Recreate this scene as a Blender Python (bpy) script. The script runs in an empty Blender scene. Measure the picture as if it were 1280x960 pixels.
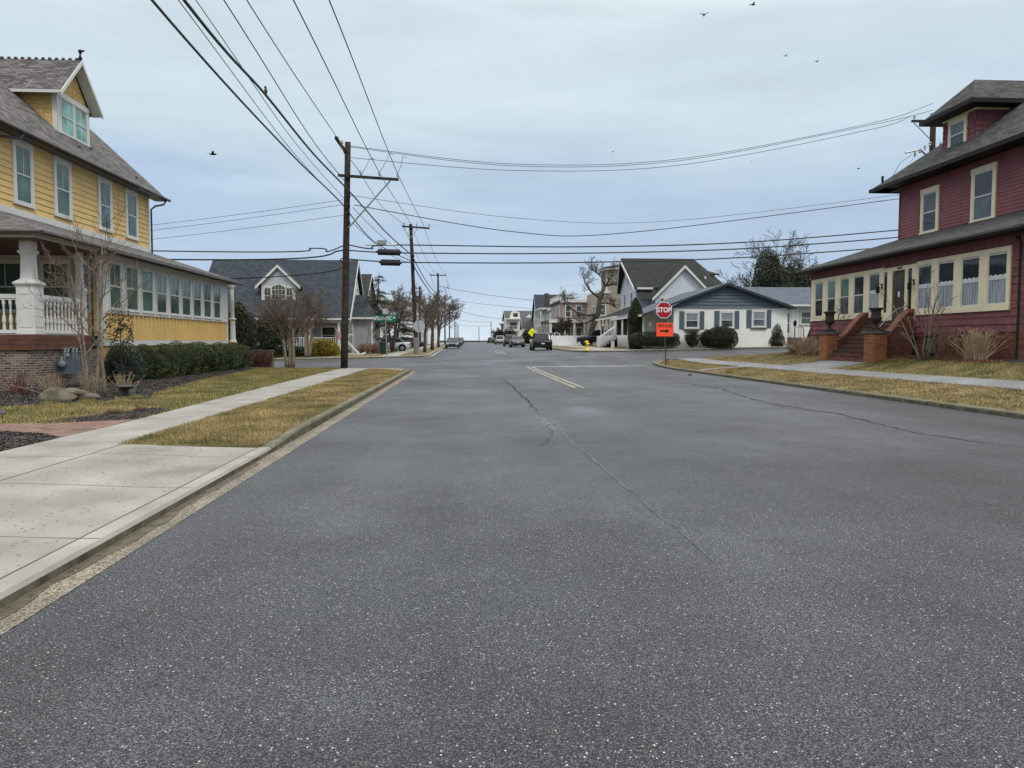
import bpy, bmesh, math, random
import numpy as np
from mathutils import Vector, Matrix
R = math.radians
S = bpy.context.scene
COL = S.collection

# ------------------------------------------------------------------ camera, world, sun
F = 920.0; EYE = 1.55
cam = bpy.data.cameras.new('camera'); camo = bpy.data.objects.new('camera', cam); COL.objects.link(camo)
cam.sensor_width = 36; cam.lens = 36 * F / 1280; cam.clip_end = 8000; cam.clip_start = .05
camo.location = (0, 0, EYE)
camo.rotation_euler = (math.pi / 2 - math.atan(53 / F), 0, -math.atan(58 / F))
S.camera = camo
W = bpy.data.worlds.new('World'); S.world = W; W.use_nodes = True
nt = W.node_tree; nt.nodes.clear()
N = nt.nodes.new; L = nt.links.new
SUN_EL, SUN_AZ = 52, 150       # azimuth clockwise from +Y
sky = N('ShaderNodeTexSky'); sky.sky_type = 'NISHITA'; sky.sun_disc = False
sky.sun_elevation = R(SUN_EL); sky.sun_rotation = R(SUN_AZ)
tc = N('ShaderNodeTexCoord'); sep = N('ShaderNodeSeparateXYZ'); L(tc.outputs['Generated'], sep.inputs[0])
mp = N('ShaderNodeMapping'); mp.inputs['Scale'].default_value = (1.2, 1.2, 6); L(tc.outputs['Generated'], mp.inputs[0])
nz = N('ShaderNodeTexNoise'); nz.inputs['Scale'].default_value = 1.6; nz.inputs['Detail'].default_value = 5; nz.inputs['Roughness'].default_value = .5
nz.inputs['Distortion'].default_value = .4
L(mp.outputs[0], nz.inputs['Vector'])
ad = N('ShaderNodeMath'); ad.operation = 'MULTIPLY_ADD'; L(nz.outputs['Fac'], ad.inputs[0]); ad.inputs[1].default_value = .34; ad.inputs[2].default_value = -.17
zz = N('ShaderNodeMath'); zz.operation = 'ADD'; L(sep.outputs['Z'], zz.inputs[0]); L(ad.outputs[0], zz.inputs[1])
zm = N('ShaderNodeMix'); zm.data_type = 'FLOAT'; zm.inputs[0].default_value = .85
# near the horizon the layer is even: damp the noise there
dm = N('ShaderNodeMapRange'); dm.inputs['From Min'].default_value = 0.0; dm.inputs['From Max'].default_value = .14
L(sep.outputs['Z'], dm.inputs[0]); L(dm.outputs[0], zm.inputs[0]); L(sep.outputs['Z'], zm.inputs[2]); L(zz.outputs[0], zm.inputs[3])
cr = N('ShaderNodeValToRGB'); L(zm.outputs[0], cr.inputs[0])
def s2l(c): return tuple((x / 255 / 12.92 if x / 255 < .04045 else ((x / 255 + .055) / 1.055) ** 2.4) for x in c)
def k255(*c): return (*s2l(c), 1)
stops = [(0, k255(214, 227, 238)), (.035, k255(197, 214, 231)), (.10, k255(174, 194, 219)), (.18, k255(179, 199, 221)),
         (.26, k255(200, 217, 227)), (.40, k255(208, 223, 231)), (.60, (1.0, 1.0, 1.0, 1)), (1, (1.0, 1.0, 1.0, 1))]
e = cr.color_ramp.elements
e[0].position, e[0].color = stops[0]; e[1].position, e[1].color = stops[-1]
for p, c in stops[1:-1]:
    q = e.new(p); q.color = c
# overhead the cloud layer is brighter (overcast sky)
ov = N('ShaderNodeMapRange'); ov.inputs['From Min'].default_value = .42; ov.inputs['From Max'].default_value = .95
ov.inputs['To Min'].default_value = 10.0; ov.inputs['To Max'].default_value = 19.0; L(sep.outputs['Z'], ov.inputs[0])
mp2 = N('ShaderNodeMapping'); mp2.inputs['Scale'].default_value = (2.2, 2.2, 11); mp2.inputs['Rotation'].default_value = (.05, .08, .3); L(tc.outputs['Generated'], mp2.inputs[0])
nz2 = N('ShaderNodeTexNoise'); nz2.inputs['Scale'].default_value = 1.7; nz2.inputs['Detail'].default_value = 7; nz2.inputs['Roughness'].default_value = .55; nz2.inputs['Distortion'].default_value = .6; L(mp2.outputs[0], nz2.inputs['Vector'])
cl = N('ShaderNodeMapRange'); cl.inputs['From Min'].default_value = .3; cl.inputs['From Max'].default_value = .7; cl.inputs['To Min'].default_value = .94; cl.inputs['To Max'].default_value = 1.07; L(nz2.outputs['Fac'], cl.inputs[0])
om = N('ShaderNodeMath'); om.operation = 'MULTIPLY'; L(ov.outputs[0], om.inputs[0]); L(cl.outputs[0], om.inputs[1])
sc = N('ShaderNodeVectorMath'); sc.operation = 'SCALE'; L(cr.outputs[0], sc.inputs[0]); L(om.outputs[0], sc.inputs['Scale'])
mx = N('ShaderNodeMix'); mx.data_type = 'RGBA'; mx.inputs[0].default_value = .93
L(sky.outputs[0], mx.inputs[6]); L(sc.outputs[0], mx.inputs[7])
bg = N('ShaderNodeBackground'); bg.inputs['Strength'].default_value = .1; L(mx.outputs[2], bg.inputs[0])
wo = N('ShaderNodeOutputWorld'); L(bg.outputs[0], wo.inputs[0])
sl = bpy.data.lights.new('sun', 'SUN'); sl.energy = 1.3; sl.angle = R(14); sl.color = (1, .96, .9)
so = bpy.data.objects.new('sun', sl); COL.objects.link(so)
az = R(SUN_AZ); el = R(SUN_EL)
sd = Vector((math.sin(az) * math.cos(el), math.cos(az) * math.cos(el), math.sin(el)))
so.rotation_euler = sd.to_track_quat('Z', 'Y').to_euler(); so.location = (0, -20, 30)
S.view_settings.view_transform = 'Standard'; S.view_settings.look = 'None'
S.view_settings.exposure = .14; S.view_settings.gamma = 1
S.render.engine = 'CYCLES'

# ------------------------------------------------------------------ terrain height
def ss(x, a, b):
    t = min(1, max(0, (x - a) / (b - a))); return t * t * (3 - 2 * t)
def T(x, y):
    z = .37 * ss(y, 40, 57)
    P = [(57, 0), (70, .12), (97, .25), (140, .45), (250, .68), (500, .80)]
    if y > 57:
        yy = min(y, 500)
        for (a, p), (b, q) in zip(P, P[1:]):
            if a <= yy <= b: z += p + (q - p) * (yy - a) / (b - a); break
    z += .022 * max(-22, min(27, x + 3)) * ss(y, 38, 57) * (1 - .8 * ss(y, 110, 220))
    if x > 11.3:
        Q = [(11.3, 0), (13.8, .2), (15.1, .31), (16.6, .69), (18, .84), (400, .84)]
        for (a, p), (b, q) in zip(Q, Q[1:]):
            if a <= x <= b: z += (p + (q - p) * (x - a) / (b - a)) * (1 - ss(y, 38, 50)); break
    return z
LZ = .13

# ------------------------------------------------------------------ materials
MATS = {}
def mat(name, col, rough=.8, var=.12, scale=3, bump=0, bscale=40, spec=.3, metal=0, col2=None, detail=4, rand=0):
    if name in MATS: return MATS[name]
    m = bpy.data.materials.new(name); m.use_nodes = True; t = m.node_tree; b = t.nodes['Principled BSDF']
    b.inputs['Roughness'].default_value = rough; b.inputs['Metallic'].default_value = metal
    b.inputs['Specular IOR Level'].default_value = spec
    tc = t.nodes.new('ShaderNodeTexCoord')
    n = t.nodes.new('ShaderNodeTexNoise'); n.inputs['Scale'].default_value = scale; n.inputs['Detail'].default_value = detail
    t.links.new(tc.outputs['Object'], n.inputs['Vector'])
    r = t.nodes.new('ShaderNodeValToRGB'); t.links.new(n.outputs['Fac'], r.inputs[0])
    r.color_ramp.elements[0].position = .3; r.color_ramp.elements[1].position = .7
    c2 = col2 or tuple(c * (1 + var) for c in col); c1 = col if col2 else tuple(c * (1 - var) for c in col)
    r.color_ramp.elements[0].color = (*c1, 1); r.color_ramp.elements[1].color = (*c2, 1)
    out = r.outputs[0]
    if rand:
        g = t.nodes.new('ShaderNodeNewGeometry'); h = t.nodes.new('ShaderNodeHueSaturation')
        mr = t.nodes.new('ShaderNodeMapRange'); mr.inputs['To Min'].default_value = 1 - rand; mr.inputs['To Max'].default_value = 1 + rand
        t.links.new(g.outputs['Random Per Island'], mr.inputs[0]); t.links.new(mr.outputs[0], h.inputs['Value']); t.links.new(out, h.inputs['Color'])
        out = h.outputs[0]
    t.links.new(out, b.inputs['Base Color'])
    if bump:
        n2 = t.nodes.new('ShaderNodeTexNoise'); n2.inputs['Scale'].default_value = bscale; n2.inputs['Detail'].default_value = 3
        t.links.new(tc.outputs['Object'], n2.inputs['Vector'])
        bp = t.nodes.new('ShaderNodeBump'); bp.inputs['Strength'].default_value = bump; bp.inputs['Distance'].default_value = .02
        t.links.new(n2.outputs['Fac'], bp.inputs['Height']); t.links.new(bp.outputs[0], b.inputs['Normal'])
    MATS[name] = m; return m
def brickmat(name, c1, c2, mortar, bw, bh, msize, rough=.85, spec=.25, bias=0, off=.5, bump=.4, patch=.15, pcol=None):
    if name in MATS: return MATS[name]
    m = bpy.data.materials.new(name); m.use_nodes = True; t = m.node_tree; b = t.nodes['Principled BSDF']
    b.inputs['Roughness'].default_value = rough; b.inputs['Specular IOR Level'].default_value = spec
    uv = t.nodes.new('ShaderNodeUVMap')
    k = t.nodes.new('ShaderNodeTexBrick'); k.inputs['Scale'].default_value = 1
    k.inputs['Color1'].default_value = (*c1, 1); k.inputs['Color2'].default_value = (*c2, 1); k.inputs['Mortar'].default_value = (*mortar, 1)
    k.inputs['Mortar Size'].default_value = msize; k.inputs['Mortar Smooth'].default_value = .3; k.inputs['Bias'].default_value = bias
    k.inputs['Brick Width'].default_value = bw; k.inputs['Row Height'].default_value = bh; k.offset = off
    t.links.new(uv.outputs[0], k.inputs['Vector'])
    n = t.nodes.new('ShaderNodeTexNoise'); n.inputs['Scale'].default_value = 1.1; n.inputs['Detail'].default_value = 6
    t.links.new(uv.outputs[0], n.inputs['Vector'])
    mr = t.nodes.new('ShaderNodeMapRange'); mr.inputs['From Min'].default_value = .25; mr.inputs['From Max'].default_value = .75
    mr.inputs['To Min'].default_value = 1 - patch; mr.inputs['To Max'].default_value = 1 + patch
    t.links.new(n.outputs['Fac'], mr.inputs[0])
    vm = t.nodes.new('ShaderNodeVectorMath'); vm.operation = 'SCALE'; t.links.new(k.outputs['Color'], vm.inputs[0]); t.links.new(mr.outputs[0], vm.inputs['Scale'])
    t.links.new(vm.outputs[0], b.inputs['Base Color'])
    bp = t.nodes.new('ShaderNodeBump'); bp.inputs['Strength'].default_value = bump; bp.inputs['Distance'].default_value = .01; bp.invert = True
    t.links.new(k.outputs['Fac'], bp.inputs['Height']); t.links.new(bp.outputs[0], b.inputs['Normal'])
    MATS[name] = m; return m
def glassmat(name, col, rough=.06):
    m = mat(name, col, rough, .6, 1.3, spec=.55); return m  # strong mottling paints interior darkness and reflections into the glass colour

def asphalt_mat():
    m = bpy.data.materials.new('asphalt'); m.use_nodes = True; t = m.node_tree; b = t.nodes['Principled BSDF']; n = t.nodes.new; l = t.links.new
    tc = n('ShaderNodeTexCoord')
    def noise(scale, det=4, rough=.5, mapscale=None):
        q = n('ShaderNodeTexNoise'); q.inputs['Scale'].default_value = scale; q.inputs['Detail'].default_value = det; q.inputs['Roughness'].default_value = rough
        if mapscale:
            mp = n('ShaderNodeMapping'); mp.inputs['Scale'].default_value = mapscale; l(tc.outputs['Object'], mp.inputs[0]); l(mp.outputs[0], q.inputs['Vector'])
        else: l(tc.outputs['Object'], q.inputs['Vector'])
        return q.outputs['Fac']
    def mr(x, a, bb, c, d):
        q = n('ShaderNodeMapRange'); q.inputs[1].default_value = a; q.inputs[2].default_value = bb; q.inputs[3].default_value = c; q.inputs[4].default_value = d
        l(x, q.inputs[0]); return q.outputs[0]
    def mul(a, bb):
        q = n('ShaderNodeMath'); q.operation = 'MULTIPLY'; l(a, q.inputs[0]); l(bb, q.inputs[1]); return q.outputs[0]
    fac = mr(noise(.2, 6, .6), .36, .64, .68, 1.42)
    fac = mul(fac, mr(noise(1, 4, .55, (.8, .06, 1)), .33, .67, .80, 1.22))
    fac = mul(fac, mr(noise(1.3, 6, .65), .3, .7, .82, 1.18))
    fac = mul(fac, mr(noise(75, 2, .6), .34, .66, .35, 1.75))
    fac = mul(fac, mr(noise(210, 2, .6), .3, .7, .6, 1.4))
    def spot(cx, cy, rx, ry, k):
        mp = n('ShaderNodeMapping'); mp.vector_type = 'TEXTURE'; mp.inputs['Location'].default_value = (cx, cy, 0); mp.inputs['Scale'].default_value = (rx, ry, 1); l(tc.outputs['Object'], mp.inputs[0])
        d = n('ShaderNodeVectorMath'); d.operation = 'LENGTH'; l(mp.outputs[0], d.inputs[0])
        a = n('ShaderNodeMath'); a.operation = 'MULTIPLY_ADD'; l(noise(2.2, 5, .6), a.inputs[0]); a.inputs[1].default_value = 1.6; l(d.outputs['Value'], a.inputs[2])
        return mr(a.outputs[0], .7, 1.75, k, 1)
    for sp_ in ((2.7, 16.3, .8, 1.5, 2.6), (1.62, 13.6, .22, 1.6, 2.2), (3.0, 19.5, .9, 1.2, 2.0), (1.0, 17.5, 1.2, 3, 1.2), (-.7, 3.1, .9, .5, 1.35), (6.5, 22, 2.4, 7, 1.25), (-.6, 24, 1.4, 9, 1.2), (-1.2, 6, .8, 3.5, 1.2), (3.5, 7.5, 1.6, 2.5, .82)): fac = mul(fac, spot(*sp_))
    base = n('ShaderNodeVectorMath'); base.operation = 'SCALE'; base.inputs[0].default_value = (.063, .0665, .074); l(fac, base.inputs['Scale'])
    def stones(scale, keep, rad, offs):
        mp = n('ShaderNodeMapping'); mp.inputs['Location'].default_value = offs; l(tc.outputs['Object'], mp.inputs[0])
        v = n('ShaderNodeTexVoronoi'); v.inputs['Scale'].default_value = scale; v.voronoi_dimensions = '2D'; l(mp.outputs[0], v.inputs['Vector'])
        s = n('ShaderNodeSeparateColor'); l(v.outputs['Color'], s.inputs[0])
        a = n('ShaderNodeMath'); a.operation = 'GREATER_THAN'; l(s.outputs[0], a.inputs[0]); a.inputs[1].default_value = keep
        d = n('ShaderNodeMath'); d.operation = 'LESS_THAN'; l(v.outputs['Distance'], d.inputs[0])
        r_ = n('ShaderNodeMath'); r_.operation = 'MULTIPLY'; l(s.outputs[1], r_.inputs[0]); r_.inputs[1].default_value = rad; l(r_.outputs[0], d.inputs[1])
        return mul(a.outputs[0], d.outputs[0]), s.outputs[2]
    vg = n('ShaderNodeTexVoronoi'); vg.inputs['Scale'].default_value = 140; vg.voronoi_dimensions = '2D'; l(tc.outputs['Object'], vg.inputs['Vector'])
    sg = n('ShaderNodeSeparateColor'); l(vg.outputs['Color'], sg.inputs[0])
    pw = n('ShaderNodeMath'); pw.operation = 'POWER'; l(sg.outputs[0], pw.inputs[0]); pw.inputs[1].default_value = 2.2
    g1 = mr(pw.outputs[0], 0, 1, .42, 2.05); g2 = mr(vg.outputs['Distance'], .25, .6, 1.1, .35)
    bb = n('ShaderNodeVectorMath'); bb.operation = 'SCALE'; l(base.outputs[0], bb.inputs[0]); l(mul(g1, g2), bb.inputs['Scale']); base = bb
    s1, v1 = stones(82, .93, .42, (0, 0, 0)); s2, v2 = stones(150, .74, .45, (3.3, 1.7, 0))
    def stonecol(v, lo, hi):
        q = n('ShaderNodeCombineColor'); w = mr(v, 0, 1, lo, hi); l(w, q.inputs[0]); l(mr(v, 0, 1, lo * .97, hi * .97), q.inputs[1]); l(mr(v, 0, 1, lo * .9, hi * .85), q.inputs[2]); return q.outputs[0]
    m1 = n('ShaderNodeMix'); m1.data_type = 'RGBA'; l(s2, m1.inputs[0]); l(base.outputs[0], m1.inputs[6]); l(stonecol(v2, .08, .26), m1.inputs[7])
    m2 = n('ShaderNodeMix'); m2.data_type = 'RGBA'; l(s1, m2.inputs[0]); l(m1.outputs[2], m2.inputs[6]); l(stonecol(v1, .14, .66), m2.inputs[7])
    l(m2.outputs[2], b.inputs['Base Color'])
    l(mr(noise(.25, 5, .55), .35, .65, .38, .64), b.inputs['Roughness']); b.inputs['Specular IOR Level'].default_value = .38
    bp = n('ShaderNodeBump'); bp.inputs['Strength'].default_value = .9; bp.inputs['Distance'].default_value = .008
    l(noise(110, 3, .6), bp.inputs['Height']); l(bp.outputs[0], b.inputs['Normal'])
    return m
M_asph = asphalt_mat()
M_conc = mat('concrete_walk', (.21, .198, .168), .85, .1, 1.1, .35, 60, col2=(.345, .335, .305), detail=8)
M_conc_old = mat('concrete_old', (.155, .16, .165), .85, .1, .8, .25, 60, col2=(.24, .245, .25), detail=8)
M_conc_red = mat('concrete_stain', (.25, .235, .20), .85, .1, 1.2, .3, 50, col2=(.35, .335, .30), detail=8)
def pebble(name, c1, c2, scale, rough=.8, bump=.6):
    m = bpy.data.materials.new(name); m.use_nodes = True; t = m.node_tree; b = t.nodes['Principled BSDF']; n = t.nodes.new; l = t.links.new
    tc = n('ShaderNodeTexCoord'); v = n('ShaderNodeTexVoronoi'); v.inputs['Scale'].default_value = scale; l(tc.outputs['Object'], v.inputs['Vector'])
    s_ = n('ShaderNodeSeparateColor'); l(v.outputs['Color'], s_.inputs[0]); r = n('ShaderNodeValToRGB'); l(s_.outputs[0], r.inputs[0])
    r.color_ramp.elements[0].color = (*c1, 1); r.color_ramp.elements[1].color = (*c2, 1); r.color_ramp.elements[0].position = .1
    q = n('ShaderNodeTexNoise'); q.inputs['Scale'].default_value = 1.7; q.inputs['Detail'].default_value = 6; l(tc.outputs['Object'], q.inputs['Vector'])
    a = n('ShaderNodeMapRange'); a.inputs[1].default_value = .3; a.inputs[2].default_value = .7; a.inputs[3].default_value = .7; a.inputs[4].default_value = 1.15; l(q.outputs['Fac'], a.inputs[0])
    k = n('ShaderNodeVectorMath'); k.operation = 'SCALE'; l(r.outputs[0], k.inputs[0]); l(a.outputs[0], k.inputs['Scale']); l(k.outputs[0], b.inputs['Base Color'])
    bp = n('ShaderNodeBump'); bp.inputs['Strength'].default_value = bump; bp.inputs['Distance'].default_value = .006; bp.invert = True; l(v.outputs['Distance'], bp.inputs['Height']); l(bp.outputs[0], b.inputs['Normal'])
    b.inputs['Roughness'].default_value = rough; return m
M_gutter = pebble('gutter_aggregate', (.07, .058, .038), (.36, .32, .245), 95)
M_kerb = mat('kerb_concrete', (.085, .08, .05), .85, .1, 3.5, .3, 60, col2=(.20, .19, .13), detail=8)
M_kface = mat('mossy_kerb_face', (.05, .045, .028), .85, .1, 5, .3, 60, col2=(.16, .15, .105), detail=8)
M_kerbn = mat('kerb_new', (.25, .24, .21), .85, .1, 1.5, .2, 60, col2=(.36, .35, .32), detail=6)
M_joint = mat('joint_dark', (.12, .11, .095), .9, .2, 30)
M_stain = mat('damp_grime', (.05, .04, .022), .45, .1, 9, col2=(.13, .11, .065), detail=8)
M_lawn = mat('winter_lawn', (.07, .062, .03), .95, .1, 1.6, .5, 60, col2=(.24, .185, .09), detail=9)
M_soil = mat('mulch', (.018, .015, .014), .95, .1, 25, .9, 45, col2=(.06, .05, .046))
M_ground = mat('far_ground', (.10, .095, .05), .95, .2, .05, col2=(.16, .14, .08))
M_white = mat('white_paint', (.60, .595, .565), .5, .04, 1.5)
M_cream = mat('cream_trim', (.72, .64, .45), .55, .05, 2)
M_vinyl = mat('white_vinyl', (.76, .78, .80), .45, .04, 2)
M_pmark = mat('road_paint_white', (.09, .09, .09), .7, .1, 5, col2=(.62, .62, .60), detail=10)
M_ymark = mat('road_paint_yellow', (.09, .085, .07), .7, .1, 5, col2=(.60, .53, .36), detail=10)
M_wear = mat('pale_wear', (.14, .15, .16), .7, .1, 6, col2=(.22, .235, .25), detail=8)
M_crack = mat('crack', (.022, .022, .024), .95, .1, 10)
M_seam = mat('seam', (.050, .052, .056), .6, .1, 3, .3, 80, col2=(.125, .128, .135), detail=8)
M_bark = mat('grey_bark', (.13, .10, .07), .9, .2, 12, .5, 60, col2=(.27, .22, .165))
M_barkred = mat('twig_bark', (.10, .077, .058), .85, .2, 9, col2=(.19, .152, .118))
M_barkd = mat('dark_bark', (.045, .038, .033), .9, .2, 12, .4, 50, col2=(.10, .088, .078))
M_pole = mat('creosoted_wood', (.022, .017, .013), .9, .2, 5, .4, 50, col2=(.06, .048, .035), spec=.15)
M_wire = mat('black_cable', (.012, .012, .013), .5, .1)
M_wiret = mat('thin_wire', (.05, .055, .06), .5, .1)
M_galv = mat('galvanised', (.30, .31, .31), .45, .1, 8, metal=.5)
M_dkmetal = mat('dark_metal', (.013, .012, .012), .6, .15, 6, spec=.2)
M_gutterbrown = mat('brown_gutter', (.045, .035, .03), .4, .1, 4, spec=.5)
M_slate = brickmat('slate_shingles', (.065, .061, .06), (.18, .168, .16), (.02, .019, .018), .32, .15, .012, patch=.14)
M_roofblue = brickmat('blue_grey_shingles', (.026, .033, .043), (.052, .063, .078), (.015, .018, .024), .3, .14, .01, patch=.1)
M_roofblue2 = brickmat('light_blue_shingles', (.075, .092, .115), (.12, .14, .165), (.05, .06, .075), .3, .14, .01, patch=.1)
M_roofdark = brickmat('charcoal_shingles', (.028, .028, .027), (.085, .083, .078), (.02, .02, .02), .3, .14, .012, patch=.14)
M_roofgreen = brickmat('dark_green_shingles', (.018, .021, .019), (.036, .040, .036), (.01, .011, .01), .3, .14, .01, patch=.1)
M_rooffar = brickmat('weathered_shingles', (.06, .062, .066), (.10, .10, .105), (.04, .04, .04), .3, .14, .01, patch=.1)
M_brickL = brickmat('mixed_brown_brick', (.06, .045, .04), (.235, .165, .135), (.26, .23, .20), .215, .073, .011, bias=-.1, patch=.25)
M_brickR = brickmat('orange_brick', (.24, .085, .035), (.36, .15, .06), (.07, .04, .03), .215, .073, .010, patch=.2)
M_brickRD = brickmat('red_brick', (.13, .045, .03), (.21, .08, .05), (.05, .03, .026), .215, .073, .010, patch=.25)
M_brickcap = brickmat('rowlock_brick', (.20, .07, .05), (.33, .14, .10), (.06, .035, .03), .08, .4, .010, patch=.2)
M_paver = brickmat('paver_brick', (.15, .085, .065), (.27, .175, .14), (.09, .065, .055), .22, .11, .006, patch=.2)
M_yellow = mat('yellow_siding', (.62, .43, .17), .6, .10, .9, .1, 40, detail=9)
M_yshingle = brickmat('yellow_shakes', (.50, .34, .12), (.60, .42, .16), (.18, .11, .03), .17, .18, .006, patch=.08)
M_red = mat('red_siding', (.195, .066, .072), .6, .2, 1.1, .1, 40)
M_redsh = brickmat('red_shakes', (.165, .062, .070), (.225, .088, .098), (.06, .022, .026), .17, .22, .006, patch=.1)
M_grey = mat('grey_siding', (.30, .31, .325), .6, .06, 2)
M_greylt = mat('light_grey_siding', (.46, .48, .50), .6, .06, 2)
M_whites = mat('white_siding', (.70, .72, .73), .6, .05, 2)
M_block = brickmat('painted_block', (.72, .72, .68), (.76, .76, .72), (.64, .64, .60), .4, .2, .008, bump=.25, patch=.05)
M_blue = mat('slate_blue', (.085, .115, .145), .6, .07, 2)
M_tan = mat('tan_siding', (.37, .31, .245), .7, .08, 2)
M_pink = mat('rosy_siding', (.36, .28, .25), .7, .08, 2)
M_creamw = mat('cream_siding', (.70, .67, .60), .7, .06, 2)
M_mahog = mat('stained_boards', (.085, .035, .022), .5, .15, 3, col2=(.14, .06, .038))
M_glassT = glassmat('teal_glass', (.05, .105, .085), .06)
M_glassTl = glassmat('pale_teal_glass', (.16, .34, .30), .1)
M_glassD = glassmat('dark_glass', (.018, .022, .026), .05)
M_glassG = glassmat('grey_glass', (.06, .075, .085), .08)
M_curtain = mat('lace_curtain', (.12, .135, .165), .7, .25, 9, spec=.8, col2=(.42, .45, .50))
M_curtain.node_tree.nodes['Principled BSDF'].inputs['Roughness'].default_value = .25
_t = M_curtain.node_tree; _mp = _t.nodes.new('ShaderNodeMapping'); _mp.inputs['Scale'].default_value = (1, 2.6, .12)
_tc = [q for q in _t.nodes if q.type == 'TEX_COORD'][0]; _nn = [q for q in _t.nodes if q.type == 'TEX_NOISE'][0]
_t.links.new(_tc.outputs['Object'], _mp.inputs[0]); _t.links.new(_mp.outputs[0], _nn.inputs['Vector'])
M_door = mat('brown_door', (.035, .024, .016), .5, .3, 6, col2=(.10, .07, .045))
M_stone = mat('boulder_stone', (.075, .065, .045), .9, .1, 4, .9, 14, col2=(.20, .17, .125), detail=8)
M_stoned = mat('dark_stone', (.05, .05, .05), .8, .1, 4, .5, 20, col2=(.11, .11, .11))
M_cobalt = mat('meter_grey_blue', (.085, .11, .13), .5, .15, 6)
M_green_s = mat('sign_green', (0.0, .15, .095), .5, .03)
M_red_s = mat('sign_red', (.36, .008, .02), .45, .03)
M_orange_s = mat('sign_orange', (1.0, .10, .035), .5, .03)
M_yel_s = mat('sign_yellow', (.80, .85, .02), .5, .03)
M_sw = mat('sign_white', (.8, .8, .8), .5, .02)
M_sk = mat('sign_black', (.01, .01, .01), .5, .02)
M_backal = mat('sign_back', (.42, .45, .48), .5, .05, metal=.3)
M_tyre = mat('tyre', (.015, .015, .016), .8, .1)
M_rim = mat('rim', (.30, .31, .32), .35, .1, metal=.7)
M_tail = mat('tail_lamp', (.12, .006, .008), .2, .05)
M_head = mat('head_lamp', (.6, .62, .64), .1, .05)
M_plate = mat('plate', (.6, .6, .6), .5, .05)
M_hyd = mat('hydrant_yellow', (.75, .52, .02), .45, .1)
def leaf(name, c1, c2, rand=.45):
    m = mat(name, c1, .55, .1, 2.2, spec=.35, col2=c2, rand=rand); return m
M_box = leaf('boxwood_leaf', (.025, .045, .012), (.075, .10, .028), .55)
M_boxblue = leaf('bluegreen_leaf', (.025, .04, .03), (.06, .08, .058))
M_holly = leaf('holly_leaf', (.022, .03, .014), (.065, .07, .032))
M_arb = leaf('arborvitae_leaf', (.018, .030, .010), (.045, .055, .02))
M_yellowbush = leaf('gold_shrub_leaf', (.15, .13, .015), (.34, .26, .03))
M_pine = leaf('pine_leaf', (.016, .026, .014), (.045, .055, .03))
M_redtwig = leaf('red_twig', (.10, .035, .025), (.20, .09, .06))
M_straw = leaf('straw_stem', (.25, .17, .10), (.45, .34, .22), .3)
M_brownleaf = leaf('dead_leaf', (.10, .055, .035), (.22, .13, .08), .4)
def grassm(name, c1, c2):
    m = mat(name, c1, .8, .1, .9, spec=.15, col2=c2, rand=.5, detail=8); return m
M_grass = grassm('grass_blade', (.13, .12, .042), (.46, .345, .17))
M_grassg = grassm('green_grass_blade', (.09, .105, .032), (.36, .285, .12))
M_chip = leaf('mulch_chip', (.02, .016, .014), (.085, .068, .058), .6)
M_core = mat('shrub_core', (.012, .014, .008), .95, .2, 4)

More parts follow.
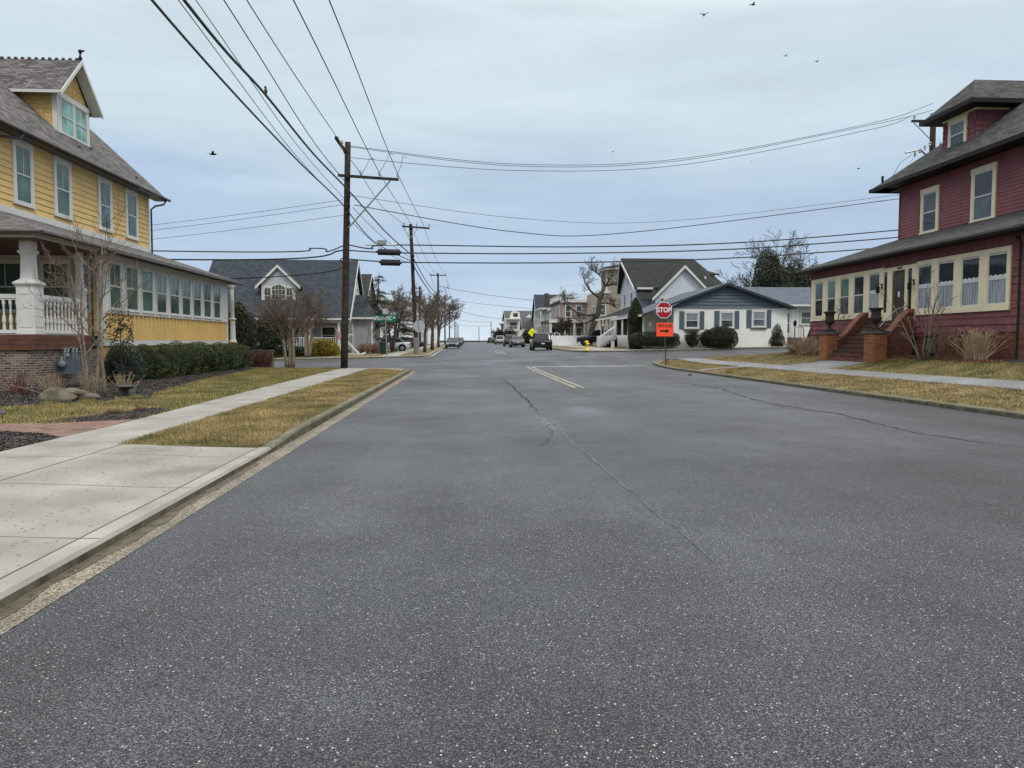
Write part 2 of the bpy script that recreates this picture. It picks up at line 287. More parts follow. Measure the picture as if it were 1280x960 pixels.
# ------------------------------------------------------------------ mesh builder
class MB:
    def __init__(s): s.v = []; s.f = []; s.m = []; s.mi = 0
    def add(s, vs, fs):
        o = len(s.v); s.v += [tuple(p) for p in vs]
        for f in fs: s.f.append(tuple(o + i for i in f)); s.m.append(s.mi)
        return s
    def poly(s, *p): return s.add(p, [tuple(range(len(p)))])
    def box(s, x0, x1, y0, y1, z0, z1):
        return s.add([(x, y, z) for z in (z0, z1) for x, y in ((x0, y0), (x1, y0), (x1, y1), (x0, y1))],
                     [(0, 3, 2, 1), (4, 5, 6, 7), (0, 1, 5, 4), (1, 2, 6, 5), (2, 3, 7, 6), (3, 0, 4, 7)])
    def ob(s, fr, s0, s1, z0, z1, d0, d1):
        p = [fr(a, z, d) for z in (z0, z1) for a, d in ((s0, d0), (s1, d0), (s1, d1), (s0, d1))]
        return s.add(p, [(0, 3, 2, 1), (4, 5, 6, 7), (0, 1, 5, 4), (1, 2, 6, 5), (2, 3, 7, 6), (3, 0, 4, 7)])
    def ext(s, fr, pts, d0, d1):
        n = len(pts); v = [fr(a, z, d0) for a, z in pts] + [fr(a, z, d1) for a, z in pts]
        return s.add(v, [tuple(range(n)), tuple(range(2 * n - 1, n - 1, -1))] + [(i, (i + 1) % n, n + (i + 1) % n, n + i) for i in range(n)])
    def tube(s, pts, rs, n=6, cap=True):
        pts = [Vector(p) for p in pts]
        if not hasattr(rs, '__len__'): rs = [rs] * len(pts)
        vs = []; prev = None
        for i, p in enumerate(pts):
            d = (pts[min(i + 1, len(pts) - 1)] - pts[max(i - 1, 0)]).normalized()
            if prev is None: a = d.orthogonal().normalized()
            else:
                a = prev - d * prev.dot(d)
                a = a.normalized() if a.length > 1e-6 else d.orthogonal().normalized()
            prev = a; b = d.cross(a)
            for k in range(n):
                t = 2 * math.pi * k / n; vs.append(p + (a * math.cos(t) + b * math.sin(t)) * rs[i])
        fs = [(i * n + k, i * n + (k + 1) % n, (i + 1) * n + (k + 1) % n, (i + 1) * n + k) for i in range(len(pts) - 1) for k in range(n)]
        if cap: fs += [tuple(range(n - 1, -1, -1)), tuple(range((len(pts) - 1) * n, len(pts) * n))]
        return s.add(vs, fs)
    def lathe(s, c, prof, n=12):
        vs = [(c[0] + r * math.cos(2 * math.pi * k / n), c[1] + r * math.sin(2 * math.pi * k / n), c[2] + z) for r, z in prof for k in range(n)]
        fs = [(i * n + k, i * n + (k + 1) % n, (i + 1) * n + (k + 1) % n, (i + 1) * n + k) for i in range(len(prof) - 1) for k in range(n)]
        fs += [tuple(range(n - 1, -1, -1)), tuple(range((len(prof) - 1) * n, len(prof) * n))]
        return s.add(vs, fs)
    def sqlathe(s, c, prof):
        vs = [(c[0] + r * a, c[1] + r * b, c[2] + z) for r, z in prof for a, b in ((-1, -1), (1, -1), (1, 1), (-1, 1))]
        n = 4; fs = [(i * n + k, i * n + (k + 1) % n, (i + 1) * n + (k + 1) % n, (i + 1) * n + k) for i in range(len(prof) - 1) for k in range(n)]
        fs += [(3, 2, 1, 0), tuple(range((len(prof) - 1) * n, len(prof) * n))]
        return s.add(vs, fs)
    def blob(s, c, r, seed=0, amp=.15, sub=3, flat=None):
        bm = bmesh.new(); bmesh.ops.create_icosphere(bm, subdivisions=sub, radius=1); rng = random.Random(seed)
        ph = [(Vector((rng.uniform(-1, 1), rng.uniform(-1, 1), rng.uniform(-1, 1))) * 3, rng.uniform(0, 6)) for _ in range(6)]
        vs = []
        for v in bm.verts:
            k = 1 + amp * sum(math.sin(v.co.dot(a) + b) for a, b in ph) / 3
            p = [c[i] + v.co[i] * k * r[i] for i in range(3)]
            if flat is not None: p[2] = max(p[2], flat)
            vs.append(p)
        fs = [tuple(v.index for v in f.verts) for f in bm.faces]; bm.free()
        return s.add(vs, fs)
ROOT = {}
def setp(o, label=None, cat=None, group=None, kind=None):
    if label: o['label'] = label
    if cat: o['category'] = cat
    if group: o['group'] = group
    if kind: o['kind'] = kind
    return o
def build(mb, name, mats, parent=None, smooth=False, org=None, norm=True):
    me = bpy.data.meshes.new(name)
    if parent is not None: org = ROOT[parent.name]
    elif org is None: org = (0, 0, 0)
    ox, oy, oz = org
    me.from_pydata([(x - ox, y - oy, z - oz) for x, y, z in mb.v], [], mb.f)
    if not isinstance(mats, (list, tuple)): mats = [mats]
    for m in mats: me.materials.append(m)
    if len(mats) > 1: me.polygons.foreach_set('material_index', mb.m)
    if norm:
        bm = bmesh.new(); bm.from_mesh(me); bmesh.ops.recalc_face_normals(bm, faces=bm.faces); bm.to_mesh(me); bm.free()
    uv = me.uv_layers.new(name='UVMap').data
    co = me.vertices
    for p in me.polygons:
        n = p.normal
        u = Vector((0, 0, 1)).cross(n)
        if u.length < .05: u = Vector((0, 1, 0)) if False else Vector((1, 0, 0)); v = Vector((0, 1, 0))
        else:
            u.normalize(); v = n.cross(u)
            if abs(u.x) > abs(u.y):
                if u.x < 0: u = -u
            elif u.y < 0: u = -u
        for li in p.loop_indices:
            c = co[me.loops[li].vertex_index].co
            uv[li].uv = ((c.x + ox) * u.x + (c.y + oy) * u.y + (c.z + oz) * u.z, (c.x + ox) * v.x + (c.y + oy) * v.y + (c.z + oz) * v.z)
        p.use_smooth = smooth
    o = bpy.data.objects.new(name, me); COL.objects.link(o)
    if parent is not None:
        o.parent = parent; ROOT[o.name] = org
    else:
        o.location = org; ROOT[o.name] = org
    return o
def thing(name, label, cat, loc, group=None):
    o = bpy.data.objects.new(name, None); COL.objects.link(o); o.location = loc; o.empty_display_size = .3
    ROOT[o.name] = tuple(loc); return setp(o, label, cat, group)
def copy_tree(o, parent=None):
    c = o.copy(); COL.objects.link(c)
    if parent is not None: c.parent = parent
    ROOT[c.name] = ROOT.get(o.name, (0, 0, 0))
    for ch in list(o.children): copy_tree(ch, c)
    return c
def Fr(O, t, n):
    return lambda s, z, d=0: (O[0] + t[0] * s + n[0] * d, O[1] + t[1] * s + n[1] * d, z)
def FX(X, sgn): return Fr((X, 0), (0, 1), (sgn, 0))     # facade in plane x=X, s is world y
def FY(Y, sgn=-1): return Fr((0, Y), (1, 0), (0, sgn))  # facade in plane y=Y, s is world x
def bulk(name, V, per, m, parent=None, org=(0, 0, 0)):
    V = np.asarray(V, dtype=np.float32).reshape(-1, 3)
    if parent is not None: org = ROOT[parent.name]
    V = V - np.array(org, dtype=np.float32)
    n = len(V) // per; me = bpy.data.meshes.new(name)
    me.vertices.add(len(V)); me.vertices.foreach_set('co', V.ravel())
    me.loops.add(n * per); me.loops.foreach_set('vertex_index', np.arange(n * per, dtype=np.int32))
    me.polygons.add(n); me.polygons.foreach_set('loop_start', np.arange(0, n * per, per, dtype=np.int32))
    me.polygons.foreach_set('loop_total', np.full(n, per, dtype=np.int32))
    me.update(calc_edges=True); me.materials.append(m)
    o = bpy.data.objects.new(name, me); COL.objects.link(o)
    if parent is not None: o.parent = parent
    else: o.location = org
    ROOT[o.name] = tuple(org); return o

# ------------------------------------------------------------------ draped sheets
GX = sorted(set([x * 1.5 for x in range(-40, 41)] + [-200, -120, -80, 80, 120, 200]))
GY = sorted(set([-8 + y * 2 for y in range(0, 60)] + [115 + 15 * k for k in range(0, 12)] + [320, 380, 440, 500, 600]))
def drape(name, poly, off, m, skirt=0, thick=None):
    bm = bmesh.new(); f = bm.faces.new([bm.verts.new((x, y, 0)) for x, y in poly])
    xs = [p[0] for p in poly]; ys = [p[1] for p in poly]
    for axis, grid, lo, hi in ((0, GX, min(xs), max(xs)), (1, GY, min(ys), max(ys))):
        for g in grid:
            if lo < g < hi:
                co = [0, 0, 0]; co[axis] = g; no = [0, 0, 0]; no[axis] = 1
                bmesh.ops.bisect_plane(bm, geom=bm.verts[:] + bm.edges[:] + bm.faces[:], plane_co=co, plane_no=no, dist=1e-5)
    bmesh.ops.triangulate(bm, faces=[f for f in bm.faces if len(f.verts) > 4])
    if skirt:
        be = [e for e in bm.edges if len(e.link_faces) == 1]
        r = bmesh.ops.extrude_edge_only(bm, edges=be)
        for v in r['geom']:
            if isinstance(v, bmesh.types.BMVert): v.co.z = -skirt
    for v in bm.verts:
        v.co.z = T(v.co.x, v.co.y) + (off(v.co.x, v.co.y) if callable(off) else off) + v.co.z
    for f in bm.faces:
        f.normal_update()
        if f.normal.z < -1e-3: f.normal_flip()
    me = bpy.data.meshes.new(name); 
    uvl = bm.loops.layers.uv.new('UVMap')
    for f in bm.faces:
        for l in f.loops: l[uvl].uv = (l.vert.co.x, l.vert.co.y)
    bm.to_mesh(me); bm.free(); me.materials.append(m)
    o = bpy.data.objects.new(name, me); COL.objects.link(o); o['kind'] = 'structure'; ROOT[o.name] = (0, 0, 0); return o
def arc(cx, cy, r, a0, a1, n=8):
    return [(cx + r * math.cos(R(a0 + (a1 - a0) * i / n)), cy + r * math.sin(R(a0 + (a1 - a0) * i / n))) for i in range(n + 1)]
def refine(line, step=2.0):
    out = [line[0]]
    for a, b in zip(line, line[1:]):
        n = max(1, int(math.dist(a, b) / step))
        for i in range(1, n + 1): out.append((a[0] + (b[0] - a[0]) * i / n, a[1] + (b[1] - a[1]) * i / n))
    return out
def offset_line(line, d):
    out = []
    for i, p in enumerate(line):
        a = line[max(i - 1, 0)]; b = line[min(i + 1, len(line) - 1)]
        t = Vector((b[0] - a[0], b[1] - a[1])).normalized(); out.append((p[0] + t.y * d, p[1] - t.x * d))
    return out
def kerb(name, line, w, h, m, inner, z0=-.1):
    """kerb stone swept along line (its road face); inner>0: body lies on the right of the line"""
    line = refine(line, 1.5); b = offset_line(line, w * inner); c = offset_line(line, .02 * inner)
    mb = MB(); n = len(line)
    prof = []; h0 = h
    for p, q, r_ in zip(line, b, c):
        h = h0(p[1]) if callable(h0) else h0
        t0 = T(*p); t1 = T(*q)
        prof.append([(p[0], p[1], t0 + z0), (p[0], p[1], t0 + h - .03), (r_[0], r_[1], t0 + h), (q[0], q[1], t0 + h + .0), (q[0], q[1], t1 + z0)])
    vs = [v for pr in prof for v in pr]; fs = []
    mb.v = vs
    for i in range(n - 1):
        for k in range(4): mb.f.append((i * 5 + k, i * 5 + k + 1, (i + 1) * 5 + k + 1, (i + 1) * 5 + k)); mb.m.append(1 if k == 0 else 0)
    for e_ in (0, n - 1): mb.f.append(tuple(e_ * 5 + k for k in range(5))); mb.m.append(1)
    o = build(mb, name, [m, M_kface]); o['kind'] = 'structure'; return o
def strip(name, line, w, off, m, join=None):
    line = refine(line, .5 if callable(off) else 1.5); OF = off if callable(off) else (lambda x, y: off); a = offset_line(line, w / 2); b = offset_line(line, -w / 2)
    mb = join or MB(); vs = []; 
    for p, q in zip(a, b): vs += [(*p, T(*p) + OF(*p)), (*q, T(*q) + OF(*q))]
    mb.add(vs, [(2 * i, 2 * i + 1, 2 * i + 3, 2 * i + 2) for i in range(len(line) - 1)])
    if join is None:
        o = build(mb, name, m); o['kind'] = 'structure'; return o

# ------------------------------------------------------------------ ground and roads
mb = MB(); mb.poly((-4000, -4000, -.06), (4000, -4000, -.06), (4000, 4000, -.06), (-4000, 4000, -.06))
o = build(mb, 'ground', M_ground); o['kind'] = 'structure'
o = drape('road', [(-200, -8), (200, -8), (200, 600), (-200, 600)], 0, M_asph)
KL = -2.68                                                    # left kerb face
L_near = [(KL, -8), (KL - .02, 12), (KL - .1, 36.5)] + arc(-5.0, 37.6, 2.25, 0, 88, 8)[1:] + [(-7.5, 40.1), (-12, 40.6), (-60, 44)]
KR = 10.98
R_near = [(KR - .12, -8), (KR, 12), (KR + .30, 43.3)] + [(11.45, 44.6), (12.0, 45.6), (12.9, 46.2)] + [(20, 47.0), (60, 51)]
L_far = [(-60, 59), (-8, 56.6), (-4.3, 56.6), (-3.3, 57.3), (-2.9, 59), (-2.9, 600)]
R_far = [(8.9, 600), (8.9, 66), (9.1, 62), (10, 59.6), (11.6, 58.6), (60, 60)]
def blockpoly(line, w, inner, extra): return offset_line(line, w * inner) + extra
drape('lawn_ground', [(-60, 10.3), (-2.86, 10.3)] + [q for q in offset_line(L_near, -.18) if q[1] > 10.4] , LZ - .002, M_lawn, .2)
drape('lawn_ground', [(-60, -8), (-4.8, -8), (-4.78, 10.3), (-60, 10.3)], LZ - .0025, M_lawn, .2)
drape('lawn_ground', blockpoly(R_near, .18, 1, [(60, -8)]), LZ - .002, M_lawn, .2)
drape('lawn_ground', blockpoly(L_far, .18, -1, [(-150, 600), (-150, 59)]), LZ - .002, M_lawn, .2)
drape('lawn_ground', blockpoly(R_far, .18, -1, [(150, 60), (150, 600)]), LZ - .002, M_lawn, .2)
Lk = refine(L_near, 1.5)
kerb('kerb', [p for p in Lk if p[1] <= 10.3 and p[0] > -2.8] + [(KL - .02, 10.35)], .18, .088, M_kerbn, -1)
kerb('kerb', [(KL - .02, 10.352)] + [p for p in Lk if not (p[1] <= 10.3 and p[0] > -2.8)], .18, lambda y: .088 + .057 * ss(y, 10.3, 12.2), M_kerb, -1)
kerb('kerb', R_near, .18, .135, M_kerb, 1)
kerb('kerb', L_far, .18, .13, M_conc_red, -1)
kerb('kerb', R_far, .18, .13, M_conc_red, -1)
def gutter(line, w, side): 
    c = offset_line(refine(line, 1.5), w / 2 * side); return strip('gutter', c, w, .004, M_gutter)
gutter([p for p in Lk if p[0] > -3.2], .24, 1)
strip('gutter', offset_line(refine(R_near[:3], 1.5), -.13), .24, .004, M_conc_red)
strip('gutter', offset_line(refine(L_far[3:5] + [(-2.9, 90)], 1.5), .15), .28, .004, M_conc_red)
# grime and damp leaves along the foot of the left kerb
rng = random.Random(4)
mb = MB(); y = 2.5; a = []; 
while y < 9.5:
    a.append((y, .045 + .06 * abs(math.sin(y * 1.3)) * (1 if y < 6.8 else .5) + .012 * math.sin(y * 9))); y += .08
vs = []
for y, w in a: vs += [(KL + .001, y, .0075), (KL + .01 + w, y + .02, .0075)]
mb.add(vs, [(2 * i, 2 * i + 1, 2 * i + 3, 2 * i + 2) for i in range(len(a) - 1)])
o = build(mb, 'gutter_dirt', M_stain); o['kind'] = 'structure'
# left walk
SL = [(-4.78, -8), (-4.72, 10.6), (-4.82, 20), (-5.0, 40.1)]; SLo = [(-6.0, -8), (-5.98, 9.9), (-5.95, 13), (-6.1, 18), (-6.4, 28), (-6.55, 40.1)]
WALKL = SL + SLo[::-1]
drape('sidewalk', WALKL, LZ + .006, M_conc)
APRON = [(-2.87, -8), (-2.87, 10.32), (-4.73, 10.38), (-4.78, -8)]
APZ = lambda x, y: .088 + (LZ + .008 - .088) * ss(-x, 2.8, 4.7)
drape('driveway_apron', APRON, APZ, M_conc)
mb = MB()
for y in (1.1, 2.6, 4.15, 5.7, 7.6, 9.55):
    strip('', [(-2.72, y - .12), (-4.72, y)], .010, lambda x, yy: APZ(x, yy) + .003, None, join=mb)
for y in (2.2, 4.6, 7.0, 9.3, 10.62, 13.2, 15.6, 18, 20.4, 22.8, 25.2, 27.6, 30, 33, 36):
    strip('', [(-4.8 if y < 20 else -4.9, y), (-5.97 if y < 15 else -6.15, y + .02)], .011, LZ + .011, None, join=mb)
strip('', [(-2.87, -8), (-2.87, 10.3)], .010, .0925, None, join=mb)
strip('', [(-4.76, -8), (-4.72, 10.6)], .016, LZ + .011, None, join=mb)
o = build(mb, 'pavement_joint', M_joint); o['kind'] = 'structure'
# dark flecks of debris on the apron and walk
V = []
nr = np.random.RandomState(3)
for _ in range(750):
    x = nr.uniform(-4.6, -2.9) if nr.rand() < .8 else nr.uniform(-5.9, -4.8); y = nr.uniform(2.5, 10.2)
    a = nr.uniform(0, 3.14); l = nr.uniform(.006, .022); w = nr.uniform(.002, .006)
    c, s = math.cos(a) * l, math.sin(a) * l; p, q = -math.sin(a) * w, math.cos(a) * w; z = (APZ(x, y) if x > -4.75 else LZ + .006) + .006
    V += [(x - c, y - s, z), (x + p, y + q, z + .003), (x + c, y + s, z), (x - p, y - q, z + .002)]
o = bulk('leaf_debris', V, 4, M_joint); setp(o, kind='stuff'); setp(o, 'tiny dark flecks of leaf litter scattered over the pale driveway apron', 'leaf litter')
# right walk
drape('sidewalk', [(14.1, -8), (13.95, 18), (13.65, 30), (13.6, 40), (13.6, 46.6), (15.0, 46.75), (15.0, 40), (15.0, 30), (15.25, 18), (15.4, -8)], LZ + .006, M_conc_old)
drape('footpath', [(11.5, 35.2), (11.52, 36.2), (13.66, 36.0), (13.66, 35.0)], LZ + .006, M_conc_old)
drape('front_path', [(14.99, 33.6), (15.0, 29.6), (15.7, 28.9), (16.3, 28.7), (16.3, 32.0), (15.7, 32.6)], LZ + .01, M_conc_old)
# far side walks and corner ramp
drape('sidewalk', [(-6.6, 57), (-6.6, 600), (-5.2, 600), (-5.2, 57)], LZ + .006, M_conc_red)
drape('sidewalk', [(11.4, 62), (11.4, 600), (12.8, 600), (12.8, 62)], LZ + .006, M_conc_red)
drape('corner_ramp', [(9.35, 63.5), (9.6, 61.5), (10.4, 60), (12, 58.9), (17.5, 59.4), (17.5, 61.2), (13, 62.5), (12.8, 66), (9.2, 66)], LZ + .01, M_conc_red)
drape('corner_ramp', [(-3.25, 36.0), (-3.1, 38.3), (-4.2, 39.55), (-5.0, 39.8), (-5.0, 38.0)], LZ + .008, M_conc_red)
drape('driveway', [(10.9, 84), (30, 84), (30, 88), (10.9, 88)], LZ + .012, M_conc_red)
# beds and pavers on the left
BED1 = [(-25, 16.2), (-10.0, 16.5), (-8.6, 17.85), (-7.9, 19.0), (-8.6, 20.8), (-9.7, 27.5), (-10.9, 39.5), (-13.5, 39.9), (-13.5, 21), (-25, 21)]
BED2 = [(-12, 10.9), (-8.2, 11.9), (-7.2, 12.0), (-6.55, 11.75), (-6.0, 11.25), (-6.02, 9.95), (-6.3, 9.0), (-12, 8.6)]
BED3 = [(-7.44, 13.5), (-7.08, 14.7), (-6.7, 16.2), (-6.15, 15.8), (-6.0, 13.9), (-6.6, 13.5)]
drape('mulch_bed', BED1, LZ + .004, M_soil)
drape('paver_path', [(-12, 12.9), (-7.3, 13.2), (-6.0, 13.9), (-6.0, 11.3), (-6.55, 11.8), (-7.2, 12.05), (-8.2, 11.95), (-12, 10.95)], LZ + .002, M_paver)
drape('mulch_bed', BED2, LZ + .005, M_soil); drape('mulch_bed', BED3, LZ + .006, M_soil)
drape('mulch_bed', [(16.9, 34.8), (16.9, 38), (18.2, 38), (18.2, 34.8)], LZ + .004, M_soil)
drape('mulch_bed', [(16.9, 22), (16.9, 28.2), (18.2, 28.2), (18.2, 22)], LZ + .004, M_soil)
drape('mulch_bed', [(-10.6, 58.3), (-14.2, 58.5), (-14.0, 59.8), (-10.8, 59.4)], LZ + .004, M_soil)
# markings
mb = MB()
strip('', [(3.68, 24.4), (3.66, 43.0)], .10, .004, None, join=mb); strip('', [(3.95, 24.4), (3.95, 43.0)], .10, .004, None, join=mb)
strip('', [(2.85, 60.5), (2.8, 69)], .10, .005, None, join=mb); strip('', [(3.25, 60.5), (3.2, 69)], .10, .005, None, join=mb)

o = build(mb, 'centre_line', M_ymark); o['kind'] = 'structure'
mb = MB(); strip('', [(3.55, 43.3), (10.9, 43.6)], .30, .005, None, join=mb); strip('', [(-2.4, 61.4), (2.7, 60.9)], .22, .005, None, join=mb)
o = build(mb, 'stop_line', M_pmark); o['kind'] = 'structure'
def patch(cx, cy, rx, ry, m, off, seed, name='worn_patch'):
    rng = random.Random(seed); ph = [rng.uniform(0, 6) for _ in range(4)]; vs = [(cx, cy, T(cx, cy) + off)]
    n = 28
    for i in range(n):
        a = 2 * math.pi * i / n; k = 1 + .25 * math.sin(2 * a + ph[0]) + .15 * math.sin(5 * a + ph[1]) + .1 * math.sin(9 * a + ph[2])
        x, y = cx + rx * k * math.cos(a), cy + ry * k * math.sin(a); vs.append((x, y, T(x, y) + off))
    mb = MB(); mb.add(vs, [(0, 1 + i, 1 + (i + 1) % n) for i in range(n)]); o = build(mb, name, m); o['kind'] = 'structure'
def jag(line, amp, seed, step=.25):
    rng = random.Random(seed); l = refine(line, step); return [(x + rng.uniform(-amp, amp), y + rng.uniform(-amp, amp)) for x, y in l]
def crackline(line, w, amp, seed, mb):
    l = jag(line, amp, seed); rng = random.Random(seed + 9); n = len(l); vs = []
    a = offset_line(l, 1)
    for i, (p, q) in enumerate(zip(l, a)):
        k = w * rng.uniform(.2, 1) * min(1, 4 * i / n + .15, 4 * (n - 1 - i) / n + .15); dx, dy = q[0] - p[0], q[1] - p[1]
        vs += [(p[0] + dx * k, p[1] + dy * k, T(*p) + .004), (p[0] - dx * k, p[1] - dy * k, T(*p) + .004)]
    mb.add(vs, [(2 * i, 2 * i + 1, 2 * i + 3, 2 * i + 2) for i in range(n - 1)])
mb = MB()
crackline([(8.2, 29), (8.3, 23.5), (7.7, 19.2), (7.6, 17.6), (8.0, 15.4), (7.75, 13.3), (7.65, 12.0), (8.0, 10.5), (8.8, 9.3)], .045, .06, 1, mb)
crackline([(7.6, 17.5), (7.4, 16.7), (7.8, 15.8), (8.1, 15.0)], .026, .06, 2, mb)
crackline([(8.6, 33), (8.2, 29)], .02, .05, 12, mb)
crackline([(1.55, 32), (1.6, 24), (1.62, 18.5), (1.55, 15.2)], .034, .06, 3, mb)
crackline([(1.2, 12.8), (1.45, 13.1), (1.55, 13.6), (2.1, 14.3), (2.7, 14.7)], .012, .03, 4, mb)
crackline([(1.0, 10.6), (1.25, 11.2), (1.5, 12.6), (1.55, 13.4)], .010, .03, 5, mb)
crackline([(.8, 13.1), (1.2, 12.6), (1.5, 12.4)], .009, .03, 6, mb)
crackline([(.9, 5.35), (1.35, 5.2)], .006, .015, 7, mb)
crackline([(4.6, 38), (6.0, 41), (10.6, 43)], .015, .06, 8, mb); crackline([(-2.4, 43.5), (.5, 44.2), (4, 46.8), (12, 50)], .05, .06, 13, mb); crackline([(-2.4, 50), (3, 53), (5.5, 53.2)], .05, .08, 14, mb)
o = build(mb, 'road_crack', M_crack); o['kind'] = 'structure'
mb = MB(); crackline([(1.62, 34), (1.66, 20), (1.66, 14), (1.64, 11.5), (1.7, 8), (1.75, 5)], .04, .02, 9, mb)
o = build(mb, 'paving_seam', M_seam); o['kind'] = 'structure'
mb = MB()
strip('', jag([(-2.4, 33.5), (1.4, 33.8)], .03, 3, .4), .06, .004, None, join=mb)
strip('', jag([(-.5, 24.6), (1.2, 24.9)], .03, 3, .4), .05, .004, None, join=mb)
o = build(mb, 'paving_seam', M_seam); o['kind'] = 'structure'
# far sea wall closing the street end
mb = MB(); mb.box(-120, 260, 606, 607, .5, 2.25); mb.box(-120, 260, 605.8, 607.2, 2.25, 2.4)
setp(build(mb, 'sea_wall', mat('sea_wall_grey', (.05, .06, .075), .8)), 'low dark wall closing the far end of the street at the horizon', 'wall')

# ------------------------------------------------------------------ grass blades
def inpoly(P, poly):
    x, y = P[:, 0], P[:, 1]; ins = np.zeros(len(P), bool); n = len(poly)
    for i in range(n):
        x0, y0 = poly[i]; x1, y1 = poly[(i + 1) % n]
        c = ((y0 > y) != (y1 > y)) & (x < (x1 - x0) * (y - y0) / (y1 - y0 + 1e-12) + x0); ins ^= c
    return ins
def blades(name, poly, dens, h, w, m, label, excl=(), seed=0, off=LZ, cat='grass', flatv=.5):
    rs = np.random.RandomState(seed); P = np.array(poly); lo, hi = P.min(0), P.max(0)
    n = int((hi - lo).prod() * dens); Q = lo + rs.rand(n, 2) * (hi - lo); Q = Q[inpoly(Q, poly)]
    for e_ in excl: Q = Q[~inpoly(Q, e_)]
    n = len(Q); z = np.array([T(x, y) for x, y in Q]) + off
    a = rs.rand(n) * 6.283; hh = h * (.5 + rs.rand(n)); ww = w * (.6 + .8 * rs.rand(n))
    dx, dy = np.cos(a) * ww / 2, np.sin(a) * ww / 2; b = rs.rand(n) * 6.283; ln = hh * flatv * (.3 + rs.rand(n))
    V = np.zeros((n, 3, 3)); V[:, 0] = np.c_[Q[:, 0] - dx, Q[:, 1] - dy, z]; V[:, 1] = np.c_[Q[:, 0] + dx, Q[:, 1] + dy, z]
    V[:, 2] = np.c_[Q[:, 0] + np.cos(b) * ln, Q[:, 1] + np.sin(b) * ln, z + hh]
    o = bulk(name, V, 3, m); setp(o, label, cat, kind='stuff'); return o
blades('grass', [(-2.80, 10.31), (-4.80, 10.36), (-4.83, 18), (-2.84, 18)], 2600, .04, .010, M_grass, 'yellowed winter grass of the left verge beside the driveway apron')
blades('grass', [(-2.86, 18), (-4.83, 18), (-5.04, 38.5), (-4.2, 38.5), (-2.92, 36)], 1000, .045, .016, M_grass, 'yellowed winter grass of the left verge running up to the corner', seed=1)
blades('grass', [(-5.98, 13.2), (-12, 12.9), (-25, 12.5), (-25, 18), (-13.4, 18), (-13.4, 41.0), (-6.6, 40.2), (-6.1, 18)], 620, .045, .018, M_grassg,
       'short olive lawn between the left sidewalk and the mulch bed', excl=[BED3, BED1, [(-7.3, 13.22), (-6.0, 13.92), (-5.9, 11), (-12, 11), (-12, 12.92)]], seed=2)
blades('grass', [(11.12, 12), (14.05, 12), (13.72, 30), (13.6, 40), (13.5, 46.2), (12.6, 45.9), (11.6, 43.5), (11.3, 25)], 480, .045, .02, M_grass,
       'straw-coloured grass of the right verge along the mossy kerb', excl=[[(11.5, 35.2), (11.52, 36.2), (13.9, 36.0), (13.92, 35.0)]], seed=3)
blades('grass', [(15.2, 17), (17.0, 17), (17.0, 28.5), (16.3, 28.5), (15.7, 28.8), (15.05, 29.5), (15.05, 26)], 900, .05, .02, M_grassg, 'greener lawn in front of the red house right of the steps', seed=4)
blades('grass', [(15.05, 33.7), (15.7, 32.7), (16.3, 32.2), (17.2, 35), (17.2, 38), (22, 38.5), (22, 46.8), (15.2, 46.5)], 420, .05, .022, M_grass, 'straw and green corner lawn left of the brick steps', seed=5)
blades('mulch_chips', BED2, 900, .015, .035, M_chip, 'loose dark bark mulch of the bed around the low path lamp', off=LZ + .006, cat='mulch', flatv=2.5, seed=6)
blades('mulch_chips', [(-14, 16.3), (-10.0, 16.5), (-8.6, 17.85), (-7.9, 19.0), (-8.6, 20.8), (-9.7, 27.5), (-10.9, 39.5), (-13, 39.5), (-13, 21)], 300, .02, .045, M_chip,
       'loose dark bark mulch of the bed under the hedge and bare tree', off=LZ + .006, cat='mulch', flatv=2.2, seed=7)
blades('mulch_chips', BED3, 700, .015, .03, M_chip, 'loose bark mulch of the narrow bed between lawn and brick path', off=LZ + .007, cat='mulch', flatv=2.5, seed=8)

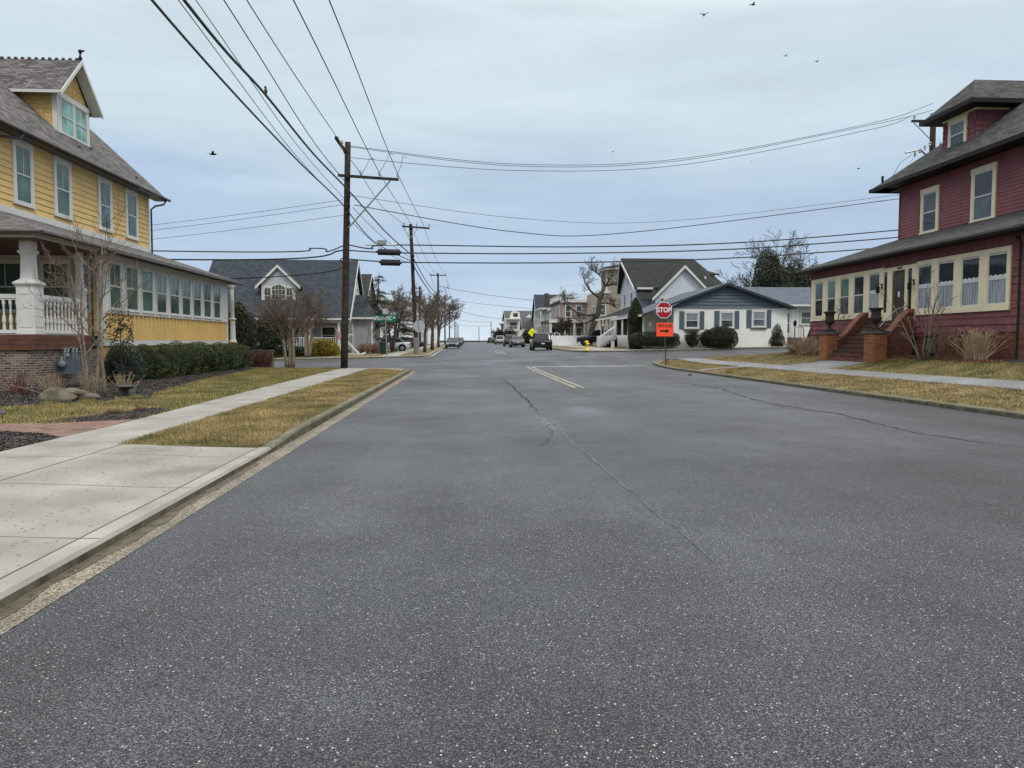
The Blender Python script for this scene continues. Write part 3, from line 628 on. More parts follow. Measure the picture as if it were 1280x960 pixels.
# ------------------------------------------------------------------ building helpers
def lap(mb, fr, s0, s1, z0, z1, ex=.18, lip=.022, wf=None, d=0):
    z = z0
    while z < z1 - .01:
        zt = min(z + ex, z1); a, b = wf(z) if wf else (s0, s1); c, e_ = wf(zt) if wf else (s0, s1)
        if b - a > .02:
            if e_ < c: c = e_ = (a + b) / 2
            mb.poly(fr(a, z, d + lip), fr(b, z, d + lip), fr(e_, zt, d + .003), fr(c, zt, d + .003))
            mb.poly(fr(a, z, d + .003), fr(b, z, d + .003), fr(b, z, d + lip), fr(a, z, d + lip))
        z = zt
def window(parent, fr, s0, s1, z0, z1, glass=None, trim=None, tw=.11, sash=None, muntin=1, double=True, glass2=None, head=.05, dep=.075, lowmunt=False):
    trim = trim or M_white; sash = sash or M_white; glass = glass or M_glassT
    m = MB()
    if tw > 0:
        m.ob(fr, s0 - .02, s1 + .02, z1 - tw - .02, z1 + head, -.01, dep + .015)
        m.ob(fr, s0 - .04, s1 + .04, z0 - .02, z0 + tw * .55, -.01, dep + .03)
        m.ob(fr, s0, s0 + tw, z0 + tw * .55, z1 - tw - .02, -.01, dep); m.ob(fr, s1 - tw, s1, z0 + tw * .55, z1 - tw - .02, -.01, dep)
    a, b, c, d = s0 + tw, s1 - tw, z0 + tw * .55, z1 - tw - .02; mid = (c + d) / 2; k = .045
    m.mi = 1; q0, q1 = .0, dep - .015
    m.ob(fr, a, a + k, c, d, q0, q1); m.ob(fr, b - k, b, c, d, q0, q1)
    m.ob(fr, a + k, b - k, d - k, d, q0, q1); m.ob(fr, a + k, b - k, c, c + k * 1.3, q0, q1)
    if double: m.ob(fr, a + k, b - k, mid - .025, mid + .025, q0, q1 + .01)
    zt0 = mid + .025 if double else c + k * 1.3
    for i in range(muntin):
        s = a + (b - a) * (i + 1) / (muntin + 1); m.ob(fr, s - .012, s + .012, zt0, d - k, q0, q1 - .008)
        if lowmunt: m.ob(fr, s - .012, s + .012, c + k * 1.3, mid - .025, q0, q1 - .008)
    f = build(m, 'window', [trim, sash], parent)
    pm = MB()
    if double and glass2:
        pm.ob(fr, a + k, b - k, mid + .025, d - k, .034, .042); build(pm, 'pane', glass, f)
        pm = MB(); pm.ob(fr, a + k, b - k, c + k * 1.3, mid - .025, .034, .040); build(pm, 'pane', glass2, f)
    else:
        pm.ob(fr, a + k, b - k, c + k * 1.3, d - k, .034, .040); build(pm, 'pane', glass, f)
    return f
def slab(mb, a, b, c, d, t=.12):
    """roof slab: quad a,b (eave) c,d (ridge) with thickness t downward"""
    lo = [(p[0], p[1], p[2] - t) for p in (a, b, c, d)]
    mb.add([a, b, c, d] + lo, [(0, 1, 2, 3), (7, 6, 5, 4), (0, 4, 5, 1), (1, 5, 6, 2), (2, 6, 7, 3), (3, 7, 4, 0)])
def gable_house(name, label, x0, x1, y0, y1, z0, ze, rise, axis, wall, roof, oh=.4, wins=(), cat='house', group=None, lapex=.2, extra=None, glass=None, trimw=None):
    """simple storeyed house; axis 'x' or 'y' = ridge direction; wins: (face 'S' or 'W' or 'E', s0, s1, z0, z1)"""
    cx, cy = (x0 + x1) / 2, (y0 + y1) / 2
    h = thing(name, label, cat, (cx, cy, z0), group)
    zb = z0 - .8
    m = MB(); m.box(x0, x1, y0, y1, zb, ze)
    if rise > 0:
        if axis == 'x': m.ext(FX(x0, -1), [(y0, ze), (y1, ze), (cy, ze + rise)], 0, -(x1 - x0))
        else: m.ext(FY(y0), [(x0, ze), (x1, ze), (cx, ze + rise)], 0, -(y1 - y0))
    for fr, a, b in ((FX(x0, -1), y0, y1), (FX(x1, 1), y0, y1), (FY(y0), x0, x1)):
        lap(m, fr, a, b, z0 + .15, ze, lapex)
    if rise > 0:
        def wfy(z, a=y0, b=y1): k = (z - ze) / rise; c = (a + b) / 2; return a + (c - a) * k, b + (c - b) * k
        def wfx(z, a=x0, b=x1): k = (z - ze) / rise; c = (a + b) / 2; return a + (c - a) * k, b + (c - b) * k
        if axis == 'x':
            lap(m, FX(x0, -1), 0, 0, ze, ze + rise - .1, lapex, wf=wfy); lap(m, FX(x1, 1), 0, 0, ze, ze + rise - .1, lapex, wf=wfy)
        else: lap(m, FY(y0), 0, 0, ze, ze + rise - .1, lapex, wf=wfx)
    build(m, 'wall', wall, h)
    r = MB(); t = MB()
    if rise > 0:
        if axis == 'x':
            k = rise / (cy - y0); A, B = x0 - oh, x1 + oh
            slab(r, (A, y0 - oh, ze - oh * k + .12), (B, y0 - oh, ze - oh * k + .12), (B, cy, ze + rise + .12), (A, cy, ze + rise + .12))
            slab(r, (A, y1 + oh, ze - oh * k + .12), (B, y1 + oh, ze - oh * k + .12), (B, cy, ze + rise + .121), (A, cy, ze + rise + .121))
            for X in (A - .03, B + .0):
                for ya in (y0 - oh, y1 + oh):
                    slab(t, (X, ya, ze - oh * k + .10), (X + .03, ya, ze - oh * k + .10), (X + .03, cy, ze + rise + .10), (X, cy, ze + rise + .10), .24)
            t.box(A, B, y0 - oh - .1, y0 - oh - .002, ze - oh * k - .06, ze - oh * k + .09)
        else:
            k = rise / (cx - x0); A, B = y0 - oh, y1 + oh
            slab(r, (x0 - oh, A, ze - oh * k + .12), (x0 - oh, B, ze - oh * k + .12), (cx, B, ze + rise + .12), (cx, A, ze + rise + .12))
            slab(r, (x1 + oh, A, ze - oh * k + .12), (x1 + oh, B, ze - oh * k + .12), (cx, B, ze + rise + .121), (cx, A, ze + rise + .121))
            for xa in (x0 - oh, x1 + oh):
                slab(t, (xa, A - .03, ze - oh * k + .10), (xa, A, ze - oh * k + .10), (cx, A, ze + rise + .10), (cx, A - .03, ze + rise + .10), .24)
            t.box(x0 - oh - .1, x0 - oh - .002, A, B, ze - oh * k - .06, ze - oh * k + .09)
    else:
        r.box(x0 - oh, x1 + oh, y0 - oh, y1 + oh, ze + .002, ze + .18); t.box(x0 - oh - .03, x1 + oh + .03, y0 - oh - .03, y0 - oh - .002, ze - .1, ze + .2)
    build(r, 'roof', roof, h); build(t, 'roof_trim', M_white, h)
    for w in wins:
        fr = {'S': FY(y0), 'W': FX(x0, -1), 'E': FX(x1, 1)}[w[0]]
        window(h, fr, w[1], w[2], w[3], w[4], glass or M_glassG, tw=trimw or .12, muntin=w[5] if len(w) > 5 else 0, dep=.07)
    return h
def railing(mb, a, b, zb, h, sp=.13, w=.04, post=True):
    """straight baluster rail between two plan points"""
    a = Vector(a); b = Vector(b); d = b - a; n = max(2, int(d.length / sp)); t = d.normalized(); nn = Vector((-t.y, t.x))
    fr = Fr((a.x, a.y), (t.x, t.y), (nn.x, nn.y)); Ln = d.length
    mb.ob(fr, 0, Ln, zb + h - .06, zb + h, -.04, .04); mb.ob(fr, 0, Ln, zb + .08, zb + .13, -.03, .03)
    for i in range(n):
        s = (i + .5) * Ln / n; mb.ob(fr, s - w / 2, s + w / 2, zb + .13, zb + h - .06, -w / 2, w / 2)

# ------------------------------------------------------------------ yellow house
YH = thing('yellow_house', 'yellow clapboard house with grey shingle roof and glazed side porch on the left', 'house', (-16, 30, .14))
XW, XU, Y0, Y1 = -12.6, -16.5, 26.5, 40.0
zg = .14
m = MB(); m.box(-26, XU, 20.5, Y1, zg - .3, 9.18); lap(m, FX(XU, 1), 20.5, Y1 - .12, 6.42, 9.15, .235, .03)
lap(m, FY(Y1, 1), -26, XU, 5, 9.15, .235, .03)
m.ext(FY(Y1, 1), [(XU, 9.1), (-22.5, 14.75), (-26, 11.5), (-26, 9.1)], 0, -1)
build(m, 'upper_wall', M_yellow, YH)
m = MB(); m.box(XU + .002, XW - .01, Y0, Y1 - .01, .3, 4.62)
fw = FX(XW, 1); lap(m, fw, Y0, Y0 + .5, 1.62, 4.6, .235, .03)
lap(m, FY(Y0), XU, XW, 1.62, 2.6, .235, .03); m.ob(fw, Y0 + .5, Y1 - .01, 1.62, 2.6, -.02, .0)
y = Y0 + .55
while y < Y1 - .1: m.ob(fw, y - .03, y + .03, 1.62, 2.56, 0, .055); y += .37
build(m, 'porch_wall', M_yellow, YH)
m = MB()
m.ob(fw, Y0 - .02, Y0 + .14, 1.5, 4.7, .0, .045); m.ob(fw, Y1 - .14, Y1, 1.5, 4.7, 0, .045); m.ob(FY(Y0), XW - .14, XW + .045, 1.5, 4.7, 0, .045)
m.ob(fw, Y0, Y1, 1.40, 1.60, -.02, .05); m.ob(fw, Y0 + .14, Y1 - .14, 2.56, 2.70, 0, .07); m.ob(fw, Y0 + .14, Y1 - .14, 4.42, 4.66, 0, .04)
m.ob(FY(Y0), XU, XW, 1.40, 1.60, 0, .05); m.ob(FY(Y0), XU, XW - .15, 4.4, 4.7, 0, .05)
m.ob(FX(XU, 1), 20.5, Y1, 6.14, 6.42, 0, .06); m.ob(FX(XU, 1), Y1 - .12, Y1, 6.42, 9.15, 0, .05); m.ob(FX(XU, 1), 20.5, Y1, 8.98, 9.16, 0, .045)
for k in range(1, 10):
    yy = [27.95, 29.46, 30.8, 32.17, 33.52, 34.86, 36.22, 37.64, 38.87][k - 1]; 
build(m, 'trim', M_white, YH)
for a, b in ((26.98, 27.9), (28.28, 29.3), (29.6, 30.65), (30.95, 32.0), (32.32, 33.38), (33.66, 34.7), (35.02, 36.05), (36.4, 37.42), (37.78, 38.8)):
    window(YH, fw, a - .02, b + .02, 2.68, 4.42, M_glassT, tw=.04, muntin=1, head=.0)
ws = [27.92, 29.32, 30.67, 32.02, 33.40, 34.72, 36.07, 37.44]; we = [28.26, 29.58, 30.93, 32.30, 33.64, 35.0, 36.38, 37.76]
for a, b in list(zip(ws, we)) + [(38.82, Y1 - .14), (Y0 + .14, 26.96)]:
    m = MB(); m.ob(fw, a, b, 2.70, 4.42, .0, .035); m.ob(fw, a + .04, b - .04, 2.70, 4.42, .035, .055); build(m, 'mullion', M_white, YH)
fu = FX(XU, 1)
for a, b in ((28.3, 29.66), (30.99, 32.39), (34.57, 35.94), (37.25, 38.66)):
    window(YH, fu, a + .05, b - .05, 6.62, 8.98, M_glassT, tw=.16, muntin=1, head=.06)
for a, b in ((-16.4, -15.1), (-14.62, -13.55), (-13.4, -12.86)):
    window(YH, FY(Y0), a, b, 2.55, 4.38, M_glassT, tw=.1, muntin=1, head=0)
# foundation in mixed brick, boards above it and the open corner porch
m = MB(); m.box(-26, -12.62, 22.35, Y0 - .02, -.3, 1.30); m.box(-26, XW - .03, Y0 - .02, Y1 - .02, -.3, 1.39)
build(m, 'foundation', M_brickL, YH)
m = MB(); 
for k, z in enumerate((1.303, 1.455, 1.607)): m.box(-26, -12.55 + .004 * k, 22.28 - .004 * k, 25.62, z, z + .145)
build(m, 'porch_fascia', M_mahog, YH)
m = MB(); m.box(-26, -12.6, 22.3, Y0, 1.753, 1.775); build(m, 'porch_floor', M_grey, YH)
m = MB(); m.box(-26, -12.31, 22.12, Y0 + .0, 4.50, 4.53); m.mi = 1; m.box(-13.0, -12.30, 22.1, 26.48, 4.531, 4.72); m.box(-26, -13.002, 22.1, 22.9, 4.531, 4.72)
build(m, 'porch_ceiling', [M_mahog, M_white], YH)
def column(cx, cy, z0, z1, w):
    H = z1 - z0; m = MB(); m.sqlathe((cx, cy, z0), [(w * 1.08, 0), (w * 1.08, .12), (w, .13), (w, 1.36), (w * 1.05, 1.40), (w * 1.25, 1.47), (w * 1.25, 1.51), (w * .78, 1.60), (w * .66, 1.64), (w * .58, H - .42),
        (w * .62, H - .40), (w * .80, H - .33), (w * .82, H - .28), (w * .66, H - .26), (w * .66, H)])
    for fr in (Fr((cx, cy - w), (1, 0), (0, -1)), Fr((cx + w, cy), (0, 1), (1, 0))):
        for a, b, c, d in ((-w * .72, -w * .58, .2, 1.25), (w * .58, w * .72, .2, 1.25), (-w * .58, w * .58, 1.17, 1.25), (-w * .58, w * .58, .2, .28)):
            m.ob(fr, a, b, z0 + c, z0 + d, 0, .012)
    return m
build(column(-12.86, 22.75, 1.77, 4.5, .25), 'column', M_white, YH)
m = column(-12.78, 25.45, 1.77, 4.5, .14); build(m, 'column', M_white, YH)
m = MB(); m.sqlathe((-12.75, 41.4, 0), [(.22, -.3), (.22, 1.5)]); build(m, 'pier', M_brickRD, YH)
m = MB(); m.lathe((-12.75, 41.4, 1.5), [(.2, 0), (.2, .1), (.15, .14), (.13, 1.2), (.2, 1.25), (.2, 1.3), (.10, 1.34), (.09, 2.9), (.16, 3.05), (.16, 3.1)]); build(m, 'column', M_white, YH)
balprof = [(.045, 0), (.045, .16), (.03, .17), (.055, .28), (.05, .38), (.028, .52), (.024, .74), (.034, .76), (.024, .78), (.045, .86), (.045, 1.0)]
def turned_rail(name, pts, cnt):
    (xa, ya), (xb, yb) = pts; d = Vector((xb - xa, yb - ya)); Ln = d.length; t = d.normalized(); fr = Fr((xa, ya), (t.x, t.y), (-t.y, t.x))
    m = MB(); m.ob(fr, 0, Ln, 2.83, 2.95, -.06, .06); m.ob(fr, 0, Ln, 2.78, 2.83, -.04, .04); m.ob(fr, 0, Ln, 1.80, 1.90, -.04, .04)
    rl = build(m, 'porch_railing', M_white, YH)
    for i in range(cnt):
        s = (i + .5) * Ln / cnt; p = fr(s, 0); m = MB(); m.lathe((p[0], p[1], 1.90), [(r, z * .88) for r, z in balprof], 8); build(m, 'baluster', M_white, rl, smooth=False)
turned_rail('a', ((-12.7, 23.0), (-12.7, 25.3)), 11); turned_rail('b', ((-13.11, 22.7), (-15.6, 22.7)), 13)
# porch roof: slopes from the eave line (x=-12.1, z=4.72) up to the wall band
m = MB(); t_ = .10
E0 = (-12.05, 21.9, 4.74); E1 = (-12.05, 40.7, 4.74); U1 = (XU + .03, 40.0, 6.2); U0 = (XU + .03, 26.3, 6.2)
slab(m, E0, E1, U1, U0, t_); slab(m, (-26, 21.9, 4.74), E0, U0, (-26, 26.3, 6.2), t_); slab(m, E1, (XU - 4, 40.7, 4.74), (XU - 4, 40.05, 6.2), U1, t_)
build(m, 'porch_roof', M_slate, YH)
def gutterrun(pts, r=.07):
    m = MB(); m.tube(pts, r, 6); return m
m = gutterrun([(-11.98, 26.3, 4.62), (-11.98, 40.8, 4.62)]); m.tube([(-11.98, 21.85, 4.66), (-11.98, 25.6, 4.66)], .07); m.tube([(-26, 21.85, 4.66), (-11.95, 21.85, 4.66)], .07)
m.tube([(-12.0, 26.2, 4.62), (-12.1, 26.15, 4.3), (-12.5, 26.1, 4.15), (-12.56, 26.05, 3.9)], .04); m.tube([(-12.0, 25.5, 4.66), (-12.5, 25.7, 4.3), (-12.55, 25.75, 1.6)], .045)
build(m, 'porch_gutter', M_gutterbrown, YH)
m = MB(); k = .935
A = (-15.95, 20, 9.20); B = (-15.95, 40.95, 9.20); C_ = (-22.5, 40.95, 9.2 + 6.55 * k); D = (-22.5, 20, 9.2 + 6.55 * k)
slab(m, A, B, C_, D, .14); slab(m, (-29, 20, 9.2), (-29, 40.95, 9.2), C_, D, .14); build(m, 'main_roof', M_slate, YH)
m = MB(); slab(m, (-15.99, 40.96, 9.17), (-15.99, 41.0, 9.17), (-22.5, 41.0, 9.17 + 6.55 * k), (-22.5, 40.96, 9.17 + 6.55 * k), .22)
m.tube([(-15.88, 20, 9.12), (-15.88, 41.25, 9.12)], .075)
m.tube([(-15.9, 40.9, 9.1), (-15.95, 40.6, 8.8), (-16.25, 40.25, 8.65), (-16.4, 40.1, 8.45), (-16.4, 40.08, 5.9)], .05)
m.tube([(-15.9, 28.15, 9.1), (-15.95, 28.0, 8.85), (-16.4, 27.5, 8.8)], .05)
m.box(-16.5, -15.95, 20, 40.95, 9.02, 9.055)
build(m, 'roof_gutter', M_gutterbrown, YH)
# dormer
DX = -17.45; da, db = 33.3, 36.0
m = MB(); m.box(-21, DX, da, db, 9.8, 12.25); m.ext(FX(DX, 1), [(da, 12.2), (db, 12.2), ((da + db) / 2, 13.75)], 0, -3)
build(m, 'dormer_wall', M_yshingle, YH)
dy = (da + db) / 2
m = MB(); fd = FX(DX, 1)
m.ob(fd, da, db, 10.42, 10.55, -.05, .08); m.ob(fd, da - .02, da + .2, 10.55, 12.2, 0, .04); m.ob(fd, db - .2, db + .02, 10.55, 12.2, 0, .04); m.ob(fd, da, db, 12.12, 12.32, 0, .06)
m.ob(FY(da), DX - .16, DX + .04, 10.3, 12.2, 0, .03)
# raking skirt board on the dormer cheek
fr = FY(da); m.ext(fr, [(DX - .05, 10.32), (DX - .05, 10.52), (-19.5, 12.42), (-19.5, 12.22)], 0, .03)
build(m, 'dormer_trim', M_white, YH)
for a, b in ((da + .2, dy - .02), (dy + .02, db - .2)): window(YH, fd, a, b, 10.56, 12.14, M_glassTl, tw=.05, muntin=1, double=True, lowmunt=True, head=0)
m = MB(); DE = 12.22; DR = 14.05
for sg in (-1, 1):
    slab(m, (-17.0, dy + sg * 1.75, DE - .02), (-21.8, dy + sg * 1.75, DE - .02), (-21.8, dy, DR), (-17.0, dy, DR), .13)
for i in range(16): m.blob((-17.2 - i * .29, dy, DR + .03), (.09, .07, .07), i, .05, 1)
build(m, 'dormer_roof', M_slate, YH)
m = MB()
for sg in (-1, 1):
    slab(m, (-16.96, dy + sg * 1.78, DE - .03), (-17.0, dy + sg * 1.78, DE - .03), (-17.0, dy, DR - .02), (-16.96, dy, DR - .02), .2)
    slab(m, (-17.0, dy + sg * 1.72, DE - .16), (-17.44, dy + sg * 1.72, DE - .16), (-17.44, dy, DR - .16), (-17.0, dy, DR - .16), .02)
m.box(-20.5, -17.0, dy - 1.8, dy - 1.72, DE - .17, DE - .05)
build(m, 'dormer_bargeboard', M_white, YH)
m = MB(); m.lathe((-17.05, dy, DR), [(.06, 0), (.09, .08), (.05, .16), (.035, .26), (.07, .32), (.09, .38), (.06, .44), (.01, .47)], 8); m.blob((-16.95, dy, DR + .4), (.12, .05, .05), 3, .1, 1)
m.lathe((-19.1, 38.0, 12.0), [(.05, 0), (.05, .45), (.09, .46), (.09, .52), (.02, .55)], 8)
build(m, 'finial', M_dkmetal, YH)
m = MB(); 
for (x, y) in ((-17.2, 35.6), (-16.6, 38.9), (-16.8, 33.8)): m.blob((x, y, 9.2 + (-15.95 - x) * k + .05), (.08, .1, .07), 5, .1, 1)
build(m, 'roof_vent', mat('copper_brown', (.12, .06, .045), .6), YH)

# ------------------------------------------------------------------ red house
RH = thing('red_house', 'dark red shingle house with cream window trim and hipped roof on the right', 'house', (20, 30, 1))
XR, RU = 18.0, 21.0; ra, rb = 23.05, 37.55
gz = .95
m = MB(); fr = FX(XR, -1); m.box(XR + .01, RU - .002, ra + .01, rb, 1.75, 5.2); lap(m, fr, ra, rb, 1.88, 2.66, .26, .03); lap(m, fr, ra, rb, 4.62, 5.2, .26, .03)
lap(m, fr, ra, 23.36, 2.66, 4.62, .26, .03); lap(m, fr, 37.38, rb, 2.66, 4.62, .26, .03); m.box(RU - .002, 30, 34.8, rb, 1.75, 5.2); lap(m, FY(ra), XR, 26, 1.88, 5.2, .26, .03)
build(m, 'porch_wall', M_redsh, RH)
m = MB(); m.box(RU + .01, 33, 20, 34.8, 5, 9.05); lap(m, FX(RU, -1), 20, 34.8, 5.5, 9.0, .145, .02); build(m, 'upper_wall', M_red, RH)
m = MB(); m.box(RU - .03, RU + .0, 34.72, 34.83, 5.6, 9.0); build(m, 'corner_board', M_redsh, RH)
m = MB(); m.box(XR + .08, 32, ra + .06, rb - .06, -.2, 1.80); m.box(XR + .0, XR + .5, ra - .02, ra + 1.0, -.2, 1.99); m.box(XR + .02, XR + .3, 26.3, 26.75, -.2, 1.90)
build(m, 'foundation', M_brickRD, RH)
m = MB(); m.ob(fr, 27.0, 27.95, 1.0, 1.80, -.05, .03); build(m, 'basement_window_frame', M_dkmetal, RH)
m = MB(); m.ob(fr, 27.12, 27.83, 1.12, 1.68, .031, .04); w_ = build(m, 'basement_pane', M_glassG, RH)
m = MB(); m.tube([fr(27.12, 1.12, .05), fr(27.83, 1.68, .05)], .022, 4); m.tube([fr(27.83, 1.12, .056), fr(27.12, 1.68, .056)], .022, 4); build(m, 'cross_bar', M_dkmetal, RH)
# cream window bands
m = MB()
for a, b in ((23.36, 28.44), (30.73, 37.38)):
    m.ob(fr, a, b, 4.55, 4.72, .0, .07); m.ob(fr, a, b, 2.60, 2.80, .0, .09)
WR = [(23.51, 24.42), (24.83, 25.76), (26.18, 27.10), (27.48, 28.35), (31.07, 31.89), (32.33, 33.18), (33.61, 34.42), (34.88, 35.67), (36.15, 36.95)]
edges = [(23.36, 23.51), (24.42, 24.83), (25.76, 26.18), (27.1, 27.48), (28.35, 28.44), (30.985, 31.07), (31.89, 32.33), (33.18, 33.61), (34.42, 34.88), (35.67, 36.15), (36.95, 37.38)]
for a, b in edges: m.ob(fr, a, b, 2.80, 4.55, 0, .075)
m.ob(fr, 28.445, 30.98, 4.50, 4.66, 0, .076); m.ob(fr, 28.45, 28.72, 2.45, 4.5, 0, .078); m.ob(fr, 28.98, 29.16, 2.45, 4.5, 0, .10); m.ob(fr, 30.05, 30.42, 2.45, 4.5, 0, .10); m.ob(fr, 30.72, 30.98, 2.45, 4.54, 0, .074)
m.ob(fr, 30.42, 30.72, 2.30, 2.80, 0, .05); m.ob(fr, 28.72, 28.98, 2.45, 2.8, 0, .05)
build(m, 'window_surround', M_cream, RH)
for i, (a, b) in enumerate(WR):
    if i < 4: g1, g2 = M_glassD, M_curtain
    elif i == 4: g1, g2 = M_glassG, M_curtain
    elif i == 5: g1, g2 = M_glassD, M_glassG
    else: g1, g2 = [M_glassT, M_glassT, M_glassG][i - 6], M_glassD
    window(RH, fr, a, b, 2.80, 4.55, g1, tw=.0, muntin=0, glass2=g2, dep=.07)
for i, (a, b) in enumerate(WR[:5]):   # ruffled valance behind the upper sash
    pts = [(a + .05, 3.70)] + [(a + .05 + (b - a - .1) * t / 10, 3.80 + .03 * math.sin(t * 2.3 + i)) for t in range(11)] + [(b - .05, 3.70)]
    m = MB(); m.ext(fr, pts, .0425, .045); build(m, 'valance', mat('white_lace', (.55, .57, .6), .7), RH)
m = MB(); m.ob(fr, 29.16, 30.05, 2.42, 4.40, 0, .06); d_ = build(m, 'door', M_door, RH)
m = MB(); m.ob(fr, 29.30, 29.92, 2.75, 4.22, .06, .07); build(m, 'door_glass', glassmat('amber_dark_glass', (.05, .042, .032), .15), d_)
m = MB(); m.ob(fr, 29.52, 29.66, 3.4, 3.62, .07, .075); build(m, 'notice', M_plate, d_)
m = MB(); m.ob(fr, 28.74, 28.97, 2.8, 4.42, .0, .045); build(m, 'sidelight', M_glassD, RH)
m = MB(); m.ob(fr, 30.43, 30.71, 2.8, 4.42, .0, .045); build(m, 'sidelight', M_glassD, RH)
m = MB(); m.ob(fr, 29.40, 29.74, 4.54, 4.63, .075, .085); build(m, 'house_number_plate', mat('plaque_dark', (.10, .08, .09), .5), RH)
for yy in (30.85, 28.58):
    m = MB(); p = fr(yy, 3.75, .1); m.tube([fr(yy, 3.95, .06), fr(yy, 4.05, .2), fr(yy, 3.95, .26)], .018, 5); m.lathe(fr(yy, 3.62, .26), [(.03, 0), (.09, .05), (.075, .22), (.11, .24), (.03, .33)], 8); m.ob(fr, yy - .06, yy + .06, 3.8, 4.05, .06, .08)
    build(m, 'porch_lantern', M_dkmetal, RH)
for a, b, c, d in ((28.23, 29.66, 6.4, 8.6), (31.75, 33.05, 6.43, 8.45)):
    window(RH, FX(RU, -1), a, b, c, d, M_glassG if a > 30 else M_glassD, trim=M_cream, tw=.17, muntin=0, glass2=M_glassG if a < 30 else M_glassD)
# porch roof with wrap corner
m = MB(); E0 = (17.45, 22.3, 5.25); E1 = (17.45, 37.9, 5.25); U1 = (RU, 34.8, 6.5); U0 = (RU, 26, 6.5)
slab(m, E0, E1, U1, (RU, 23.5, 6.5), .10); slab(m, E1, (33, 37.9, 5.25), (33, 34.8, 6.5), U1, .10); slab(m, (33, 22.3, 5.25), E0, (RU, 23.5, 6.5), (33, 23.5, 6.5), .10)
build(m, 'porch_roof', M_roofdark, RH)
m = MB(); m.tube([(17.38, 22.2, 5.14), (17.38, 38.0, 5.14)], .065); m.tube([(17.38, 38, 5.14), (33, 38, 5.14)], .065); m.tube([(17.38, 22.2, 5.14), (33, 22.2, 5.14)], .065)
m.box(17.45, 18.0, 22.4, 37.8, 5.09, 5.12); m.tube([(17.5, 22.8, 5.1), (17.95, 22.95, 4.8), (17.95, 22.95, .8)], .04)
build(m, 'porch_gutter', M_dkmetal, RH)
# main hipped roof
m = MB(); za = 9.12; x0, x1, y1 = 20.2, 34, 35.9; s_ = .80; P = (20.2, 18, za); q = 6.4
A = (x0, y1, za); Bp = (x0 + q, y1 - q, za + q * s_)
slab(m, (x0, 16, za), A, Bp, (x0 + q, 16, za + q * s_), .10); slab(m, A, (x1, y1, za), (x1 - .5, y1 - q, za + q * s_), Bp, .10)
build(m, 'main_roof', M_roofdark, RH)
m = MB(); m.box(20.14, 21.0, 16, 35.96, 8.95, 9.0); m.box(20.1, 20.2, 16, 36.0, 8.93, 9.1); m.box(20.1, 34, 35.9, 36.0, 8.93, 9.1); m.box(20.2, 34, 34.8, 35.9, 8.95, 9.0)
m.tube([(20.5, 35.5, za + .25), (20.5, 35.5, za + .55)], .06)
build(m, 'soffit_gutter', M_dkmetal, RH)
DX = 21.6; da, db = 30.45, 32.6
m = MB(); m.box(DX + .01, 25.5, da + .01, db - .01, 9.8, 11.5); lap(m, FX(DX, -1), da, db, 9.95, 11.4, .24, .025); lap(m, FY(da), DX, 24.5, 10.0, 11.4, .24, .025)
build(m, 'dormer_wall', M_redsh, RH)
window(RH, FX(DX, -1), 30.95, 32.15, 10.02, 11.3, M_glassG, trim=M_cream, tw=.14, muntin=0, glass2=M_glassD, head=.08)
m = MB(); m.ob(FX(DX, -1), da - .02, db + .02, 11.36, 11.52, 0, .05); m.ob(FY(da), DX, 24.6, 11.36, 11.52, 0, .05); build(m, 'dormer_frieze', M_cream, RH)
m = MB(); ym = (da + db) / 2; ea, eb = da - .65, db + .65; ex = 20.95; zr = 12.98; hw = (eb - ea) / 2; ze = 11.6
m.poly((ex, ea, ze), (ex, eb, ze), (ex + hw * .75, ym, zr)); m.poly((ex, ea, ze), (ex + hw * .75, ym, zr), (28, ym, zr), (28, ea, ze)); m.poly((ex, eb, ze), (ex + hw * .75, ym, zr), (28, ym, zr), (28, eb, ze))
m.poly((ex, ea, ze), (ex, eb, ze), (28, eb, ze), (28, ea, ze)); build(m, 'dormer_roof', M_roofdark, RH)
m = MB(); m.box(ex - .06, ex, ea - .06, eb + .06, ze - .16, ze + .02); m.box(ex, 26, ea - .06, ea, ze - .16, ze + .02); m.box(ex, 26, eb, eb + .06, ze - .16, ze + .02); m.box(ex, 24, ea, eb, ze - .16, ze - .1)
build(m, 'dormer_eave', M_dkmetal, RH)
# brick steps
ST = thing('brick_steps', 'curved-wall brick front steps climbing to the red house door', 'steps', (16.9, 30.3, .85))
sa, sb = 28.85, 31.85; base = .8
m = MB(); nst = 9; x = 16.15; z = base
for i in range(nst):
    h_ = (2.42 - base) / nst; m.box(x + i * .20, 18.1, sa, sb, base - .5 if i == 0 else z, z + h_ - .05); m.mi = 1; m.box(x + i * .20 - .03, 18.1, sa, sb, z + h_ - .048, z + h_); m.mi = 0; z += h_
build(m, 'stair_flight', [M_brickRD, mat('dark_tread', (.05, .035, .03), .8)], ST)
def swoop(t): return 1.62 + (2.75 - 1.62) * ss(t, 0, 1)
for (ya, yb) in ((sb + .0, sb + .36), (sa - .36, sa)):
    m = MB(); fr2 = Fr((0, yb), (1, 0), (0, -1)); n = 14; xa, xb = 16.55, 17.9
    pts = [(xa, base - .5)] + [(xa + (xb - xa) * i / n, swoop(i / n)) for i in range(n + 1)] + [(xb, base - .5)]
    m.ext(fr2, pts, 0.0, yb - ya); build(m, 'cheek_wall', M_brickRD, ST)
    m = MB(); top = [(xa + (xb - xa) * i / n, swoop(i / n)) for i in range(n + 1)]
    m.ext(fr2, [(a, b + .003) for a, b in top] + [(a, b + .11) for a, b in top[::-1]], -.04, yb - ya + .04); build(m, 'coping', M_brickcap, ST)
URN = []
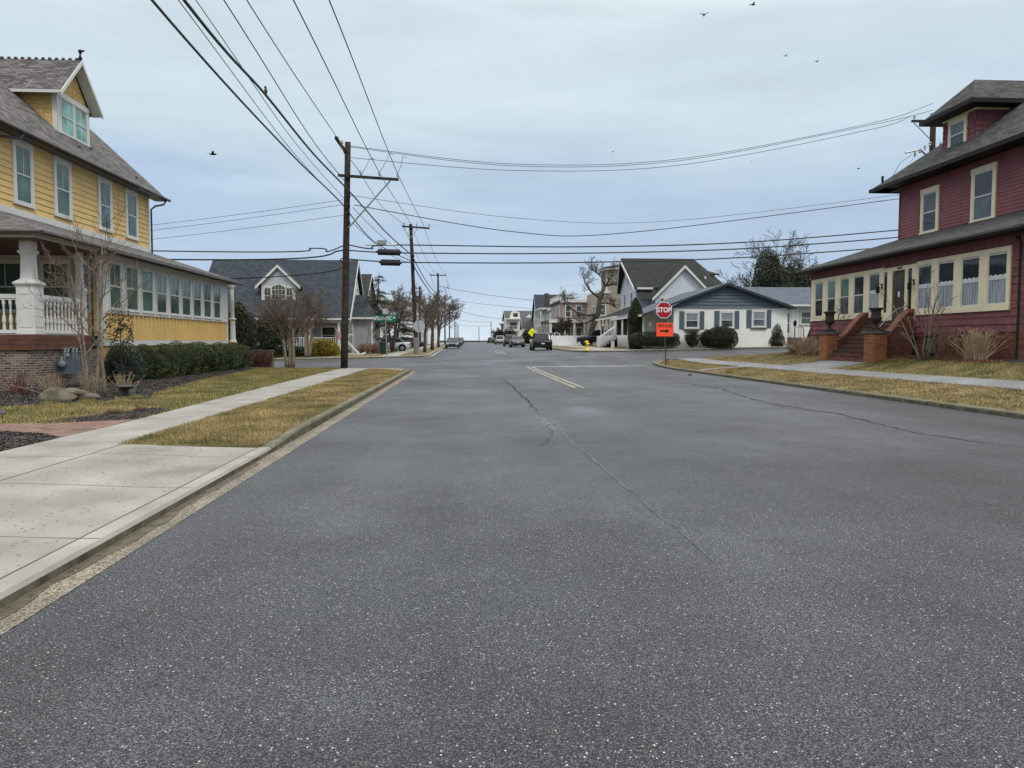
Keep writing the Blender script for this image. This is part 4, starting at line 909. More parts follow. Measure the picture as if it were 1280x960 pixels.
for ya in (sb + .02, sa - .72):
    m = MB(); m.box(16.05, 16.62, ya, ya + .68, .4, 1.88); build(m, 'pier', M_brickR, ST)
    m = MB(); m.box(15.98, 16.69, ya - .07, ya + .75, 1.883, 1.98); build(m, 'pier_cap', M_stoned, ST)
    u = MB(); u.sqlathe((16.33, ya + .34, 1.98), [(.2, 0), (.2, .07)]); u.lathe((16.33, ya + .34, 2.05), [(.17, 0), (.15, .05), (.07, .14), (.06, .22), (.10, .27), (.19, .33), (.225, .42), (.19, .5), (.18, .68), (.20, .74), (.27, .80), (.28, .84), (.22, .845)], 16)
    urn = build(u, 'urn', mat('rusty_iron', (.03, .02, .018), .7, .2, 6, .3, 30), None, True, org=(16.33, ya + .34, 1.98))
    setp(urn, 'dark iron pedestal urn on the ' + ('left brick pier farther along the steps' if ya > 31 else 'right brick pier nearer the bare shrub'), 'urn', 'urns on the brick step piers')
m = MB(); m.tube([(16.5, 28.75, 1.95), (16.9, 28.8, 2.4), (17.4, 28.85, 2.85), (17.95, 28.9, 3.02)], .022, 6); m.tube([(17.7, 28.85, 2.9), (17.7, 28.85, 2.7)], .015, 5); build(m, 'handrail', M_galv, ST)

# ------------------------------------------------------------------ grey house across the side street
GH = thing('grey_house', 'grey house with blue-grey roof, gabled dormer and white porch across the side street', 'house', (-17, 70, .15))
gx0, gx1, gy0, gyr, gy1 = -23.4, -10.5, 66.3, 71.5, 76.7; zE, zR = 3.62, 9.3
m = MB(); m.box(gx0 + .2, gx1 - .0, gy0 + 1.6, gy1, -.5, 3.5); lap(m, FY(gy0 + 1.6), gx0, gx1, .8, 3.6, .18)
m.ext(FX(gx1, 1), [(gy0, 3.5), (gy1, 3.5), (gyr, zR - .2)], 0, -12.5); lap(m, FX(gx1, 1), gy0 + 1.6, gy1, .8, 3.6, .18)
build(m, 'wall', M_grey, GH)
m = MB(); lap(m, FX(gx1, 1), 0, 0, 3.5, zR - .3, .18, d=.03, wf=lambda z: (gy0 + (gyr - gy0) * (z - 3.5) / (zR - 3.7), gy1 + (gyr - gy1) * (z - 3.5) / (zR - 3.7))); build(m, 'gable_siding', M_whites, GH)
m = MB(); slab(m, (gx0 - .3, gy0 - .4, zE), (gx1 + .35, gy0 - .4, zE), (gx1 + .35, gyr, zR), (gx0 - .3, gyr, zR)); slab(m, (gx0 - .3, gy1 + .4, zE), (gx1 + .35, gy1 + .4, zE), (gx1 + .35, gyr, zR + .001), (gx0 - .3, gyr, zR + .001)); build(m, 'roof', M_roofblue, GH)
m = MB()
for ya in (gy0 - .4, gy1 + .4): slab(m, (gx1 + .352, ya, zE - .02), (gx1 + .40, ya, zE - .02), (gx1 + .40, gyr, zR - .02), (gx1 + .352, gyr, zR - .02), .3)
m.box(gx0 - .3, gx1 + .35, gy0 - .5, gy0 - .402, zE - .16, zE - .02); m.box(gx0, gx1, gy0 - .1, gy0 + .1, 3.2, 3.47)
build(m, 'roof_trim', M_white, GH)
for x in (-22.2, -19.2, -18.2, -13.75, -11.2):
    m = MB(); m.sqlathe((x, gy0 + .0, .7), [(.11, 0), (.11, 2.6)]); build(m, 'porch_post', M_white, GH)
m = MB(); m.box(gx0, gx1, gy0 - .1, gy0 + 1.7, .3, .78); build(m, 'porch_deck', mat('deck_stone', (.07, .075, .06), .9), GH)
m = MB(); railing(m, (-16.0, gy0), (-11.2, gy0), .78, 1.15, .2, .05); railing(m, (-22, gy0), (-19.2, gy0), .78, 1.15, .2, .05); build(m, 'porch_railing', M_white, GH)
m = MB(); m.ob(FY(gy0 + 1.6), -17.6, -16.6, .8, 3.0, 0, .06); build(m, 'door', M_whites, GH)
for a, b in ((-20.6, -19.8), (-15.7, -14.9), (-14.6, -13.9), (-13.1, -11.7)): window(GH, FY(gy0 + 1.6), a, b, 1.3, 3.0, M_glassD, muntin=0)
window(GH, FX(gx1, 1), 69.6, 70.5, 5.2, 6.7, M_glassG, muntin=1)
window(GH, FX(gx1, 1), 72, 73, 5.2, 6.7, M_glassG, muntin=1)
window(GH, FX(gx1, 1), 72, 73, 1.4, 2.8, M_glassD, muntin=1)
dx0, dx1, dyf = -18.2, -15.25, 67.6; dc = (dx0 + dx1) / 2
m = MB(); m.box(dx0, dx1, dyf + .01, 71, 4.6, 6.9); lap(m, FY(dyf), dx0, dx1, 4.85, 6.85, .15); m.ext(FY(dyf), [(dx0, 6.85), (dx1, 6.85), (dc, 8.2)], -.01, -3); lap(m, FY(dyf), 0, 0, 6.85, 8.1, .1, wf=lambda z: (dx0 + (dc - dx0) * (z - 6.85) / 1.35, dx1 + (dc - dx1) * (z - 6.85) / 1.35))
build(m, 'dormer_wall', M_greylt, GH)
m = MB()
for a in (dx0 - .45, dx1 + .45): slab(m, (a, dyf - .3, 6.55), (a, 71, 6.55), (dc, 71, 8.45), (dc, dyf - .3, 8.45), .1)
build(m, 'dormer_roof', M_roofblue, GH)
m = MB()
for a in (dx0 - .5, dx1 + .5): slab(m, (a, dyf - .34, 6.5), (a, dyf - .302, 6.5), (dc, dyf - .302, 8.42), (dc, dyf - .34, 8.42), .28)
m.ob(FY(dyf), dx0 - .02, dx0 + .12, 4.8, 6.6, 0, .05); m.ob(FY(dyf), dx1 - .12, dx1 + .02, 4.8, 6.6, 0, .05); m.ob(FY(dyf), dx0, dx1, 4.74, 4.9, 0, .07)
build(m, 'dormer_trim', M_white, GH)
window(GH, FY(dyf), dx0 + .15, dx0 + .9, 4.9, 6.45, M_glassG, tw=.08, muntin=1); window(GH, FY(dyf), dx1 - .9, dx1 - .15, 4.9, 6.45, M_glassG, tw=.08, muntin=1)
fr = FY(dyf); m = MB(); a, b = dc - .68, dc + .68
arcp = [(dc + .68 * math.cos(R(t)), 6.2 + .5 * math.sin(R(t))) for t in range(0, 181, 15)]; arci = [(dc + .60 * math.cos(R(t)), 6.2 + .42 * math.sin(R(t))) for t in range(180, -1, -15)]
m.ext(fr, [(a, 4.9), (a, 6.2), (a + .08, 6.2), (a + .08, 4.9)], 0, .08); m.ext(fr, [(b - .08, 4.9), (b - .08, 6.2), (b, 6.2), (b, 4.9)], 0, .08)
for i in range(12): m.ext(fr, [arcp[i], arcp[i + 1], arci[11 - i], arci[12 - i]], 0, .08)
for s in (dc - .3, dc, dc + .3): m.ob(fr, s - .015, s + .015, 4.95, 6.55, 0, .06)
for z in (5.3, 5.75, 6.2): m.ob(fr, a + .08, b - .08, z - .015, z + .015, 0, .055)
w_ = build(m, 'arched_window', M_white, GH)
m = MB(); m.ext(fr, [(a + .08, 4.95), (b - .08, 4.95)] + arci[::-1], .01, .04); build(m, 'pane', M_glassG, w_)
# right bay of the grey house
m = MB(); m.box(-10.48, -8.6, 69.2, 75, -.3, 3.7); lap(m, FY(69.2), -10.48, -8.6, .5, 3.7, .18); lap(m, FX(-8.6, 1), 69.2, 75, .5, 3.7, .18); build(m, 'bay_wall', M_grey, GH)
m = MB(); slab(m, (-10.8, 68.8, 3.8), (-8.2, 68.8, 3.8), (-9.6, 71.5, 6.0), (-10.8, 71.5, 6.0)); slab(m, (-8.2, 68.8, 3.8), (-8.2, 75.4, 3.8), (-9.6, 72.5, 6.0), (-9.6, 71.5, 6.0)); build(m, 'bay_roof', M_roofblue, GH)
m = MB(); m.box(-10.8, -8.1, 68.68, 68.8, 3.62, 3.8); m.box(-10.46, -10.36, 69.05, 69.18, .4, 3.7); m.box(-8.75, -8.55, 69.05, 69.18, .4, 3.7); build(m, 'bay_trim', M_white, GH)
fb = bpy.data.objects; 

# ------------------------------------------------------------------ blue-gabled rancher on the right
RR = thing('white_rancher', 'low white block house with slate-blue gable and shuttered windows', 'house', (22, 62, 1.1))
rx0, rx1 = 17.15, 26.8
m = MB(); m.box(rx0, rx1, 60, 72, .3, 4.35); m.box(26.8, 36, 62.5, 72, .3, 4.75); build(m, 'wall', M_block, RR)
m = MB(); pk = 21.5; 
m.ext(FY(60), [(rx0 - .3, 4.33), (rx1 + .3, 4.33), (pk + .3, 6.15), (pk - .3, 6.15)], .03, -1)
lap(m, FY(60), 0, 0, 4.33, 6.1, .26, .07, d=.03, wf=lambda z: (rx0 - .3 + (pk - rx0) * (z - 4.33) / 1.85, rx1 + .3 + (pk - rx1) * (z - 4.33) / 1.85)); build(m, 'gable_siding', M_blue, RR)
m = MB(); slab(m, (rx0 - 2.8, 59.5, 3.75), (rx0 - 2.8, 72, 3.75), (pk, 72, 6.35), (pk, 59.5, 6.35), .13); slab(m, (rx1 + .5, 59.5, 4.38), (rx1 + .5, 72, 4.38), (pk, 72, 6.351), (pk, 59.5, 6.351), .13)
slab(m, (26.5, 61.9, 4.72), (36, 61.9, 4.72), (34, 66.5, 6.55), (23.5, 66.5, 6.55), .13); build(m, 'roof', M_roofblue2, RR)
m = MB()
slab(m, (rx0 - 2.8, 59.46, 3.77), (rx0 - 2.8, 59.495, 3.77), (pk, 59.495, 6.37), (pk, 59.46, 6.37), .2); slab(m, (rx1 + .5, 59.46, 4.40), (rx1 + .5, 59.495, 4.40), (pk, 59.495, 6.37), (pk, 59.46, 6.37), .2)
build(m, 'rake_board', mat('navy_trim', (.03, .04, .055), .5), RR)
m = MB(); m.box(27.35, 36, 61.75, 61.9, 4.58, 4.74); m.box(rx0 - 2.9, rx0 - 2.8, 59.5, 72, 3.6, 3.77); build(m, 'gutter', M_white, RR)
for a, b, z0, z1 in ((18.05, 19.3, 2.62, 4.02), (21.0, 22.25, 2.66, 4.06), (23.72, 24.97, 2.74, 4.14)):
    window(RR, FY(60), a, b, z0, z1, mat('blind_glass', (.22, .24, .26), .3, spec=.7), tw=.12, muntin=0, glass2=M_glassG, dep=.08)
    for c in (a - .42, b + .04):
        m = MB(); m.ob(FY(60), c, c + .38, z0 - .04, z1 + .04, 0, .05)
        for q in range(9): m.ob(FY(60), c + .04, c + .34, z0 + .04 + q * .15, z0 + .13 + q * .15, .05, .06)
        build(m, 'shutter', M_blue, RR)
    m = MB(); m.ob(FY(60), a - .05, b + .05, z0 - .14, z0 - .05, 0, .12); build(m, 'sill', M_stoned, RR)
fr = FY(62.5)
m = MB(); m.ob(fr, 27.15, 28.25, 1.95, 4.2, 0, .06); d_ = build(m, 'door', M_white, RR)
m = MB(); m.ob(fr, 27.35, 28.05, 2.3, 4.0, .06, .07); build(m, 'door_pane', M_glassG, d_)
m = MB(); m.ob(fr, 27.35, 28.05, 3.12, 3.18, .07, .08); m.ob(fr, 27.68, 27.72, 2.3, 4.0, .07, .08); build(m, 'door_muntin', M_white, d_)
window(RR, fr, 29.0, 30.2, 3.0, 4.25, M_glassG, tw=.1, muntin=0); window(RR, fr, 30.3, 31.4, 3.0, 4.25, M_glassG, tw=.1, muntin=0)
m = MB(); m.box(27.0, 28.6, 61.2, 62.49, .8, 1.9); m.box(27.0, 28.6, 60.8, 61.2, .8, 1.5); build(m, 'stoop', mat('stoop_brick', (.10, .08, .07), .9), RR)
m = MB(); m.tube([(28.65, 60.9, 1.4), (28.65, 60.9, 2.5), (28.65, 61.3, 2.8), (28.65, 62.3, 2.8)], .03, 5)
for y in (61.0, 61.3, 61.6, 61.9): m.tube([(28.65, y, 1.9), (28.65, y, 2.75)], .015, 4)
build(m, 'iron_railing', M_stoned, RR)
# side porch
m = MB(); 
for y in (60.4, 63, 66): m.sqlathe((14.7, y, .7), [(.07, 0), (.07, 3.0)])
build(m, 'porch_post', M_white, RR)
m = MB(); railing(m, (14.7, 60.4), (17.1, 60.4), .95, 1.0, .16, .04); build(m, 'porch_railing', M_white, RR)
m = MB(); m.box(14.5, 17.14, 60.2, 70, .3, .95); build(m, 'porch_deck', M_brickRD, RR)
window(RR, FX(rx0, -1), 61.2, 62.4, 1.9, 3.5, M_glassD, muntin=0); window(RR, FX(rx0, -1), 64.2, 65.4, 1.9, 3.5, M_glassD, muntin=0)

# ------------------------------------------------------------------ big white house behind it
BH = thing('white_house', 'tall white house with dark green roof and cross gable behind the shuttered house', 'house', (22.5, 82, 1))
bx0, bx1, by0, by1 = 18.2, 26.6, 78, 86; zE, zR = 7.5, 10.7; ym = 82
m = MB(); m.box(bx0, bx1, by0, by1, 0, zE); lap(m, FY(by0), bx0, bx1, 1, zE, .2); lap(m, FX(bx0, -1), by0, by1, 1, zE, .2)
m.ext(FX(bx0, -1), [(by0, zE), (by1, zE), (ym, zR)], 0, -7.2); lap(m, FX(bx0, -1), 0, 0, zE, zR - .2, .2, wf=lambda z: (by0 + (ym - by0) * (z - zE) / (zR - zE), by1 + (ym - by1) * (z - zE) / (zR - zE)))
gx, gw = 22.9, 3.0
m.box(gx - gw, gx + gw, 76.5, 78.2, 1, 6.4); lap(m, FY(76.5), gx - gw, gx + gw, 1, 6.4, .2); m.ext(FY(76.5), [(gx - gw, 6.4), (gx + gw, 6.4), (gx, 9.4)], -.01, -4)
lap(m, FY(76.5), 0, 0, 6.4, 9.2, .2, wf=lambda z: (gx - gw + (z - 6.4), gx + gw - (z - 6.4)))
build(m, 'wall', mat('pale_blue_siding', (.52, .56, .61), .6, .05, 2), BH)
m = MB(); slab(m, (bx0 - .3, by0 - .4, zE - .2), (27.0, by0 - .4, zE - .2), (25.6, ym, zR + .15), (bx0 - .9, ym, zR + .15), .14)
slab(m, (bx0 - .3, by1 + .4, zE - .2), (27, by1 + .4, zE - .2), (25.6, ym, zR + .151), (bx0 - .9, ym, zR + .151), .14)
slab(m, (25.6, ym, zR + .15), (27.0, by0 - .4, zE - .2), (31.5, by0 + 2, 5.5), (27.5, ym, 8.2), .1)
for s in (-1, 1): slab(m, (gx + s * (gw + .35), 76.1, 6.15), (gx + s * (gw + .35), 80.5, 6.15), (gx, 80.5, 9.55), (gx, 76.1, 9.55), .12)
slab(m, (15.0, 74.0, 4.1), (20.2, 74.0, 4.1), (20.2, 78.05, 5.3), (17.5, 78.05, 5.3), .12); slab(m, (15.0, 74.0, 4.1), (17.5, 78.05, 5.3), (18.1, 84, 5.3), (15.0, 84, 4.1), .12)
slab(m, (18.2, 76.6, 6.0), (19.9, 76.6, 6.0), (19.9, 78.2, 7.2), (18.2, 78.2, 7.2), .1)
build(m, 'roof', M_roofgreen, BH)
m = MB()
for ya in (by0 - .4, by1 + .4): slab(m, (bx0 - .42 if ya < 80 else bx0 - .42, ya, zE - .22), (bx0 - .34, ya, zE - .22), (bx0 - .94, ym, zR + .13), (bx0 - 1.02, ym, zR + .13), .3)
for s in (-1, 1): slab(m, (gx + s * (gw + .45), 76.0, 6.05), (gx + s * (gw + .45), 76.09, 6.05), (gx, 76.09, 9.52), (gx, 76.0, 9.52), .3)
m.box(bx0, 19.9, by0 - .5, by0 - .4, zE - .4, zE - .2); m.box(14.9, 20.2, 73.88, 73.99, 3.9, 4.1); m.box(14.88, 14.99, 73.9, 84, 3.9, 4.1)
build(m, 'roof_trim', M_white, BH)
window(BH, FX(bx0, -1), 81.3, 82.3, 8.0, 9.6, M_glassG, muntin=0); window(BH, FX(bx0, -1), 79.5, 80.5, 5.4, 7.0, M_glassG, muntin=0); window(BH, FX(bx0, -1), 83, 84, 5.4, 7.0, M_glassG, muntin=0)
window(BH, FY(76.5), 20.3, 20.9, 5.2, 6.2, M_glassG, muntin=0)
for x, y in [(x, 74.2) for x in (15.2, 15.9, 16.6, 17.3, 18.0, 18.9, 20.0)] + [(15.2, y) for y in (76, 78, 80, 82)]:
    m = MB(); m.sqlathe((x, y, 1), [(.08, 0), (.08, 2.95)]); build(m, 'porch_post', M_white, BH)
m = MB(); m.box(15.4, 20, 74.4, 77.9, 1, 3.9); build(m, 'porch_glazing', M_glassD, BH)
m = MB(); m.box(15.1, 20.1, 74.1, 74.3, 1.0, 2.2); m.box(15.05, 15.3, 74.1, 84, 1, 2.2); build(m, 'porch_knee_wall', M_whites, BH)
m = MB()
for y in (73.2, 74.1):
    a, b = Vector((13.2, y - 1.2, .95)), Vector((15.0, y, 2.1)); m.tube([a + Vector((0, 0, .95)), b + Vector((0, 0, .95))], .05, 4); m.tube([a + Vector((0, 0, .15)), b + Vector((0, 0, .15))], .04, 4)
    for i in range(9): p = a.lerp(b, i / 8); m.tube([p, p + Vector((0, 0, .95 if i not in (0, 8) else 1.15))], .035 if i not in (0, 8) else .07, 4)
build(m, 'stair_railing', M_white, BH)
m = MB()
for i in range(6): m.box(13.3 + i * .3, 15.0, 72.2, 73.9, .6, 1.1 + i * .19)
build(m, 'porch_stairs', M_grey, BH)
m = MB(); m.tube([(26.0, 79.0, 8.0), (26.0, 79.0, 8.6)], .12, 6); build(m, 'vent_pipe', M_white, BH)
m = MB(); m.box(25.6, 27.6, 80.5, 83, 6, 9.0); build(m, 'rear_dormer_wall', M_tan, BH)
m = MB(); slab(m, (25.2, 80.2, 9.0), (28.1, 80.2, 9.0), (26.8, 83, 9.8), (25.2, 83, 9.9), .12); build(m, 'rear_dormer_roof', M_roofgreen, BH)

# ------------------------------------------------------------------ tan tower house and the row beyond
TH = thing('tan_tower_house', 'four-storey tan house with octagonal top and arched window behind the white house', 'house', (24, 100, 1))
def octo(cx, cy, r): return [(cx + r * math.cos(R(22.5 + 45 * i)), cy + r * math.sin(R(22.5 + 45 * i))) for i in range(8)]
def prism(m, pl, z0, z1, k=1, c=None):
    n = len(pl); top = pl if k == 1 else [(c[0] + (x - c[0]) * k, c[1] + (y - c[1]) * k) for x, y in pl]
    m.add([(x, y, z0) for x, y in pl] + [(x, y, z1) for x, y in top], [tuple(range(n)), tuple(range(2 * n - 1, n - 1, -1))] + [(i, (i + 1) % n, n + (i + 1) % n, n + i) for i in range(n)])
m = MB(); c = (23.0, 100); prism(m, octo(*c, 4.4), 1, 11.3); m.box(17.5, 27, 98, 106, 0, 8.2); build(m, 'wall', M_tan, TH)
m = MB(); prism(m, octo(*c, 4.9), 11.3, 11.5); prism(m, octo(*c, 4.8), 11.5, 12.0, .55, c); build(m, 'roof', M_rooffar, TH)
m = MB()
for (x, y) in octo(*c, 4.42): m.box(x - .12, x + .12, y - .12, y + .12, 1, 11.3)
prism(m, octo(*c, 4.95), 11.1, 11.29); m.box(17.3, 19.4, 97.8, 98.2, 8.0, 8.3); build(m, 'trim', M_white, TH)
yf = 100 - 4.4 * math.cos(R(22.5))
fr = FY(yf); m = MB()
arcp = [(22.9 + 1.05 * math.cos(R(t)), 9.0 + .5 * math.sin(R(t))) for t in range(0, 181, 20)]; m.ext(fr, [(21.85, 6.4), (23.95, 6.4)] + arcp, 0, .08); w_ = build(m, 'arched_window', M_white, TH)
m = MB(); 
m.ext(fr, [(22.0, 6.55), (22.83, 6.55), (22.83, 9.3), (22.0, 9.05)], .08, .1); m.ext(fr, [(22.97, 6.55), (23.8, 6.55), (23.8, 9.05), (22.97, 9.3)], .08, .1); build(m, 'pane', M_glassG, w_)
window(TH, FX(c[0] - 4.4 * math.cos(R(22.5)), -1), 99.3, 100.7, 7.2, 8.8, M_glassG, muntin=0)
for z in (2.2, 4.8): window(TH, FX(17.5, -1), 99, 100.5, z, z + 1.6, M_glassG, muntin=0)
for z in (2.2, 5.0): window(TH, FY(98), 17.9, 18.8, z, z + 1.6, M_glassG, muntin=0)
DH = thing('deck_house', 'rosy clapboard house with white roof-deck rail, trellis and porch columns', 'house', (15.5, 110, 1))
m = MB(); m.box(14.2, 22, 108, 122, 0, 7.4); lap(m, FY(108), 14.2, 22, 1, 7.4, .25); lap(m, FX(14.2, -1), 108, 122, 1, 7.4, .25); build(m, 'wall', M_pink, DH)
m = MB(); m.box(13.9, 22.3, 107.7, 122.3, 7.4, 7.65); m.box(12.2, 14.2, 107.0, 120, 4.4, 4.75); m.box(14.2, 18.9, 106.4, 108, 4.4, 4.75); build(m, 'roof', M_rooffar, DH)
m = MB(); railing(m, (14.0, 107.8), (22.2, 107.8), 7.66, .9, .35, .05); railing(m, (14.0, 122), (14.0, 107.8), 7.66, .9, .35, .05); m.box(13.8, 22.4, 107.6, 107.7, 7.3, 7.7)
m.box(14.1, 14.2, 109, 109.1, 7.7, 9.6); m.box(17.6, 17.7, 109, 109.1, 7.7, 9.9); m.tube([(13.8, 109.1, 9.6), (17.8, 109.1, 10.0), (19.5, 109.1, 10.6)], .04, 4); build(m, 'roof_deck_railing', M_white, DH)
m = MB(); 
for x, y in [(x, 106.6) for x in (14.3, 15.8, 17.3, 18.8)] + [(12.4, y) for y in (107.2, 111, 115, 119)]:
    m = MB(); m.sqlathe((x, y, 1), [(.16, 0), (.16, 3.4)]); build(m, 'porch_column', M_white, DH)
m = MB()
m.box(12.1, 14.2, 106.9, 107.0, 4.3, 4.8); m.box(14.2, 19, 106.3, 106.39, 4.3, 4.8); build(m, 'porch_beam', M_white, DH)
for a in (14.6, 16.2, 17.6, 19.4): 
    for z in (1.9, 5.1): window(DH, FY(108), a, a + .95, z, z + 1.8, M_glassG, muntin=0)
window(DH, FX(14.2, -1), 110, 111.4, 5.2, 6.8, M_glassG, muntin=0); window(DH, FX(14.2, -1), 114, 115.4, 5.2, 6.8, M_glassG, muntin=0)
def wgrid(x0, x1, zs, n, w=1.0, h=1.5, face='S'):
    out = []
    for z in zs:
        for i in range(n):
            c = x0 + (x1 - x0) * (i + .5) / n; out.append((face, c - w / 2, c + w / 2, z, z + h))
    return out
h1 = gable_house('row_house', 'grey-roofed white house with two-storey porch left of the roof-deck house', 14.2, 21.5, 124, 136, 1.0, 7.0, 2.2, 'y', M_whites, M_rooffar, wins=wgrid(14.6, 21, (2, 4.9), 3) + wgrid(126, 134, (2, 4.9), 3, face='W'))
m = MB(); m.box(16.9, 18.2, 123.7, 123.95, 1.5, 9.3); build(m, 'dark_panel', M_grey, h1)
m = MB(); m.box(12.6, 14.2, 124, 134, 4.0, 4.2); m.box(12.5, 14.2, 123.8, 134.2, 7.0, 7.25)
for y in (124.1, 127.4, 130.6, 133.8):
    m.box(12.6, 12.8, y, y + .2, 1, 7)
railing(m, (12.65, 134), (12.65, 124), 4.2, .95, .3, .05); build(m, 'balcony', M_white, h1)
h2 = gable_house('row_house', 'steep gabled grey and white house with brown chimney left of the two-storey porch house', 14.0, 21, 142, 152, 1.1, 6.2, 4.6, 'x', M_whites, M_roofblue, wins=wgrid(143.5, 150.5, (2.2, 4.6), 2, face='W') + [('W', 146.5, 147.5, 7.2, 8.6)])
m = MB(); m.box(15.2, 16.0, 141.3, 141.95, 1, 10.8); build(m, 'chimney', mat('chimney_brick', (.07, .05, .045), .9), h2)
h3 = gable_house('row_house', 'small beige cottage with hipped-looking dark roof in front of the taller houses', 11.9, 15.4, 150, 156, 1.1, 4.3, 2.1, 'x', M_creamw, M_rooffar, wins=[('W', 151.5, 152.8, 2, 3.6), ('S', 12.6, 14.4, 1.6, 3.4)])
h4 = gable_house('row_house', 'three-storey cream house with stacked balconies at the far right of the street', 9.6, 16.6, 172, 186, 1.2, 6.8, 2.1, 'x', M_creamw, M_rooffar, wins=[('S', 11.0, 12.0, 7.2, 8.6), ('S', 12.9, 13.6, 4.6, 6.0), ('S', 13.9, 14.6, 4.6, 6.0), ('S', 10.2, 12.2, 4.4, 6.2), ('S', 10.2, 11.2, 1.7, 3.2), ('S', 12.8, 13.8, 1.7, 3.2)] + wgrid(173, 185, (2, 4.8), 4, face='W'))
m = MB(); m.box(9.0, 12.6, 170.6, 172, 4.0, 4.25); railing(m, (9.1, 170.7), (12.5, 170.7), 4.25, 1.0, .3, .06); m.box(9.1, 9.3, 170.7, 170.9, 1, 6.8); m.box(12.3, 12.5, 170.7, 170.9, 1, 6.8); m.box(8.9, 12.7, 170.5, 172, 6.7, 6.95); build(m, 'balcony', M_white, h4)
m = MB(); m.ext(FY(171.8), [(10.3, 6.95), (12.7, 6.95), (12.6, 8.3), (11.9, 8.6), (10.9, 8.6)], 0, -3); dm_ = build(m, 'dormer', M_creamw, h4)
m = MB(); m.ob(FY(171.8), 11.1, 12.2, 7.3, 8.2, 0, .05); build(m, 'dormer_window', M_glassG, dm_)
m = MB(); slab(m, (13.4, 171.6, 6.4), (13.4, 176, 6.4), (15.0, 176, 7.9), (15.0, 171.6, 7.9), .15); slab(m, (16.8, 171.6, 6.4), (16.8, 176, 6.4), (15.0, 176, 7.9), (15.0, 171.6, 7.9), .15); m.ext(FY(171.7), [(13.6, 6.4), (16.6, 6.4), (15.0, 7.75)], 0, -2); build(m, 'gable', M_whites, h4)
h5 = gable_house('row_house', 'long flat-roofed grey building with white cornice near the street end', 12.5, 31, 245, 262, 1.4, 7.6, 0, 'x', mat('dusk_grey', (.16, .16, .165), .8), M_white, wins=wgrid(13, 30, (2.2, 5.2), 7, 1.3, 1.5), oh=.8)
m = MB(); 
for i in range(3): m.box(14 + i * 5, 17 + i * 5, 246, 249, 7.8, 9.0)
build(m, 'roof_cabins', M_whites, h5)
h6 = gable_house('row_house', 'pale green-roofed house with dark walls behind the far parked cars', 11.5, 18, 205, 216, 1.3, 4.8, 2.2, 'y', mat('brick_far', (.22, .12, .10), .8), M_rooffar, wins=wgrid(12, 17.5, (2,), 3))
h7 = gable_house('row_house', 'dark-gabled house beyond the grey porch house on the left', -19.5, -11.4, 84, 93, .2, 6.3, 3.1, 'x', M_whites, M_roofgreen, wins=wgrid(85, 92, (1.6, 4.4), 2, face='E') + [('S', -13, -12, 4.6, 6)])
h8 = gable_house('row_house', 'white two-storey house with low dark roof behind the bare street trees', -16.5, -9.2, 102, 112, .4, 6.0, 2.0, 'y', M_whites, M_roofgreen, wins=wgrid(-15.5, -10, (1.8, 4.2), 3) + wgrid(103.5, 111, (1.8, 4.2), 3, face='E'))
h9 = gable_house('row_house', 'white gabled house behind the second pair of street trees', -17, -9.0, 124, 135, .5, 6.2, 2.6, 'y', M_vinyl, M_rooffar, wins=wgrid(-16, -10, (1.8, 4.2), 3) + wgrid(125, 134, (1.8, 4.2), 3, face='E'))
h10 = gable_house('row_house', 'pale blue-grey house with tall white gable far down the left side', -15, -8.2, 150, 162, .7, 7.2, 2.6, 'y', M_greylt, M_rooffar, wins=wgrid(-14.5, -8.6, (2, 4.6), 3) + wgrid(151, 161, (2, 4.6), 3, face='E'))
h11 = gable_house('row_house', 'plain white flat-topped house farthest along the left side', -14, -7.4, 196, 212, 1.0, 8.0, 0, 'y', M_whites, M_whites, wins=wgrid(-13.5, -7.8, (2, 4.8), 3))
h12 = gable_house('row_house', 'brown-grey house with low gable at the back of the left parking bay', -30, -20.5, 92, 101, .1, 5.6, 2.6, 'x', M_grey, M_roofgreen, wins=wgrid(-29, -21, (1.6,), 3))
# vinyl fence
WF = thing('vinyl_fence', 'long low white vinyl fence crossing the yard between the black suv and the jeep', 'fence', (9.5, 96, .9))
m = MB(); za = T(11, 92) + LZ
for i in range(6): x = 9.7 + i * .92; m.box(x + .05, x + .87, 89.9, 89.94, za + .05, za + 1.25)
build(m, 'panel', M_vinyl, WF)
m = MB()
for i in range(7): x = 9.7 + i * .92; m.box(x - .05, x + .05, 89.87, 89.97, za - .1, za + 1.38)
build(m, 'posts', M_vinyl, WF)

